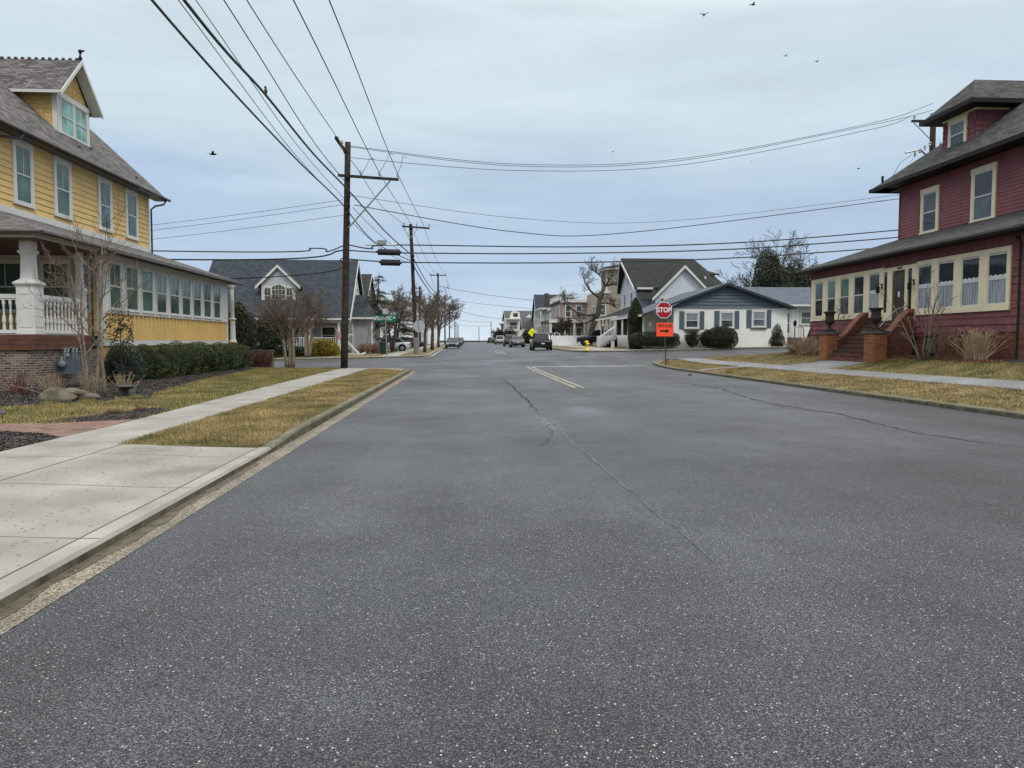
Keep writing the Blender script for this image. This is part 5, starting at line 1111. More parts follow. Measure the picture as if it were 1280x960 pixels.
# ------------------------------------------------------------------ utility poles and cables
def upole(x, y, ztop, r, label, arms=(), lean=0, ins=True, light=False):
    z0 = T(x, y) + LZ - .2; top = (x + lean, y, ztop)
    h = thing('utility_pole', label, 'utility pole', (x, y, z0 + .2), 'utility poles along the street')
    m = MB(); n = 6
    m.tube([(x + lean * i / n, y, z0 + (ztop - z0) * i / n) for i in range(n + 1)], [r * (1 - .035 * i * (6 / n)) for i in range(n + 1)], 10); build(m, 'shaft', M_pole, h, True)
    if light: m = MB(); m.tube([(x, y, z0), (x + lean * .12, y, z0 + 1.6)], r * 1.25, 10); build(m, 'base_sleeve', mat('pinkish_sleeve', (.20, .16, .145), .9, .2, 8), h)
    for (xa, xb, za, zb, ya, yb, npin) in arms:
        m = MB(); a = Vector((x + xa, y + ya, za)); b = Vector((x + xb, y + yb, zb)); d = (b - a); t = d.normalized(); s = Vector((0, 0, 1)); q = t.cross(s).normalized()
        w = .06
        vs = []
        for p in (a, b):
            for c, e_ in ((-1, -1), (1, -1), (1, 1), (-1, 1)): vs.append(p + q * w * c + s * w * 1.1 * e_)
        m.add(vs, [(0, 1, 2, 3), (7, 6, 5, 4), (0, 4, 5, 1), (1, 5, 6, 2), (2, 6, 7, 3), (3, 7, 4, 0)])
        arm = build(m, 'crossarm', M_pole, h)
        tl_ = npin if isinstance(npin, tuple) else None; npin = len(npin) if tl_ else npin
        for k in range(npin):
            p = a.lerp(b, tl_[k] if tl_ else (.98 - (k * .9 / max(1, npin - 1)) * (1 if npin > 2 or xa < -.5 else .6)) if npin > 1 else .5)
            m = MB(); m.lathe(p + Vector((0, 0, .06)), [(.02, 0), (.02, .08), (.06, .10), (.05, .17), (.06, .19), (.035, .28), (.02, .3)], 8); build(m, 'insulator', M_galv, arm)
    return h
P1 = upole(-6.45, 39.6, 11.95, .19, 'tallest nearest wooden utility pole standing beside the end of the left sidewalk', arms=((-.15, 3.0, 10.2, 10.0, -.2, -.3, (.37, .68, .98)), (-.02, .32, 11.78, 11.35, -1.5, .3, 1)), lean=.35)
m = MB(); m.tube([(-3.9, 39.35, 9.95), (-6.1, 39.45, 7.5)], .045, 6); m.tube([(-6.2, 39.4, 11.2), (-6.3, 37.6, 11.7)], .03, 5); build(m, 'brace', M_galv, P1)
m = MB(); m.box(-6.12, -6.02, 39.3, 39.6, 7.7, 7.85); m.box(-6.12, -6.02, 39.3, 39.6, 8.2, 8.3); m.box(-6.12, -6.02, 39.3, 39.6, 8.6, 8.7); m.box(-6.1, -6.0, 39.3, 39.6, 9.1, 9.2); build(m, 'wire_bracket', M_dkmetal, P1)
P2 = upole(-4.05, 61.3, 11.15, .17, 'second utility pole with short crossarm behind the side street corner', arms=((-1.1, 1.15, 10.95, 10.8, -.15, -.15, 3),), lean=-.4, light=True)
m = MB(); m.tube([(-5.1, 61.1, 10.9), (-4.45, 61.1, 10.0)], .03, 4); m.tube([(-3.8, 61.1, 10.85), (-4.45, 61.1, 10.0)], .03, 4); build(m, 'brace', M_galv, P2)
m = MB()
for k in range(4): m.box(-4.3, -4.15, 61, 61.2, 7.4 + .35 * k, 7.55 + .35 * k)
build(m, 'wire_bracket', M_dkmetal, P2)
POLES = [(-3.95, 108, 11.5, 'third utility pole in the row, rising through the bare street trees'), (-4.2, 152, 11.0, 'fourth utility pole in the row, just left of the parked cars'), (-4.1, 190, 11.0, 'fifth utility pole in the row behind the fourth'),
         (-4.2, 290, 11.0, 'sixth utility pole, tall thin one before the distant cluster'), (-4.4, 345, 11.0, 'seventh utility pole in the distant cluster'), (-4.4, 400, 11.0, 'eighth utility pole in the distant cluster'), (-4.3, 460, 11, 'ninth and farthest utility pole of the left row')]
for i, (x, y, zt, lb) in enumerate(POLES): upole(x, y, zt, .16, lb, arms=((-1.2, 1.2, zt - .35, zt - .35, -.15, -.15, 3),) if i < 3 else ((-1.2, 1.2, zt - .4, zt - .4, -.15, -.15, 0),))
upole(10.4, 300, 9.8, .17, 'dark utility pole on the right kerb near the street end'); upole(6.0, 330, 8.0, .16, 'short utility pole left of the dark one near the street end')
upole(-7.2, 118, 10.3, .16, 'utility pole with offset arm standing back behind the third one', arms=((-1.4, .2, 10.0, 10.0, -.1, -.1, 2),))
PR = upole(27.85, 43, 15.1, .2, 'utility pole rising behind the red house roof', arms=((-1.5, .6, 14.55, 14.75, -.3, .3, 2),))
m = MB(); m.tube([(26.6, 42.9, 14.5), (27.6, 42.9, 13.6)], .03, 4); m.tube([(26.0, 42.7, 12.7), (26.9, 42.7, 12.9), (27.6, 42.8, 12.4)], .06, 5)
for k in range(4): m.lathe((26.6 + k * .3, 42.7, 12.5 + .2 * k), [(.03, 0), (.08, .05), (.05, .12), (.08, .18), (.04, .28)], 8)
m.tube([(26.4, 42.7, 12.6), (25.7, 42.7, 12.1), (25.1, 42.7, 11.0), (25.3, 42.7, 10.8)], .025, 4); m.tube([(26.7, 42.7, 12.6), (26.1, 42.7, 11.9), (26.1, 42.7, 11.2)], .02, 4); m.lathe((26.6, 42.7, 11.2), [(.16, 0), (.16, .5)], 8)
m.lathe((28.2, 42.7, 12.9), [(.05, 0), (.12, .05), (.06, .15), (.12, .2), (.06, .3), (.12, .35), (.04, .5)], 8)
build(m, 'switch_gear', M_galv, PR)
def wire(pts, r, label, m_=None, sag=0, group='overhead cables', name='overhead_cable'):
    P = [Vector(p) for p in pts]; out = []
    if len(P) == 2:
        for i in range(25):
            t = i / 24; q = P[0].lerp(P[1], t); q.z -= sag * 4 * t * (1 - t); out.append(q)
    else:
        for i in range(len(P) - 1):
            p0, p1, p2, p3 = P[max(i - 1, 0)], P[i], P[i + 1], P[min(i + 2, len(P) - 1)]
            for k in range(12):
                t = k / 12; out.append(.5 * ((2 * p1) + (p2 - p0) * t + (2 * p0 - 5 * p1 + 4 * p2 - p3) * t * t + (3 * p1 - p0 - 3 * p2 + p3) * t ** 3))
        out.append(P[-1])
    mb = MB(); mb.tube(out, r, 5); o = build(mb, name, m_ or M_wire, None, org=tuple(P[0])); return setp(o, label, 'cable', group)
wire([(-6.3, 2, 9.3), (-6.3, 15.7, 8.44), (-6.3, 27.8, 8.36), (-6.3, 38.1, 8.6), (-6.05, 50, 8.2), (-4.35, 61.2, 8.1)], .032, 'lower of the two thick black cables running in from the upper left')
wire([(-6.3, 2, 10.0), (-6.3, 17.5, 9.23), (-6.3, 24.3, 9.36), (-6.3, 31.5, 9.36), (-6.0, 39.5, 9.35), (-5.3, 51, 8.9), (-4.35, 61.2, 8.6)], .042, 'thickest black cable from the upper left, the one with a bird on it')
wire([(-6.3, 2, 9.9), (-6.3, 17.1, 9.08), (-6.3, 28, 8.5), (-6.2, 39.5, 8.5)], .012, 'hair-thin wire just right of the lower thick cable', M_wiret)
wire([(-6.3, 2, 10.5), (-6.3, 18.2, 9.57), (-6.3, 28, 8.95), (-6.2, 39.5, 8.9)], .012, 'hair-thin wire hugging the thickest cable', M_wiret)
wire([(-6.3, 2, 11.2), (-6.3, 20.4, 10.5), (-6.3, 31, 9.9), (-6.1, 39.5, 9.7)], .018, 'thin wire that meets the thickest cable near the pole', M_wiret)
wire([(-5.95, 0, 11.4), (-6.05, 22, 11.05), (-6.45, 38.1, 11.85)], .018, 'wire ending at the left tip of the pole top arm', M_wiret)
wire([(-4.2, 0, 9.9), (-4.2, 20, 9.95), (-4.45, 39.3, 10.35), (-4.45, 61, 11.2)], .018, 'wire through the middle insulator of the long crossarm', M_wiret)
wire([(-3.45, 0, 9.9), (-3.4, 19.5, 10.15), (-3.5, 39.3, 10.3), (-3.4, 61, 11.1)], .018, 'wire through the outer insulator of the long crossarm', M_wiret)
wire([(-6.2, 39.4, 11.3), (-5.5, 39.3, 10.4), (-5.5, 50, 10.5), (-5.1, 61, 11.2)], .016, 'wire through the inner insulator of the long crossarm', M_wiret)
# runs between the far poles
for lb, x0, x1, z0, z1, s in (('left', -5.1, -5.1, 11.2, 11.4, .7), ('middle', -4.45, -4.1, 11.2, 11.4, .7), ('right', -3.4, -2.85, 11.1, 11.4, .7)):
    wire([(x0, 61, z0), (x1, 108, z1)], .016, lb + ' wire of the three between the second and third poles', M_wiret, s)
    wire([(x1, 108, z1), (x1 - .1, 152, 10.9)], .02, lb + ' wire of the three between the third and fourth poles', M_wiret, .7)
    wire([(x1 - .1, 152, 10.9), (x1 - .1, 190, 10.9)], .025, lb + ' wire of the three between the fourth and fifth poles', M_wiret, .6)
    wire([(x1 - .1, 190, 10.9), (x1 - .1, 290, 10.9)], .03, lb + ' wire of the three between the fifth and sixth poles', M_wiret, 1.2)
wire([(-4.3, 61.2, 8.5), (-3.95, 108, 8.4)], .04, 'upper thick cable between the second and third poles', None, .5); wire([(-4.3, 61.2, 7.9), (-3.95, 108, 7.8)], .05, 'lower thick cable between the second and third poles', None, .5)
wire([(-3.95, 108, 8.4), (-4.2, 152, 8.2)], .045, 'thick cable between the third and fourth poles', None, .5)
wire([(-5.9, 39.6, 7.8), (-4.2, 61.2, 8.0)], .016, 'thin lower drop wire between the first and second poles', M_wiret, .5)
wire([(-5.9, 39.6, 8.6), (-4.2, 61.2, 8.3)], .016, 'thin middle drop wire between the first and second poles', M_wiret, .3)
# cables crossing the street
wire([(-6.2, 39.6, 6.65), (-5.0, 40, 6.5), (-3.9, 40.4, 6.75), (6.15, 41, 6.81), (16, 41.4, 7.2), (27.8, 43, 8.4)], .035, 'uppermost of the three black cables crossing the street to the red house')
wire([(-6.2, 39.6, 6.35), (-3, 40.3, 6.32), (6.15, 41, 6.46), (16, 41.4, 6.85), (27.8, 43, 7.95)], .035, 'middle of the three black cables crossing the street to the red house')
wire([(-6.2, 39.6, 5.9), (-3, 40.3, 5.82), (6.15, 41, 5.95), (16, 41.4, 6.35), (27.8, 43, 7.4)], .035, 'lowest of the three black cables crossing the street to the red house')
wire([(-60, 47, 7.6), (-14.3, 41.2, 6.42), (-8, 40, 6.5), (-7.3, 39.8, 6.3), (-6.4, 39.6, 6.6)], .033, 'upper black cable leaving the tall pole to the left')
wire([(-60, 47, 7.0), (-14.3, 41.2, 5.98), (-6.4, 39.6, 6.35)], .04, 'middle black cable leaving the tall pole to the left')
wire([(-60, 48, 4.4), (-12.6, 41.5, 5.0), (-6.4, 39.6, 5.95)], .028, 'sagging lower black cable leaving the tall pole to the left')
for k, (za, zb, lb) in enumerate(((8.1, 9.0, 'highest'), (7.6, 8.75, 'middle'), (7.2, 8.2, 'lowest'))):
    wire([(-60, 62, za + 1.0), (-6.4, 39.7, zb)], .012, lb + ' of three faint wires left of the tall pole', M_wiret, 1.0)
for k, (za, zb, mz, lb) in enumerate(((11.75, 16.3, 11.3, 'uppermost'), (11.7, 15.9, 11.2, 'second'), (11.15, 14.9, 10.95, 'lowest'))):
    wire([(-6.1, 39.5, za), (2.58, 41, mz), (12, 41.6, mz + .55), (23.4, 42, mz + 2.85), (27.8 if k < 2 else 26.4, 43, zb - .6 if k < 2 else 14.9)], .015, lb + ' of the three thin wires sagging from the tall pole top to the right', M_wiret)
wire([(-6.0, 39.5, 9.2), (2.58, 41, 8.38), (11, 41.3, 8.3), (24.6, 42, 10.01), (27.8, 43, 10.6)], .012, 'upper thin wire of the low pair spanning to the red house', M_wiret)
wire([(-5.8, 39.5, 8.7), (2.58, 41, 7.62), (9, 41.3, 7.65), (24.6, 42, 9.78), (27.8, 43, 10.4)], .022, 'dark twisted wire of the low pair spanning to the red house')
wire([(-3.95, 108, 9.6), (30, 118, 8.2)], .03, 'wire sagging right from the third pole', M_wiret, 1.2)
wire([(-4.2, 152, 10.3), (30, 160, 8.6)], .03, 'wire sagging right from the fourth pole', M_wiret, .8)
wire([(-4.1, 190, 10.4), (11, 176, 7.0)], .04, 'wire sloping right from the fifth pole to the cream house', M_wiret, .8)
wire([(-4.2, 290, 10.4), (10.4, 300, 9.6)], .05, 'wire from the sixth pole to the dark pole on the right', M_wiret, .5)
wire([(-4.2, 290, 8.2), (10.4, 300, 8.0)], .05, 'lower wire from the sixth pole to the dark pole on the right', M_wiret, .4)
# jumpers on the long crossarm
for k, (a, b, lb) in enumerate((((-4.45, 39.35, 10.35), (-3.9, 40, 11.45), 'middle'), ((-3.5, 39.3, 10.3), (-3.2, 40, 11.3), 'outer'), ((-5.45, 39.3, 10.1), (-4.9, 40, 11.2), 'inner'))):
    wire([a, ((a[0] + b[0]) / 2 + .05, a[1], (a[2] + b[2]) / 2), (b[0] - .1, b[1], b[2] + .03), (b[0] + .12, b[1], b[2])], .014, lb + ' jumper wire rising from the long crossarm', M_wiret)
for z, x0, w, lb in ((6.33, -4.75, 1.35, 'upper thicker'), (5.78, -4.6, 1.2, 'lower smaller')):
    m = MB(); m.tube([(x0, 40.0, z), (x0 + .08, 40.0, z), (x0 + .1, 40.02, z), (x0 + w - .1, 40.2, z), (x0 + w - .08, 40.2, z), (x0 + w, 40.2, z)], [.05, .07, .17, .17, .07, .05], 10)
    setp(build(m, 'splice_closure', M_wire, None, org=(x0, 40, z)), lb + ' black splice case hanging on the cable right of the tall pole', 'splice case', 'splice cases on the cable')
m = MB(); m.box(-4.7, -4.2, 40.0, 40.12, 6.72, 6.95); m.tube([(-5.3, 40, 6.7), (-3.7, 40.2, 6.72)], .04, 5); setp(build(m, 'terminal_box', M_galv, None, org=(-4.5, 40, 6.7)), 'small grey terminal box clipped on the top crossing cable', 'terminal box')
m = MB(); m.tube([(-4.9, 60.6, 10.4), (-4.9, 60.9, 10.0)], .02, 4)

# ------------------------------------------------------------------ signs
def text(s, size, m_, parent, loc, name='lettering', rx=90, rz=0, ext=.004, bold=.0, sx=1.0, sp=1.0):
    c = bpy.data.curves.new(name, 'FONT'); c.body = s; c.size = size; c.align_x = 'CENTER'; c.align_y = 'CENTER'; c.extrude = ext; c.offset = bold; c.space_character = sp
    o = bpy.data.objects.new('tmp_text', c); COL.objects.link(o); dg = bpy.context.evaluated_depsgraph_get()
    me = bpy.data.meshes.new_from_object(o.evaluated_get(dg)); bpy.data.objects.remove(o)
    M = Matrix.Rotation(R(rz), 4, 'Z') @ Matrix.Rotation(R(rx), 4, 'X') @ Matrix.Diagonal((sx, 1, 1, 1)); me.transform(M); me.materials.clear(); me.materials.append(m_)
    q = bpy.data.objects.new(name, me); COL.objects.link(q); q.parent = parent; r0 = ROOT[parent.name]; q.location = (loc[0] - r0[0], loc[1] - r0[1], loc[2] - r0[2]); ROOT[q.name] = r0; return q
def octs(r, cx, cz): return [(cx + r * math.cos(R(22.5 + 45 * i)), cz + r * math.sin(R(22.5 + 45 * i))) for i in range(8)]
sx, sy = 11.55, 42.0; sz = T(sx, sy) + LZ
SS = thing('stop_sign', 'red STOP sign with an orange DETOUR plate under it on the right corner', 'road sign', (sx, sy, sz))
m = MB(); m.tube([(sx + .04, sy, sz - .1), (sx - .16, sy, 3.8)], .035, 6); build(m, 'post', mat('green_post', (.05, .06, .05), .6), SS)
fr = FY(sy - .05); cx = sx - .13; cz = 3.36
m = MB(); m.ext(fr, octs(.50, cx, cz), 0, .006); pl = build(m, 'octagon_plate', M_sw, SS)
m = MB(); m.ext(fr, octs(.465, cx, cz), .0065, .010); build(m, 'red_face', M_red_s, pl)
text('STOP', .39, M_sw, pl, (cx, sy - .065, cz), bold=.012, sx=.86, sp=1.05)
m = MB(); cx2, cz2 = cx + .06, 2.23; m.ob(fr, cx2 - .49, cx2 + .49, cz2 - .38, cz2 + .40, 0, .008); pl = build(m, 'detour_plate', M_orange_s, SS)
text('DETOUR', .23, mat('sign_maroon', (.10, .012, .012), .5), pl, (cx2, sy - .064, cz2 + .22), bold=.004, sx=.92, sp=1.02)
m = MB(); m.ext(fr, [(cx2 - .26, cz2 - .12), (cx2 + .06, cz2 - .12), (cx2 + .06, cz2 - .20), (cx2 + .27, cz2 - .07), (cx2 + .06, cz2 + .06), (cx2 + .06, cz2 - .02), (cx2 - .26, cz2 - .02)], .0085, .012); build(m, 'arrow', M_sk, pl)
sx, sy = -4.15, 39.2; sz = T(sx, sy) + LZ
AS = thing('street_name_sign', 'green ATLANTIC AV street name sign on a thin steel post at the left corner', 'street sign', (sx, sy, sz))
m = MB(); m.tube([(sx + .02, sy, sz - .1), (sx - .05, sy, 2.9)], .03, 6); build(m, 'post', M_galv, AS)
m = MB(); m.box(sx - .68, sx + .52, sy - .012, sy + .012, 2.60, 2.93); bl = build(m, 'name_blade', M_green_s, AS)
text('ATLANTIC', .26, M_sw, bl, (sx - .20, sy - .018, 2.765), bold=.005, sx=.74, sp=1.05); text('AV', .13, M_sw, bl, (sx + .40, sy - .018, 2.80), bold=.002, sx=.9)
m = MB(); m.box(sx - .14, sx + .04, sy - .5, sy + .5, 2.98, 3.26); build(m, 'cross_blade', M_backal, AS)
sx, sy = -3.55, 57.8; sz = T(sx, sy) + LZ
BS = thing('stop_sign', 'pale back of an octagonal stop sign beside the second utility pole', 'road sign', (sx, sy, sz))
m = MB(); m.tube([(sx - .1, sy, sz - .1), (sx - .1, sy, 3.4)], .03, 6); build(m, 'post', M_galv, BS)
m = MB(); m.ext(FY(sy + .04), octs(.48, sx - .05, 2.75), 0, .01); build(m, 'plate', M_backal, BS)
sx, sy = 7.55, 98; sz = T(sx, sy) + LZ
YS = thing('warning_sign', 'yellow-green diamond warning sign above the far parked cars', 'road sign', (9.2, 98, sz))
sx = 8.9
m = MB(); m.tube([(sx, sy, sz - .1), (sx, sy, 3.4)], .035, 6); build(m, 'post', M_galv, YS)
m = MB(); m.ext(FY(sy - .05), [(sx - .62, 2.75), (sx, 2.13), (sx + .62, 2.75), (sx, 3.37)], 0, .01); pl = build(m, 'diamond_plate', M_yel_s, YS)
m = MB(); m.ob(FY(sy - .05), sx - .26, sx + .26, 2.80, 2.86, .0105, .014); m.ob(FY(sy - .05), sx - .22, sx + .22, 2.64, 2.70, .0105, .014); build(m, 'dark_legend', mat('olive_legend', (.25, .25, .02), .6), pl)
m = MB(); x, y = 15.2, 60.0; z = T(x, y) + LZ - .1; m.tube([(x, y, z), (x - .03, y, z + 2.3)], .035, 5); m.box(x - .16, x + .12, y - .02, y + .02, z + 2.0, z + 2.3); setp(build(m, 'sign_post', M_galv, None, org=(x, y, z)), 'thin grey post with small plate between the STOP sign and the column of evergreen', 'post')

# ------------------------------------------------------------------ hydrant, mailbox, lamps, small things
x, y = 9.95, 58.2; x = 9.92
z = T(x, 59.6) + LZ
HY = thing('fire_hydrant', 'yellow fire hydrant with black cap on the far right corner', 'fire hydrant', (x, 59.9, z))
m = MB(); m.lathe((x, 59.9, z), [(.2, 0), (.2, .05), (.14, .06), (.13, .5), (.17, .52), (.17, .56), (.12, .6), (.14, .72), (.09, .8), (.03, .83)], 12); m.tube([(x, 59.9, z + .55), (x + .22, 59.9, z + .55)], .07, 8); build(m, 'barrel', M_hyd, HY, True)
m = MB(); m.tube([(x - .12, 59.85, z + .6), (x - .32, 59.8, z + .62)], .10, 8); m.lathe((x, 59.9, z + .8), [(.05, 0), (.05, .08)], 6); build(m, 'nozzle_cap', M_sk, HY)
x, y = 13.3, 66; z = T(x, y) + LZ
MX = thing('mailbox', 'grey mailbox on a white post beside the porch stair railing', 'mailbox', (x, y, z))
m = MB(); m.box(x - .14, x + .14, y - .1, y + .1, z - .1, z + .75); build(m, 'post', M_whites, MX)
m = MB(); pts = [(x - .28, z + .8), (x + .28, z + .8), (x + .28, z + 1.0)] + [(x + .28 * math.cos(R(t)), z + 1.0 + .14 * math.sin(R(t))) for t in range(15, 180, 15)] + [(x - .28, z + 1.0)]
m.ext(FY(y - .25), pts, 0, -.5); build(m, 'box', M_backal, MX)
x, y, z = 26.9, 58.8, T(26.9, 58.8) + LZ
LP = thing('lamp_post', 'small dark garden lamp post in front of the shuttered house door', 'lamp post', (x, y, z))
m = MB(); m.lathe((x, y, z - .1), [(.1, 0), (.1, .3), (.045, .4), (.04, 1.75), (.06, 1.8)], 8); build(m, 'post', M_dkmetal, LP)
m = MB(); m.lathe((x, y, z + 1.7), [(.07, 0), (.14, .1), (.15, .32), (.17, .34), (.05, .48), (.02, .55)], 8); build(m, 'lantern', M_dkmetal, LP)
x, y, z = -7.28, 11.85, T(-7.28, 11.85) + LZ
PL = thing('path_lamp', 'low dark garden path lamp with hat shade at the left picture edge', 'garden lamp', (x, y, z)); 
m = MB(); m.tube([(x, y, z - .1), (x, y, z + .30)], .014, 6); build(m, 'stake', M_dkmetal, PL)
m = MB(); m.lathe((x, y, z + .30), [(.15, 0), (.155, .015), (.07, .08), (.05, .10), (.05, .13), (.03, .14), (.02, .165)], 16)
for k in range(3): t = 2.1 * k + .4; m.tube([(x + .10 * math.cos(t), y + .10 * math.sin(t), z + .30), (x + .085 * math.cos(t), y + .085 * math.sin(t), z + .22)], .006, 4)
build(m, 'shade', M_stoned, PL)
m = MB(); m.blob((-9.75, 18.5, .22), (.40, .28, .20), 11, .55, 4); m.blob((-9.35, 18.55, .25), (.45, .2, .10), 4, .5, 4); setp(build(m, 'boulder', M_stone, None, True, org=(-9.6, 18.2, .15)), 'long weathered brown boulder lying in the mulch left of the bare tree', 'boulder')
m = MB(); m.blob((-8.9, 19.9, .38), (.27, .2, .045), 8, .2, 2); m.blob((-8.78, 19.9, .2), (.1, .12, .2), 3, .2, 2); m.blob((-9.02, 20.0, .2), (.16, .14, .18), 5, .2, 2); setp(build(m, 'stone_bench', M_stoned, None, True, org=(-8.7, 19.7, .15)), 'low dark stone slab bench at the foot of the hedge right of the bare tree', 'stone bench')
for k, (x, y, s, lb) in enumerate(((-6.95, 14.95, .16, 'rust-brown tuft of dead plant, left one in the narrow mulch bed'), (-6.7, 15.6, .13, 'brown stone-like clump, right one in the narrow mulch bed'), (-7.7, 11.75, .16, 'rusty dead tuft at the top edge of the lamp bed'), (-8.0, 12.1, .15, 'second rusty tuft behind the path lamp'), (-8.35, 11.5, .16, 'straw tuft beside the path lamp stake'))):
    V = []; rs = np.random.RandomState(k + 40)
    for _ in range(420):
        a = rs.rand() * 6.28; rr = s * rs.rand() ** .5; b = a + rs.randn() * .6; h_ = s * .9 * (1.2 - rr / s) * rs.rand(); px, py = x + rr * math.cos(a), y + rr * math.sin(a)
        V += [(px - .004, py, LZ), (px + .004, py + .003, LZ), (px + .04 * math.cos(b), py + .04 * math.sin(b), LZ + h_ + .02)]
    setp(bulk('dead_tuft', V, 3, M_brownleaf, None, (x, y, LZ)), lb, 'plant')
for k, (x, y, lb) in enumerate(((-10.9, 17.6, 'pale green clump near the left picture edge of the mulch bed'), (-9.5, 17.4, 'small green clump below the boulder'), (-8.9, 17.9, 'small green clump below the tree trunks'), (-8.35, 18.5, 'green clump right of the tree trunks'), (-8.3, 19.2, 'green clump under the stone bench'))):
    V = []; rs = np.random.RandomState(k + 60)
    for _ in range(260):
        a = rs.rand() * 6.28; rr = .2 * rs.rand() ** .5; b = rs.rand() * 6.28; h_ = .09 * rs.rand(); px, py = x + rr * math.cos(a), y + rr * math.sin(a)
        V += [(px - .006, py, LZ), (px + .006, py + .003, LZ), (px + .02 * math.cos(b), py + .02 * math.sin(b), LZ + h_ + .02)]
    setp(bulk('ground_plant', V, 3, M_grassg, None, (x, y, LZ)), lb, 'plant')
EM = thing('utility_meter', 'cluster of blue-grey utility meters and pipes on the brick base of the yellow house', 'meter', (-12.2, 24.0, .3))
m = MB(); xw = -12.56
m.box(xw, xw + .28, 23.55, 24.0, .55, 1.0); m.box(xw, xw + .25, 24.1, 24.45, .6, 1.02); build(m, 'meter_box', M_cobalt, EM)
m = MB()
for y, z0 in ((23.5, .75), (23.72, 1.0), (23.9, 1.0), (24.2, 1.02), (24.4, 1.0)): m.tube([(xw + .12, y, z0), (xw + .12, y, z0 + .22), (xw + .12, y + .08, z0 + .32), (xw - .02, y + .1, z0 + .33)], .035, 6)
m.tube([(xw + .1, 24.3, 1.22), (xw + .1, 25.4, 1.24)], .015, 5); m.blob((xw + .15, 23.5, .85), (.12, .12, .12), 2, .05, 2); m.blob((xw + .15, 23.8, 1.1), (.1, .1, .08), 2, .05, 2); build(m, 'pipework', mat('pipe_grey', (.14, .165, .175), .5), EM)
WO = thing('timber_object', 'broken white timber frame leaning on the lawn right of the grey house', 'timber frame', (-9.6, 64, .3))  # unidentified white timber object, not a known trellis; shape only approximate
zt = T(-9.6, 64) + LZ; m = MB()
for a, b, w in (((-10.2, 63.8, zt + 1.25), (-9.0, 63.4, zt + .05), .085), ((-10.25, 64, zt + 1.2), (-9.9, 64, zt + 1.75), .06), ((-9.95, 64, zt + 1.75), (-9.6, 64, zt + 1.70), .07), ((-10.2, 63.6, zt + .12), (-8.9, 63.2, zt + .06), .07), ((-8.9, 63.2, zt + .05), (-8.5, 63.4, zt + .2), .1), ((-10.6, 63.8, zt + .05), (-10.2, 63.8, zt + .5), .05)):
    m.tube([a, b], w, 4)
build(m, 'beam', M_white, WO)
m = MB(); y = 42.5; 
for i in range(1): m.box(-12.1, -11.0, 42.6, 43.1, -.1, 1.0)
m.box(-12.15, -10.95, 42.55, 43.15, 1.002, 1.07)
setp(build(m, 'brick_wall', M_brickL, None, org=(-11.5, 42.8, .1)), 'short brown brick wall beyond the end of the boxwood hedge', 'wall')
FL = thing('flag', 'small striped flag hanging from the grey house porch post', 'flag', (-11.2, 66, 2.2))
m = MB(); m.tube([(-11.25, 66.2, 2.3), (-11.35, 65.3, 2.75)], .02, 4); build(m, 'staff', M_white, FL)
m = MB(); m.mi = 0
for i in range(6):
    m.mi = i % 2; m.add([(-11.35 + i * .07, 65.35, 2.7 - i * .06), (-11.28 + i * .07, 65.37, 2.64 - i * .06), (-11.16 + i * .07, 65.4, 1.75 - i * .02), (-11.23 + i * .07, 65.38, 1.78 - i * .02)], [(0, 1, 2, 3)])
build(m, 'cloth', [mat('flag_red', (.25, .03, .04), .8), mat('flag_pale', (.5, .45, .5), .8)], FL)
for x, y, z in ((-6.3, 24.3, 9.44),):
    m = MB(); m.blob((x, y, z + .06), (.055, .08, .09), 3, .1, 2); m.blob((x, y - .03, z + .16), (.04, .045, .04), 4, .05, 2); m.add([(x - .02, y + .05, z + .02), (x + .02, y + .05, z + .02), (x + .015, y + .13, z - .08), (x - .015, y + .13, z - .08)], [(0, 1, 2, 3)]); m.tube([(x, y - .07, z + .16), (x, y - .10, z + .15)], [.012, .002], 5)
    setp(build(m, 'bird', mat('brown_feather', (.09, .07, .06), .8), None, True, org=(x, y, z)), 'small brown bird perched on the thickest overhead cable', 'bird')
BIRDS = [((-22.0, 52, 15.2), 1.15, 20, 'dark bird flying left of the tall pole, right of the yellow roof'), ((12.2, 38, 17.8), .8, 70, 'flying bird at the top, left one of the upper pair'), ((15.2, 40, 19.3), .7, 10, 'flying bird highest in the sky, near the top edge'), ((21, 50, 20.5), .7, 60, 'flying bird on the left of the two in the middle right sky'),
         ((23.5, 50, 20.1), .65, 30, 'flying bird on the right of the two in the middle right sky'), ((13, 60, 16.8), .6, 50, 'tiny bird above the thin sagging wires'), ((26, 58, 15.4), .6, 0, 'tiny bird just left of the red house roof corner'), ((19.5, 56, 14.8), .55, 80, 'tiny bird below the thin sagging wires'), ((24.4, 46, 11.8), .5, 40, 'tiny bird left of the red house upper wall')]
BPOS = [(-14.79, 45, 12.54), (10.95, 34, 16.47), (14.01, 36, 17.91), (20.93, 48, 20.17), (23.03, 48, 19.86), (11.97, 60, 16.89), (29.84, 55, 14.66), (23.52, 60, 16.24), (25.86, 45, 10.28)]
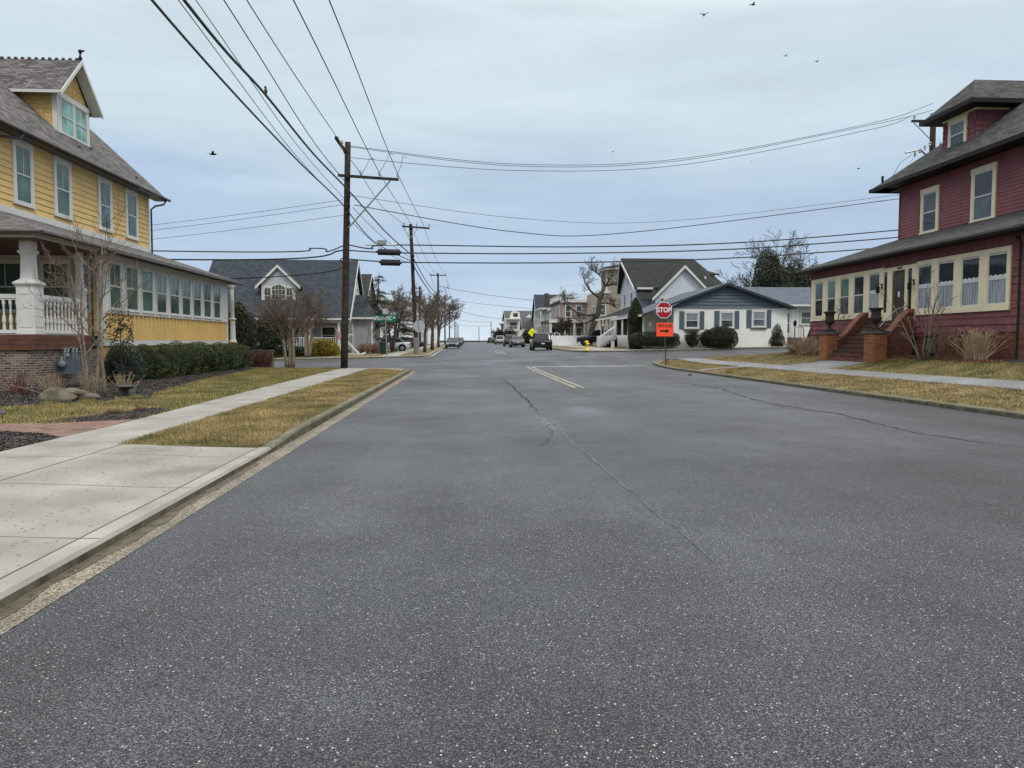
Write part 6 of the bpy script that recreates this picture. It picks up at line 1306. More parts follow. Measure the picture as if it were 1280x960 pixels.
for (p, (_, s, az_, lb)) in zip(BPOS, BIRDS):
    m = MB(); c, d = math.cos(R(az_)), math.sin(R(az_)); s *= .55
    def q(a, b, z): return (p[0] + (a * c - b * d) * s, p[1] + (a * d + b * c) * s, p[2] + z * s)
    m.tube([q(-.32, 0, 0), q(-.15, 0, .02), q(.1, 0, .02), q(.28, 0, .04), q(.36, 0, .03)], [.02 * s, .08 * s, .1 * s, .06 * s, .01 * s], 6)
    for sg in (-1, 1): m.add([q(.12, sg * .05, .03), q(-.12, sg * .05, .03), q(-.1, sg * .35, .22), q(-.18, sg * .6, .10), q(.08, sg * .38, .25)], [(0, 1, 2, 4), (2, 3, 4)])
    m.add([q(-.28, -.04, 0), q(-.28, .04, 0), q(-.48, .09, 0), q(-.48, -.09, 0)], [(0, 1, 2, 3)])
    setp(build(m, 'bird', M_wire, None, org=p), lb, 'bird', 'birds flying over the street')

# ------------------------------------------------------------------ trees
def grow(rng, p, d, Ln, r, lev, sp, out):
    n = sp['seg'][lev]; pts = [p.copy()]; rs = [r]; end = r * sp['tap'][lev]
    for i in range(n):
        w = sp['wig'][lev]
        d = (d + Vector((rng.gauss(0, w), rng.gauss(0, w), rng.gauss(0, w) + sp['up'][lev]))).normalized()
        p = p + d * (Ln / n); pts.append(p.copy()); rs.append(r + (end - r) * (i + 1) / n)
    out.append((lev, pts, rs))
    if lev + 1 < len(sp['seg']):
        k = sp['n'][lev]
        for j in range(k):
            t = sp['st'][lev] + (1 - sp['st'][lev]) * (j + rng.random()) / k; f = t * n; i = min(n - 1, int(f)); q = pts[i].lerp(pts[i + 1], f - i)
            dd = (pts[i + 1] - pts[i]).normalized(); a = dd.orthogonal().normalized(); a.rotate(Matrix.Rotation(rng.uniform(0, 6.283), 3, dd))
            sa = R(rng.gauss(sp['ang'][lev], 8)); nd = (dd * math.cos(sa) + a * math.sin(sa)).normalized()
            rr = (rs[i] + (rs[i + 1] - rs[i]) * (f - i)) * sp['rr'][lev]
            grow(rng, q, nd, Ln * sp['lr'][lev] * rng.uniform(.7, 1.15) * (1 - .35 * t * sp.get('tl', 1)), rr, lev + 1, sp, out)
def bare_tree(name, label, x, y, stems, sp, seed, barkm, twigm, split=1, group=None, z=None, cat='tree', minr=.004):
    rng = random.Random(seed); z = T(x, y) + LZ - .05 if z is None else z
    h = thing(name, label, cat, (x, y, z + .05), group); out = []
    for (dx, dy, lx, ly, Ln, r) in stems:
        grow(rng, Vector((x + dx, y + dy, z)), Vector((lx, ly, 1)).normalized(), Ln, r, 0, sp, out)
    a = MB(); b = MB()
    for lev, pts, rs in out:
        rs = [max(q, minr) for q in rs]
        if lev <= split: a.tube(pts, rs, 8 if lev == 0 else 5, cap=lev == 0)
        else: b.tube(pts, rs, 4 if lev == split + 1 else 3, cap=False)
    build(a, 'trunk', barkm, h, True); build(b, 'crown', twigm, h, norm=False)
    return h
CM = dict(seg=[8, 6, 5, 3], wig=[.035, .08, .10, .13], up=[.03, .05, .06, .05], tap=[.30, .3, .3, .4], n=[7, 5, 4], st=[.34, .25, .2], ang=[44, 34, 32], rr=[.60, .6, .6], lr=[.52, .55, .6])
bare_tree('bare_tree', 'bare multi-stem crepe myrtle in the mulch bed in front of the yellow porch', -9.25, 19.1,
          [(-.20, 0, -.03, .02, 3.3, .042), (.0, .04, .0, .03, 3.9, .046), (.19, .02, .01, .03, 3.5, .042), (-.28, .05, -.12, -.02, 3.1, .028)], CM, 12, M_bark, M_barkred, 1, minr=.0035)
CM2 = dict(seg=[6, 5, 4, 4, 3], wig=[.03, .08, .10, .12, .15], up=[.06, .03, .05, .05, .03], tap=[.6, .45, .4, .4, .5], n=[7, 6, 5, 4], st=[.55, .3, .2, .2], ang=[36, 32, 30, 30], rr=[.5, .6, .6, .6], lr=[.95, .52, .55, .55], tl=.5)
bare_tree('bare_tree', 'bare vase-shaped crepe myrtle left of the tall utility pole on the near corner', -9.5, 40.6,
          [(-.17, 0, -.04, .0, 2.1, .10), (.0, .05, .0, .03, 2.3, .11), (.16, 0, .05, -.02, 2.2, .10)], CM2, 5, M_bark, M_barkred, 0, minr=.007)
bare_tree('bare_tree', 'bare crepe myrtle in a mulch ring across the side street before the grey porch', -12.4, 58.8,
          [(-.1, 0, -.05, .0, 2.8, .15), (.12, 0, .07, 0, 2.8, .15), (.0, .1, .0, .1, 3.0, .12)], CM2, 8, M_bark, M_barkred, 0, minr=.009)
BT = dict(seg=[6, 6, 5, 4, 3], wig=[.04, .10, .14, .16, .18], up=[.02, .04, .05, .05, .03], tap=[.45, .35, .35, .4, .5], n=[12, 8, 6, 5], st=[.4, .22, .2, .2], ang=[50, 42, 38, 36], rr=[.5, .6, .6, .6], lr=[.72, .58, .55, .55])
bare_tree('street_tree', 'bare street tree just right of the second utility pole, nearest of its row', -3.75, 68, [(0, 0, .02, 0, 4.2, .16)], BT, 21, M_barkd, M_barkred, 1, 'bare street trees', minr=.011)
bare_tree('street_tree', 'bare street tree with forked dark trunk behind the nearest of its row', -3.6, 80, [(0, 0, .0, 0, 4.6, .2)], BT, 22, M_barkd, M_barkred, 1, 'bare street trees', minr=.012)
bare_tree('street_tree', 'bare spreading tree on the lawn left of the second utility pole', -7.3, 74, [(0, 0, .1, 0, 4.6, .18), (0, 0, -.15, 0, 4.2, .14)], BT, 23, M_barkd, M_barkred, 1, 'bare street trees', minr=.012)
bare_tree('street_tree', 'bare street tree behind the third utility pole, farthest of its row', -3.8, 104, [(0, 0, .0, 0, 5.2, .2)], BT, 24, M_barkd, M_barkred, 1, 'bare street trees', minr=.015)
bare_tree('bare_tree', 'large bare spreading tree behind the blue-roofed house, right side', 38.6, 92, [(0, 0, -.04, 0, 8.0, .42)],
          dict(seg=[6, 6, 5, 5, 4], wig=[.04, .08, .12, .14, .16], up=[.0, .02, .03, .03, .02], tap=[.5, .35, .35, .4, .5], n=[11, 8, 6, 5], st=[.55, .25, .2, .2], ang=[55, 44, 40, 38], rr=[.5, .6, .6, .6], lr=[.80, .55, .55, .55], tl=.4), 31, M_barkd, M_barkd, 1, minr=.02)
# twisted tree by the dark pick-up
rng = random.Random(77); x, y = 14.9, 88.5; z = T(x, y)
ht = thing('bare_tree', 'gnarled dark tree with long crooked limbs behind the dark parked car', 'tree', (x, y, z + .1)); a = MB(); b = MB(); out = []
main = [Vector((x, y, z)), Vector((x + .4, y, z + 2.2)), Vector((x + 1.1, y, z + 4.0)), Vector((x + 1.3, y, z + 5.8)), Vector((x + 1.9, y, z + 7.3))]; a.tube(main, [.42, .34, .32, .27, .18], 8)
limbs = [([(1.0, 3.9), (-.2, 3.7), (-1.4, 4.0), (-2.4, 4.8), (-3.2, 5.6), (-3.8, 5.2)], .17), ([(1.3, 5.8), (.2, 6.6), (-.6, 7.6), (-.8, 8.8)], .16), ([(1.9, 7.3), (3.0, 7.5), (4.4, 7.2), (5.2, 7.9)], .15), ([(1.9, 7.3), (1.4, 8.4), (.3, 9.2)], .13), ([(1.3, 5.2), (2.4, 5.2), (3.4, 4.6)], .12), ([(1.7, 6.9), (2.6, 8.2), (3.2, 9.2)], .12), ([(.7, 3.2), (-.6, 2.8), (-1.8, 3.4)], .11)]
SP = dict(seg=[4, 4, 3], wig=[.2, .2, .2], up=[.08, .06, .04], tap=[.3, .3, .5], n=[6, 5], st=[.2, .2], ang=[42, 40], rr=[.6, .6], lr=[.65, .6])
for pts, r in limbs:
    P = [Vector((x + p, y + rng.uniform(-.5, .5) * i * .6, z + q)) for i, (p, q) in enumerate(pts)]; a.tube(P, [r * (1 - .7 * i / (len(P) - 1)) for i in range(len(P))], 6)
    for k in range(9):
        t = rng.uniform(.25, 1) * (len(P) - 1); i = min(len(P) - 2, int(t)); q = P[i].lerp(P[i + 1], t - i)
        grow(rng, q, Vector((rng.gauss(0, .7), rng.gauss(0, .5), .7)).normalized(), rng.uniform(.9, 1.7), .05, 0, SP, out)
for lev, pts, rs in out: b.tube(pts, [max(q, .014) for q in rs], 3, cap=False)
build(a, 'trunk', M_barkd, ht, True); build(b, 'crown', M_barkd, ht, norm=False)
SH = dict(seg=[5, 4, 3], wig=[.12, .15, .18], up=[.05, .08, .08], tap=[.4, .35, .5], n=[4, 4], st=[.35, .3], ang=[36, 36], rr=[.6, .6], lr=[.45, .5])
bare_tree('bare_shrub', 'tall bare pale-barked shrub rising in front of the red house door steps', 16.75, 25.9, [(0, 0, -.1, .05, 2.2, .035), (.1, .1, .02, -.1, 2.6, .04), (-.1, .1, -.1, .3, 2.3, .03), (0, -.1, .05, -.28, 2.2, .03), (.05, .3, -.1, .45, 1.8, .022), (.02, -.2, -.1, -.1, 2.7, .03)], SH, 41, M_bark, M_bark, 1, z=.85, cat='shrub', minr=.006)
bare_tree('bare_shrub', 'small bare twisted shrub behind the left iron urn', 17.4, 33.6, [(0, 0, 0, .1, 2.2, .035), (.05, .1, -.05, -.25, 2.0, .03), (0, -.1, 0, .3, 1.9, .025)], SH, 42, M_bark, M_bark, 1, z=1.0, cat='shrub', minr=.006)
bare_tree('bare_shrub', 'thin bare sapling beside the right corner of the grey house', -8.9, 65.5, [(0, 0, .0, .0, 3.4, .05)], SH, 43, M_bark, M_bark, 1, cat='shrub', minr=.012)
bare_tree('bare_tree', 'small bare twiggy tree behind the white vinyl panel fence', 13.6, 101, [(0, 0, .0, .0, 2.8, .1), (.1, 0, -.2, .0, 2.6, .08)], BT, 44, M_barkd, M_barkd, 1, minr=.014)
bare_tree('bare_tree', 'dense bare tree clump in front of the flat-roofed grey building', 10.9, 232, [(0, 0, .0, .0, 3.2, .2), (.6, 0, .3, 0, 3.2, .2), (-.5, 0, -.3, 0, 3.0, .2)], BT, 45, M_barkd, M_barkd, 1, minr=.03)

# twiggy dry bushes
def straw(label, x, y, z, n, h, spread, m, seed, cat='shrub', name='dry_shrub', r=.006, group=None):
    rng = random.Random(seed); mb = MB()
    for i in range(n):
        a = rng.uniform(0, 6.28); s = abs(rng.gauss(0, .5)) * spread; b0 = rng.uniform(.05, .38); p = Vector((x + b0 * spread * math.cos(a), y + b0 * spread * math.sin(a), z)); a += rng.gauss(0, .5); q = Vector((x + s * math.cos(a), y + s * math.sin(a), z + h * rng.uniform(.45, 1.05)))
        c = p.lerp(q, .55) + Vector((rng.gauss(0, .05), rng.gauss(0, .05), rng.gauss(0.03, .03))) * spread; mb.tube([p, c, q], [r, r * .8, r * .5], 3, cap=False)
        for k in range(2):
            t = rng.uniform(.4, .9); b = c.lerp(q, t); mb.tube([b, b + Vector((rng.gauss(0, .12), rng.gauss(0, .12), rng.uniform(.05, .2))) * h * .6], r * .5, 3, cap=False)
    return setp(build(mb, name, m, None, norm=False, org=(x, y, z)), label, cat, group)
z = LZ
straw('fan of dry straw stems against the brick base at the left picture edge', -12.0, 20.6, z, 60, .62, .55, M_redtwig, 1, r=.008)
straw('fan of pale dry stems before the brick base, left of the boulder', -11.0, 20.3, z, 60, .62, .6, M_straw, 2, r=.008)
straw('row of pale dry stems behind the boulder under the meters', -9.9, 20.2, z, 60, .6, .55, M_straw, 3, r=.008)
straw('dry tan stems between the boulder and the bare tree', -9.3, 20.6, z, 50, .6, .45, M_straw, 4, r=.008)
straw('red-brown twiggy bush just past the end of the boxwood hedge', -12.3, 42.2, z, 260, .95, 1.0, M_redtwig, 5, r=.012)
straw('reddish twiggy bush nearer the side street, right of the first red one', -11.3, 41.7, z, 220, .85, .9, M_redtwig, 6, r=.012)
straw('bare hydrangea bush under the nearest porch windows of the red house', 17.25, 23.9, .95, 190, 1.05, .95, M_straw, 7, r=.0065)
straw('bare hydrangea bush in front of the crossed basement window', 17.2, 25.3, .95, 190, 1.1, .95, M_brownleaf, 8, r=.0065)
straw('dense dry brown bush left of the left brick pier', 17.2, 36.0, .9, 300, .9, 1.3, M_straw, 9, r=.010)
straw('low brown bush at the far left corner of the red house', 17.4, 37.6, .85, 200, .9, 1.2, M_brownleaf, 10, r=.010)
straw('pinkish dry ornamental grass by the grey house bay', -9.0, 66.5, T(-9, 66.5) + LZ, 260, .9, 1.0, mat('pink_grass', (.24, .15, .12), .8, rand=.3), 11, r=.016)
straw('second pinkish dry grass mound by the trash bin', -8.2, 67.5, T(-8.2, 67.5) + LZ, 220, .9, 1.1, MATS['pink_grass'], 12, r=.016)

def leafy(name, label, x, y, zc, rx, ry, rz, n, size, m, seed, cat='shrub', group=None, shape='ellip', z0=None, amp=.12, stem=None, pw=2.6, lx=0):
    """shrub or evergreen: leaf faces through the outer shell of an uneven volume, over a dark twig core"""
    rs = np.random.RandomState(seed); z0 = T(x, y) + LZ if z0 is None else z0
    h = thing(name, label, cat, (x, y, z0), group)
    u = rs.randn(n, 3); u /= np.linalg.norm(u, axis=1)[:, None]
    ph = rs.uniform(0, 6.28, (7,)); dr = rs.randn(7, 3) * 2.6
    k = 1 + amp * np.sin(u @ dr.T + ph).sum(1) / 2.2
    if shape == 'box':
        e_ = (np.abs(u) ** pw).sum(1) ** (-1 / pw); k = k * e_
    rad = 1 - .28 * rs.rand(n) ** 2
    P = u * (k * rad)[:, None]
    if shape == 'cone':
        t = rs.rand(n) ** .75; t = 1 - t; a = rs.rand(n) * 6.283
        prof = (1 - t) ** .62 * (np.minimum(1, (t + .03) * 9)); kk = 1 + amp * (np.sin(3 * a + 9 * t + ph[0]) + np.sin(5 * a - 14 * t + ph[1]) + np.sin(23 * t + ph[2]))
        rr = prof * kk * (1 - .35 * rs.rand(n) ** 2); P = np.c_[np.cos(a) * rr, np.sin(a) * rr, t * 2 - 1]
    if shape == 'column':
        t = rs.rand(n); a = rs.rand(n) * 6.283; prof = np.minimum(1, (1 - t) * 3.2) ** .6 * np.minimum(1, .75 + t * 1.2); kk = 1 + amp * (np.sin(3 * a + 7 * t + ph[0]) + np.sin(4 * a - 11 * t + ph[1]))
        rr = prof * kk * (1 - .3 * rs.rand(n) ** 2); P = np.c_[np.cos(a) * rr, np.sin(a) * rr, t * 2 - 1]
    C = P * np.array([rx, ry, rz]) + np.array([x + lx * 0, y, zc])
    keep = C[:, 2] > z0 + .01; C = C[keep]; n = len(C)
    A = rs.randn(n, 3); A /= np.linalg.norm(A, axis=1)[:, None]; B = rs.randn(n, 3); B = np.cross(A, B); B /= np.linalg.norm(B, axis=1)[:, None]
    s = size * (.6 + .8 * rs.rand(n))[:, None]
    V = np.stack([C - A * s, C + B * s * .45, C + A * s, C - B * s * .45], 1)
    bulk('foliage', V, 4, m, h)
    if shape == 'none': return h
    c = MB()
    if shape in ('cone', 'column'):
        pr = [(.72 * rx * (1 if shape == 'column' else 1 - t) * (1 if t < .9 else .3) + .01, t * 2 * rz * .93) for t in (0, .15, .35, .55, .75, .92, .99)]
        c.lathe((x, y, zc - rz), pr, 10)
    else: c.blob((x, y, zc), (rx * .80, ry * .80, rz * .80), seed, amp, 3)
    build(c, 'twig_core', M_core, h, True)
    if stem: c = MB(); c.tube([(x, y, z0 - .1), (x, y, zc)], stem, 6); build(c, 'stem', M_barkd, h)
    return h
hx = [(-12.05, 21.9 + 0), ]
ordn = ['nearest', 'second', 'third', 'fourth', 'fifth', 'sixth', 'seventh', 'eighth', 'ninth', 'tenth', 'farthest']
hedge_y = [26.9, 28.8, 29.9, 31.3, 32.5, 33.9, 35.0, 36.3, 37.5, 38.7, 40.0]
for i, yy in enumerate(hedge_y):
    first = i == 0
    leafy('boxwood_bush', ('bluish round-leaved bush at the near end of the hedge, right of the bare tree' if first else 'clipped dark green boxwood, %s bush of the hedge along the yellow porch' % ordn[i]),
          -12.1 - .06 * (i % 2), yy, .70, .62 + .05 * (i % 3), .62 if 0 < i < 8 else .72, .68 + .03 * ((i * 7) % 3), 11000 if i < 4 else 7000, .024 if i < 4 else .03, M_boxblue if first else M_box, 100 + i, group=None if first else 'clipped boxwood hedge bushes', shape='box', amp=.15, pw=2.4)
leafy('holly_bush', 'thin glossy-leaved holly sapling behind the bare tree trunks', -11.9, 26.3, 1.85, .38, .38, .75, 900, .045, M_holly, 130, stem=.02, amp=.3, shape='none')
for q_ in bpy.data.objects:
    if q_.name.startswith('holly_bush'): m = MB(); m.tube([(-11.9, 26.3, .1), (-11.9, 26.3, 2.3)], .018, 5); build(m, 'stem', M_barkd, q_)
leafy('holly_tree', 'dense brownish holly tree beyond the far corner of the yellow porch', -13.15, 44.2, 2.1, .95, .95, 1.85, 9000, .06, M_holly, 131, cat='tree', amp=.12, stem=.06)
leafy('holly_tree', 'dark bushy evergreen in front of the grey house door', -15.6, 60.5, 2.3, 1.6, 1.2, 1.5, 7000, .08, M_pine, 132, cat='tree', amp=.28, stem=.1)
leafy('boxwood_bush', 'low green clipped hedge across the side street left of the crepe myrtle', -16.4, 61, .62, 1.5, .8, .62, 5000, .05, M_box, 133, shape='box', amp=.06)
leafy('gold_shrub', 'rounded yellow-tipped evergreen shrub in front of the grey house railing', -11.7, 62, .95, 1.25, 1.0, .78, 8000, .05, M_yellowbush, 134, shape='box', amp=.05, pw=2.4)
leafy('dark_shrub', 'dark shrub low beside the gold shrub under the porch rail', -14.0, 62.5, .6, 1.4, .7, .55, 3500, .06, M_box, 135, shape='box', amp=.08)
leafy('arborvitae', 'tall narrow dark arborvitae column behind the STOP sign', 14.2, 61.0, 3.05, .62, .62, 2.15, 12000, .05, M_arb, 136, cat='tree', shape='column', amp=.05, stem=.08)
leafy('clipped_hedge', 'wide low dark yew hedge behind the DETOUR plate', 15.6, 59.7, 1.75, 2.1, .9, .62, 9000, .05, M_pine, 137, shape='box', amp=.09)
leafy('boxwood_bush', 'narrow dark shrub before the left shuttered window', 18.5, 59.2, 1.75, .55, .5, .72, 3000, .05, M_arb, 138, amp=.2, group=None, stem=.05)
leafy('boxwood_bush', 'medium dark shrub leaning on the big round one before the middle window', 19.75, 59.3, 1.8, .6, .5, .7, 3000, .05, M_arb, 139, amp=.2, stem=.05)
leafy('boxwood_bush', 'biggest round clipped dark bush before the middle shuttered window', 20.9, 59.2, 1.85, 1.35, .9, .92, 9000, .05, M_arb, 140, shape='box', amp=.05, pw=2.3)
leafy('cone_spruce', 'cone-shaped dwarf spruce left of the white house door', 25.95, 60.3, 2.35, .88, .8, 1.15, 7000, .05, M_pine, 141, shape='cone', amp=.05)
leafy('cone_spruce', 'smaller cone-shaped dwarf spruce right of the iron railing', 28.9, 59.8, 2.05, .65, .6, .85, 5000, .05, M_pine, 142, shape='cone', amp=.05)
leafy('evergreen_tree', 'tall evergreen behind the blue roof, left one under the bare tree', 34.6, 82, 6.3, 2.6, 2.4, 4.4, 12000, .14, M_pine, 143, cat='tree', amp=.25, stem=.2)
leafy('evergreen_tree', 'dark wide evergreen behind the blue roof, next to the red house', 38.8, 83, 6.0, 3.0, 2.4, 4.2, 13000, .14, M_pine, 144, cat='tree', amp=.25, stem=.2)
leafy('evergreen_tree', 'low dark evergreen filling the gap beside the red house porch', 31.5, 70, 3.6, 2.2, 1.6, 2.6, 7000, .12, M_pine, 145, cat='tree', amp=.25, stem=.15)
for i, (xx, yy) in enumerate(((13.9, 117), (13.9, 120.5), (13.9, 124), (13.8, 127.5))):
    leafy('arborvitae', ['first', 'second', 'third', 'fourth'][i] + ' dark evergreen from the right in the row over the vinyl fence', xx, yy, 2.3, 1.2, 1.6, 1.5, 2600, .1, M_arb, 150 + i, cat='tree', shape='box', amp=.12, group='evergreens behind the vinyl fence')
leafy('dark_shrub', 'dark evergreen behind the yellow warning sign', 10.9, 128, 2.2, 1.2, 1.2, 1.6, 2500, .1, M_arb, 156, amp=.2)
leafy('dark_shrub', 'dark evergreen clump left of the cream balcony house', 9.6, 160, 2.4, 1.6, 1.4, 2.0, 2500, .12, M_arb, 157, amp=.2)
leafy('dark_shrub', 'dark evergreen far behind the white suv', 8.6, 185, 2.5, 1.6, 1.4, 2.0, 2500, .12, M_arb, 158, amp=.2)
V = []; rs = np.random.RandomState(5)   # sprouting green bulbs below the bare shrub
# conifer with layered drooping boughs
def conifer(label, x, y, H, seed):
    rng = random.Random(seed); z = T(x, y) + LZ; h = thing('cedar_tree', label, 'tree', (x, y, z)); a = MB(); V = []
    tr = [Vector((x, y, z - .1)), Vector((x + .25, y, z + H * .35)), Vector((x + .6, y, z + H * .7)), Vector((x + .75, y, z + H))]; a.tube(tr, [.16, .13, .08, .02], 6)
    for k in range(54):
        t = rng.uniform(.16, .99); i = min(2, int(t * 3)); q = tr[0].lerp(tr[1], t * 3) if i == 0 else tr[i].lerp(tr[i + 1], t * 3 - i)
        az_ = rng.uniform(0, 6.28); Ln = (1.05 - t) * 2.6 * rng.uniform(.6, 1.1) + .25; d = Vector((math.cos(az_), math.sin(az_), .25)); pts = [q]
        for s in range(5): d = (d + Vector((rng.gauss(0, .12), rng.gauss(0, .12), -.10))).normalized(); pts.append(pts[-1] + d * Ln / 5)
        a.tube(pts, [.035, .03, .022, .016, .012, .008], 3, cap=False)
        for j in range(int(70 * Ln)):
            f = rng.uniform(.2, 1) * 5; i = min(4, int(f)); p = pts[i].lerp(pts[i + 1], f - i) + Vector((rng.gauss(0, .12), rng.gauss(0, .12), rng.gauss(-.06, .06)))
            A = Vector((rng.gauss(0, 1), rng.gauss(0, 1), rng.gauss(-.4, .4))).normalized() * .09; B = A.orthogonal().normalized() * .03
            V += [p - A, p + B, p + A, p - B]
    build(a, 'trunk', M_barkd, h, True); bulk('crown', V, 4, M_pine, h)
conifer('thin drooping cedar leaning right, beside the grey house bay', -8.9, 71, 7.6, 3)
conifer('dark drooping cedar behind the street name sign', -7.4, 79, 6.0, 4)
V = []
for _ in range(500):
    y_ = rs.uniform(24.6, 27.8); x_ = rs.uniform(16.8, 17.3); a_ = rs.rand() * 6.28; hh = rs.uniform(.08, .22); z_ = T(x_, y_) + LZ
    V += [(x_ - .008, y_, z_), (x_ + .008, y_ + .004, z_), (x_ + .08 * math.cos(a_), y_ + .08 * math.sin(a_), z_ + hh)]
setp(bulk('bulb_leaves', V, 3, M_grassg, None, (17, 26, .9)), 'fresh green bulb leaves sprouting along the foot of the red house wall', 'plants', kind='stuff')
# brick edging along the red house bed
for x_, ya, yb, lb in ((16.9, 22.2, 28.2, 'toothed red brick edging of the bed right of the steps'), (16.9, 34.9, 38.0, 'toothed red brick edging of the bed left of the steps')):
    m = MB(); y_ = ya
    while y_ < yb:
        z_ = T(x_, y_) + LZ; m.add([(x_ - .04, y_, z_ - .05), (x_ - .04, y_ + .2, z_ - .05), (x_ + .05, y_ + .2, z_ - .05), (x_ + .05, y_, z_ - .05), (x_ - .04, y_ + .06, z_ + .12), (x_ - .04, y_ + .16, z_ + .10), (x_ + .05, y_ + .16, z_ + .10), (x_ + .05, y_ + .06, z_ + .12)],
              [(0, 3, 2, 1), (4, 5, 6, 7), (0, 1, 5, 4), (1, 2, 6, 5), (2, 3, 7, 6), (3, 0, 4, 7)]); y_ += .21
    setp(build(m, 'brick_edging', M_brickRD, None, org=(x_, ya, .8)), lb, 'edging')
V = []; straw('little leafy tuft on the verge at the right kerb corner', 12.6, 45.3, T(12.6, 45.3) + LZ, 20, .12, .2, M_barkd, 33, cat='plant', name='weed', r=.012)
m = MB(); m.tube([(10.2, 33.2, .03), (10.35, 33.15, .03)], .035, 5); setp(build(m, 'road_debris', M_wire, None, org=(10.2, 33.2, 0)), 'small dark lump of litter on the road near the right kerb', 'litter')

# ------------------------------------------------------------------ cars
def car(label, x, y, rz, kind, paint, z=None, cat='car', group=None):
    """nose towards +Y in its own frame; body is one lofted hull"""
    z = T(x, y) if z is None else z
    h = bpy.data.objects.new('parked_car', None); COL.objects.link(h); h.location = (x, y, z); h.rotation_euler = (0, 0, R(rz)); ROOT[h.name] = (0, 0, 0)
    setp(h, label, cat, group)
    suv = kind == 'suv'; Ln = 4.6 if suv else 4.7; Wd = .93 if suv else .91; hb = 1.02 if suv else .92; ht = 1.68 if suv else 1.43
    if kind == 'pickup': Ln, hb, ht, Wd = 5.0, 1.12, 1.78, .97
    hl = Ln / 2
    if suv: S_ = [(-hl, .80, .42, .80), (-hl + .12, .9, .34, hb - .02), (-hl + .5, Wd, .26, hb + .04), (-.9, Wd, .24, hb + .02), (.4, Wd, .24, hb), (1.0, Wd, .25, hb - .02), (1.7, Wd - .02, .26, hb - .10), (hl - .25, .87, .30, .84), (hl, .74, .40, .66)]
    elif kind == 'pickup': S_ = [(-hl, .86, .5, 1.0), (-hl + .1, Wd, .42, hb), (-.9, Wd, .38, hb), (.4, Wd, .38, hb), (1.0, Wd, .38, hb), (1.8, Wd, .40, hb - .05), (hl - .15, .93, .42, 1.0), (hl, .86, .5, .92)]
    else: S_ = [(-hl, .76, .38, .78), (-hl + .12, .86, .30, hb + .02), (-hl + .7, Wd, .22, hb + .03), (-.9, Wd, .2, hb - .02), (.4, Wd, .2, hb - .03), (1.0, Wd, .2, hb - .08), (1.7, Wd - .02, .22, hb - .17), (hl - .25, .85, .26, .66), (hl, .7, .34, .55)]
    def loft(S2, prof):
        m = MB(); vs = []; n = None
        for s in S2:
            p = prof(s); n = len(p); vs += [(a, s[0], b) for a, b in p]
        fs = [(i * n + k, i * n + (k + 1) % n, (i + 1) * n + (k + 1) % n, (i + 1) * n + k) for i in range(len(S2) - 1) for k in range(n)]
        fs += [tuple(range(n - 1, -1, -1)), tuple(range((len(S2) - 1) * n, len(S2) * n))]; return m.add(vs, fs)
    def bp(s):
        _, w, a, b = s; hh = b - a
        half = [(w * .88, a), (w * .97, a + hh * .15), (w, a + hh * .45), (w * .985, a + hh * .75), (w * .93, b - .03), (w * .82, b)]
        return half + [(-p, q) for p, q in half[::-1]]
    body = build(loft(S_, bp), 'body', paint, h, True)
    if suv: C = [(-hl + .22, .72, hb - .02, hb + .03), (-hl + .45, .66, hb, ht - .12), (-hl + .8, .62, hb, ht - .02), (-.2, .63, hb, ht), (.45, .62, hb, ht - .06), (1.25, .70, hb - .06, hb - .02)]
    elif kind == 'pickup': C = [(-hl + .25, .74, hb - .02, hb + .03), (-hl + .4, .70, hb, ht - .1), (-hl + .8, .67, hb, ht - .02), (.1, .68, hb, ht), (.55, .68, hb, ht - .05), (1.15, .74, hb - .04, hb - .01)]
    else: C = [(-hl + .65, .70, hb - .02, hb + .02), (-hl + 1.25, .58, hb - .02, ht - .07), (-.3, .57, hb - .03, ht), (.3, .57, hb - .04, ht - .05), (1.25, .70, hb - .12, hb - .08)]
    def cp(s): _, w, a, b = s; wb = Wd * .84; return [(wb, a), (wb - (wb - w) * .95, b - .03), (w * .85, b), (-w * .85, b), (-wb + (wb - w) * .95, b - .03), (-wb, a)]
    build(loft(C, cp), 'glazing', M_carglass, h)
    m = MB(); r = C[1:-1]
    m.add([(sg * (s[1] + .0) * .95, s[0] - (.04 if i == 0 else 0), s[3] + .012) for i, s in enumerate(r) for sg in (-1, 1)], [(2 * i, 2 * i + 1, 2 * i + 3, 2 * i + 2) for i in range(len(r) - 1)])
    for i, s in enumerate(C[:-1]):
        t = C[i + 1]
        for sg in (-1, 1):
            if i in (0, len(C) - 2): m.tube([(sg * (Wd * .84 if i == 0 else s[1]), s[0], (s[2] if i == 0 else s[3]) + .01), (sg * (t[1] if i == 0 else Wd * .84), t[0], t[3] + .01)], .045, 4)
            else: m.tube([(sg * s[1], s[0], s[3] - .01), (sg * t[1], t[0], t[3] - .01)], .05, 4)
    ymid = -.15
    for sg in (-1, 1): m.tube([(sg * Wd * .86, ymid, hb), (sg * .66, ymid, ht - .03)], .035, 4)
    if kind != 'sedan':
        for sg in (-1, 1): m.tube([(sg * Wd * .86, -1.25, hb), (sg * .67, -1.25, ht - .05)], .05, 4)
    build(m, 'roof', paint, h)
    wr = .36 if kind != 'sedan' else .33
    for yy in (-hl + .92, hl - .92):
        for sg in (-1, 1):
            m = MB(); m.tube([(sg * (Wd - .20), yy, wr), (sg * (Wd - .03), yy, wr), (sg * (Wd + .015), yy, wr)], [wr, wr, wr * .93], 18); w_ = build(m, 'wheel', M_tyre, h)
            m = MB(); m.tube([(sg * (Wd + .012), yy, wr), (sg * (Wd + .022), yy, wr)], [wr * .64, wr * .55], 14); build(m, 'rim', M_rim, w_)
    m = MB()
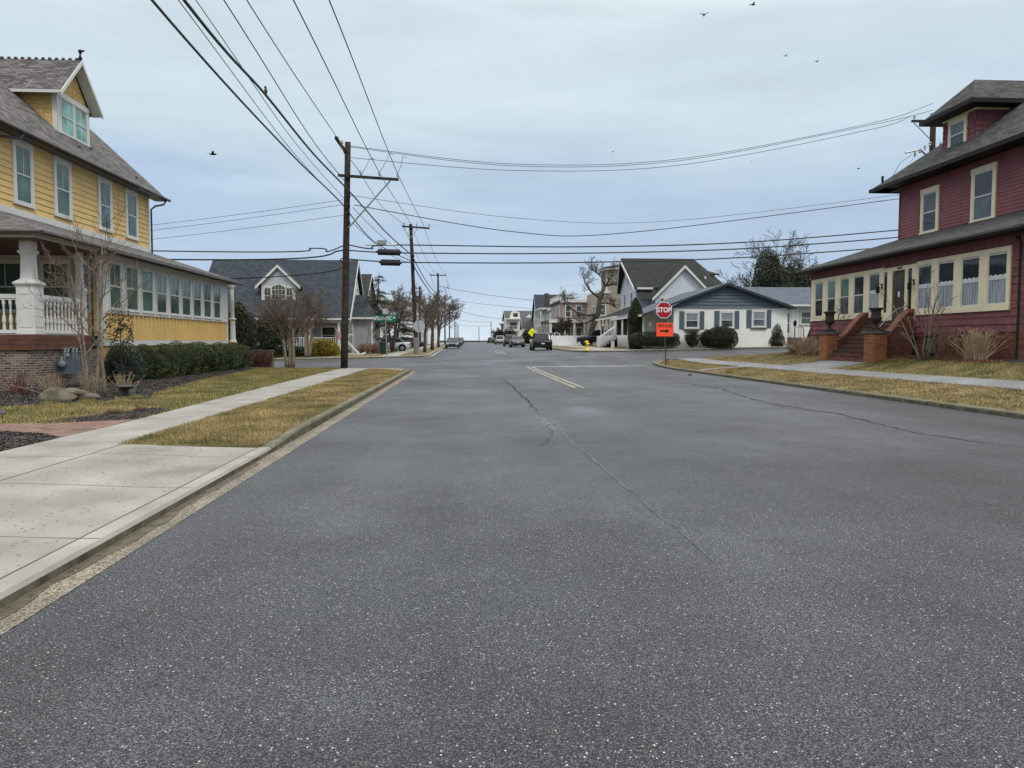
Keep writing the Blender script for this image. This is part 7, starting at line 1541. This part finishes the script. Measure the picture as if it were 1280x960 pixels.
    for yy in (-hl + .92, hl - .92):
        for sg in (-1, 1): m.tube([(sg * (Wd - .06), yy, wr + .03), (sg * (Wd + .004), yy, wr + .03)], wr + .07, 18)
    build(m, 'wheel_arches', M_tyre, h)
    for q in ((-hl - .03, -hl + .1, .30 if kind == 'sedan' else .36, .50), (hl - .1, hl + .02, .25 if kind == 'sedan' else .34, .42)): m = MB(); m.box(-.82, .82, *q); build(m, 'bumper', M_tyre, h)
    for sg in (-1, 1):
        m = MB(); m.box(sg * .86 - .13 if sg < 0 else .73 - .03, sg * .86 + .16 if sg < 0 else .86 + .0, -hl + .02, -hl + .14, hb - .26, hb - .1); build(m, 'tail_light', M_tail, h)
        m = MB(); m.box(min(sg * .5, sg * .8), max(sg * .5, sg * .8), hl - .16, hl + .0, .60 if kind != 'pickup' else .78, .70 if kind != 'pickup' else .92); build(m, 'headlight', M_head, h)
        m = MB(); m.blob((sg * (Wd + .09), .75, hb + .06), (.10, .06, .07), 1, .02, 2); build(m, 'mirror', paint, h, True)
    m = MB(); m.box(-.16, .16, -hl - .035, -hl - .02, .58, .70) if kind != 'pickup' else m.box(-.16, .16, -hl - .035, -hl - .02, .6, .72); build(m, 'number_plate', M_plate, h)
    m = MB(); m.box(-.45, .45, hl - .05, hl + .025, .45, .60 if kind != 'pickup' else .85); build(m, 'grille', M_tyre, h)
    return h
M_carglass = mat('car_glass', (.012, .015, .018), .12, .2, 1, spec=.45)
P_black = mat('paint_black', (.006, .007, .010), .25, .05, 3, spec=.35)
P_grey = mat('paint_grey', (.13, .13, .15), .25, .05, 3, spec=.7)
P_silver = mat('paint_silver', (.30, .32, .34), .3, .05, 3, metal=.3)
P_white = mat('paint_white', (.55, .58, .6), .25, .05, 3, spec=.6)
P_red = mat('paint_maroon', (.05, .008, .012), .2, .05, 3, spec=.7)
P_slate = mat('paint_slate', (.10, .14, .16), .25, .05, 3, spec=.7)
G_ = 'cars parked along the street'
car('black suv seen from behind, nearest car parked on the right kerb', 7.35, 72, 0, 'suv', P_black, group=G_)
car('grey sedan seen from behind, second car parked on the right kerb', 6.75, 97, 0, 'sedan', P_grey, group=G_)
car('maroon suv partly hidden behind the grey sedan', 6.5, 108, 0, 'suv', P_red, group=G_)
car('silver suv seen from behind, farthest of the right kerb cars', 6.6, 142, 0, 'suv', P_silver, group=G_)
car('white car nosed into a driveway between the black suv and the grey sedan', 11.2, 101, 70, 'suv', P_white, z=T(11.2, 101) + LZ, group=G_)
car('grey-green car facing the camera, parked on the left kerb', -1.75, 99, 180, 'sedan', P_slate, group=G_)
car('dark car behind the grey-green one on the left kerb', -1.6, 120, 180, 'sedan', P_black, group=G_)
car('far pale car behind the two left kerb cars', -1.5, 150, 180, 'sedan', P_silver, group=G_)
car('far dark car at the end of the left kerb', -1.3, 190, 180, 'suv', P_black, group=G_)
car('far dark car beside the short pole near the street end', 7.0, 205, 0, 'suv', P_black, group=G_)
car('white sedan parked side-on in the driveway left of the second pole', -8.0, 77.0, 95, 'sedan', P_white, z=T(-8, 79) + LZ, group=G_)
car('small dark blue car behind the white sedan', -7.6, 93, 90, 'sedan', mat('paint_blue', (.02, .03, .05), .2, .05, 3), z=T(-7.6, 93) + LZ, group=G_)
car('black jeep-like suv in the driveway behind the fire hydrant', 15.6, 85.8, 88, 'pickup', P_black, z=T(15.6, 85.8) + LZ, group=G_)
x, y = -7.1, 64.5; z = T(x, y) + LZ
m = MB(); m.sqlathe((x, y, z), [(.26, 0), (.26, .05), (.33, .95), (.36, .97), (.36, 1.02), (.30, 1.08)]); m.tube([(x - .3, y + .3, z + .15), (x + .3, y + .3, z + .15)], .12, 8)
setp(build(m, 'trash_bin', mat('bin_green', (.012, .04, .03), .5), None, org=(x, y, z)), 'dark green wheeled trash bin below the street name sign', 'trash bin')

# ------------------------------------------------------------------ scattered dead leaves and grit
def litter(name, regs, size, m, label, cat, seed):
    rs = np.random.RandomState(seed); V = []
    for (x0, x1, y0, y1, n, off) in regs:
        for _ in range(n):
            x = rs.uniform(x0, x1); y = rs.uniform(y0, y1); a = rs.uniform(0, 6.28); q = size * rs.uniform(.5, 1.4); z = T(x, y) + off + .004
            c, d = math.cos(a) * q, math.sin(a) * q
            V += [(x - c, y - d, z), (x + d * .5, y - c * .5, z + rs.rand() * q * .7), (x + c, y + d, z + rs.rand() * q * .5), (x - d * .5, y + c * .5, z)]
    o = bulk(name, V, 4, m); setp(o, label, cat, kind='stuff')
litter('fallen_leaves', [(-4.7, -2.9, 10.5, 36, 160, LZ + .03), (-9.5, -6.1, 16, 38, 260, LZ + .03), (11.3, 13.8, 14, 44, 260, LZ + .03), (15.3, 17, 18, 28, 160, LZ + .03), (15.2, 20, 34, 45, 160, LZ + .03)], .028, M_brownleaf, 'curled brown leaves scattered over the winter lawns', 'leaves', 91)
litter('gutter_grit', [(KL + .01, KL + .10, 2.6, 30, 700, .008), (KL + .1, KL + .24, 2.6, 30, 200, .006), (10.7, 10.95, 12, 42, 500, .006)], .010, M_brownleaf, 'grit and leaf crumbs gathered along both gutters', 'grit', 92)
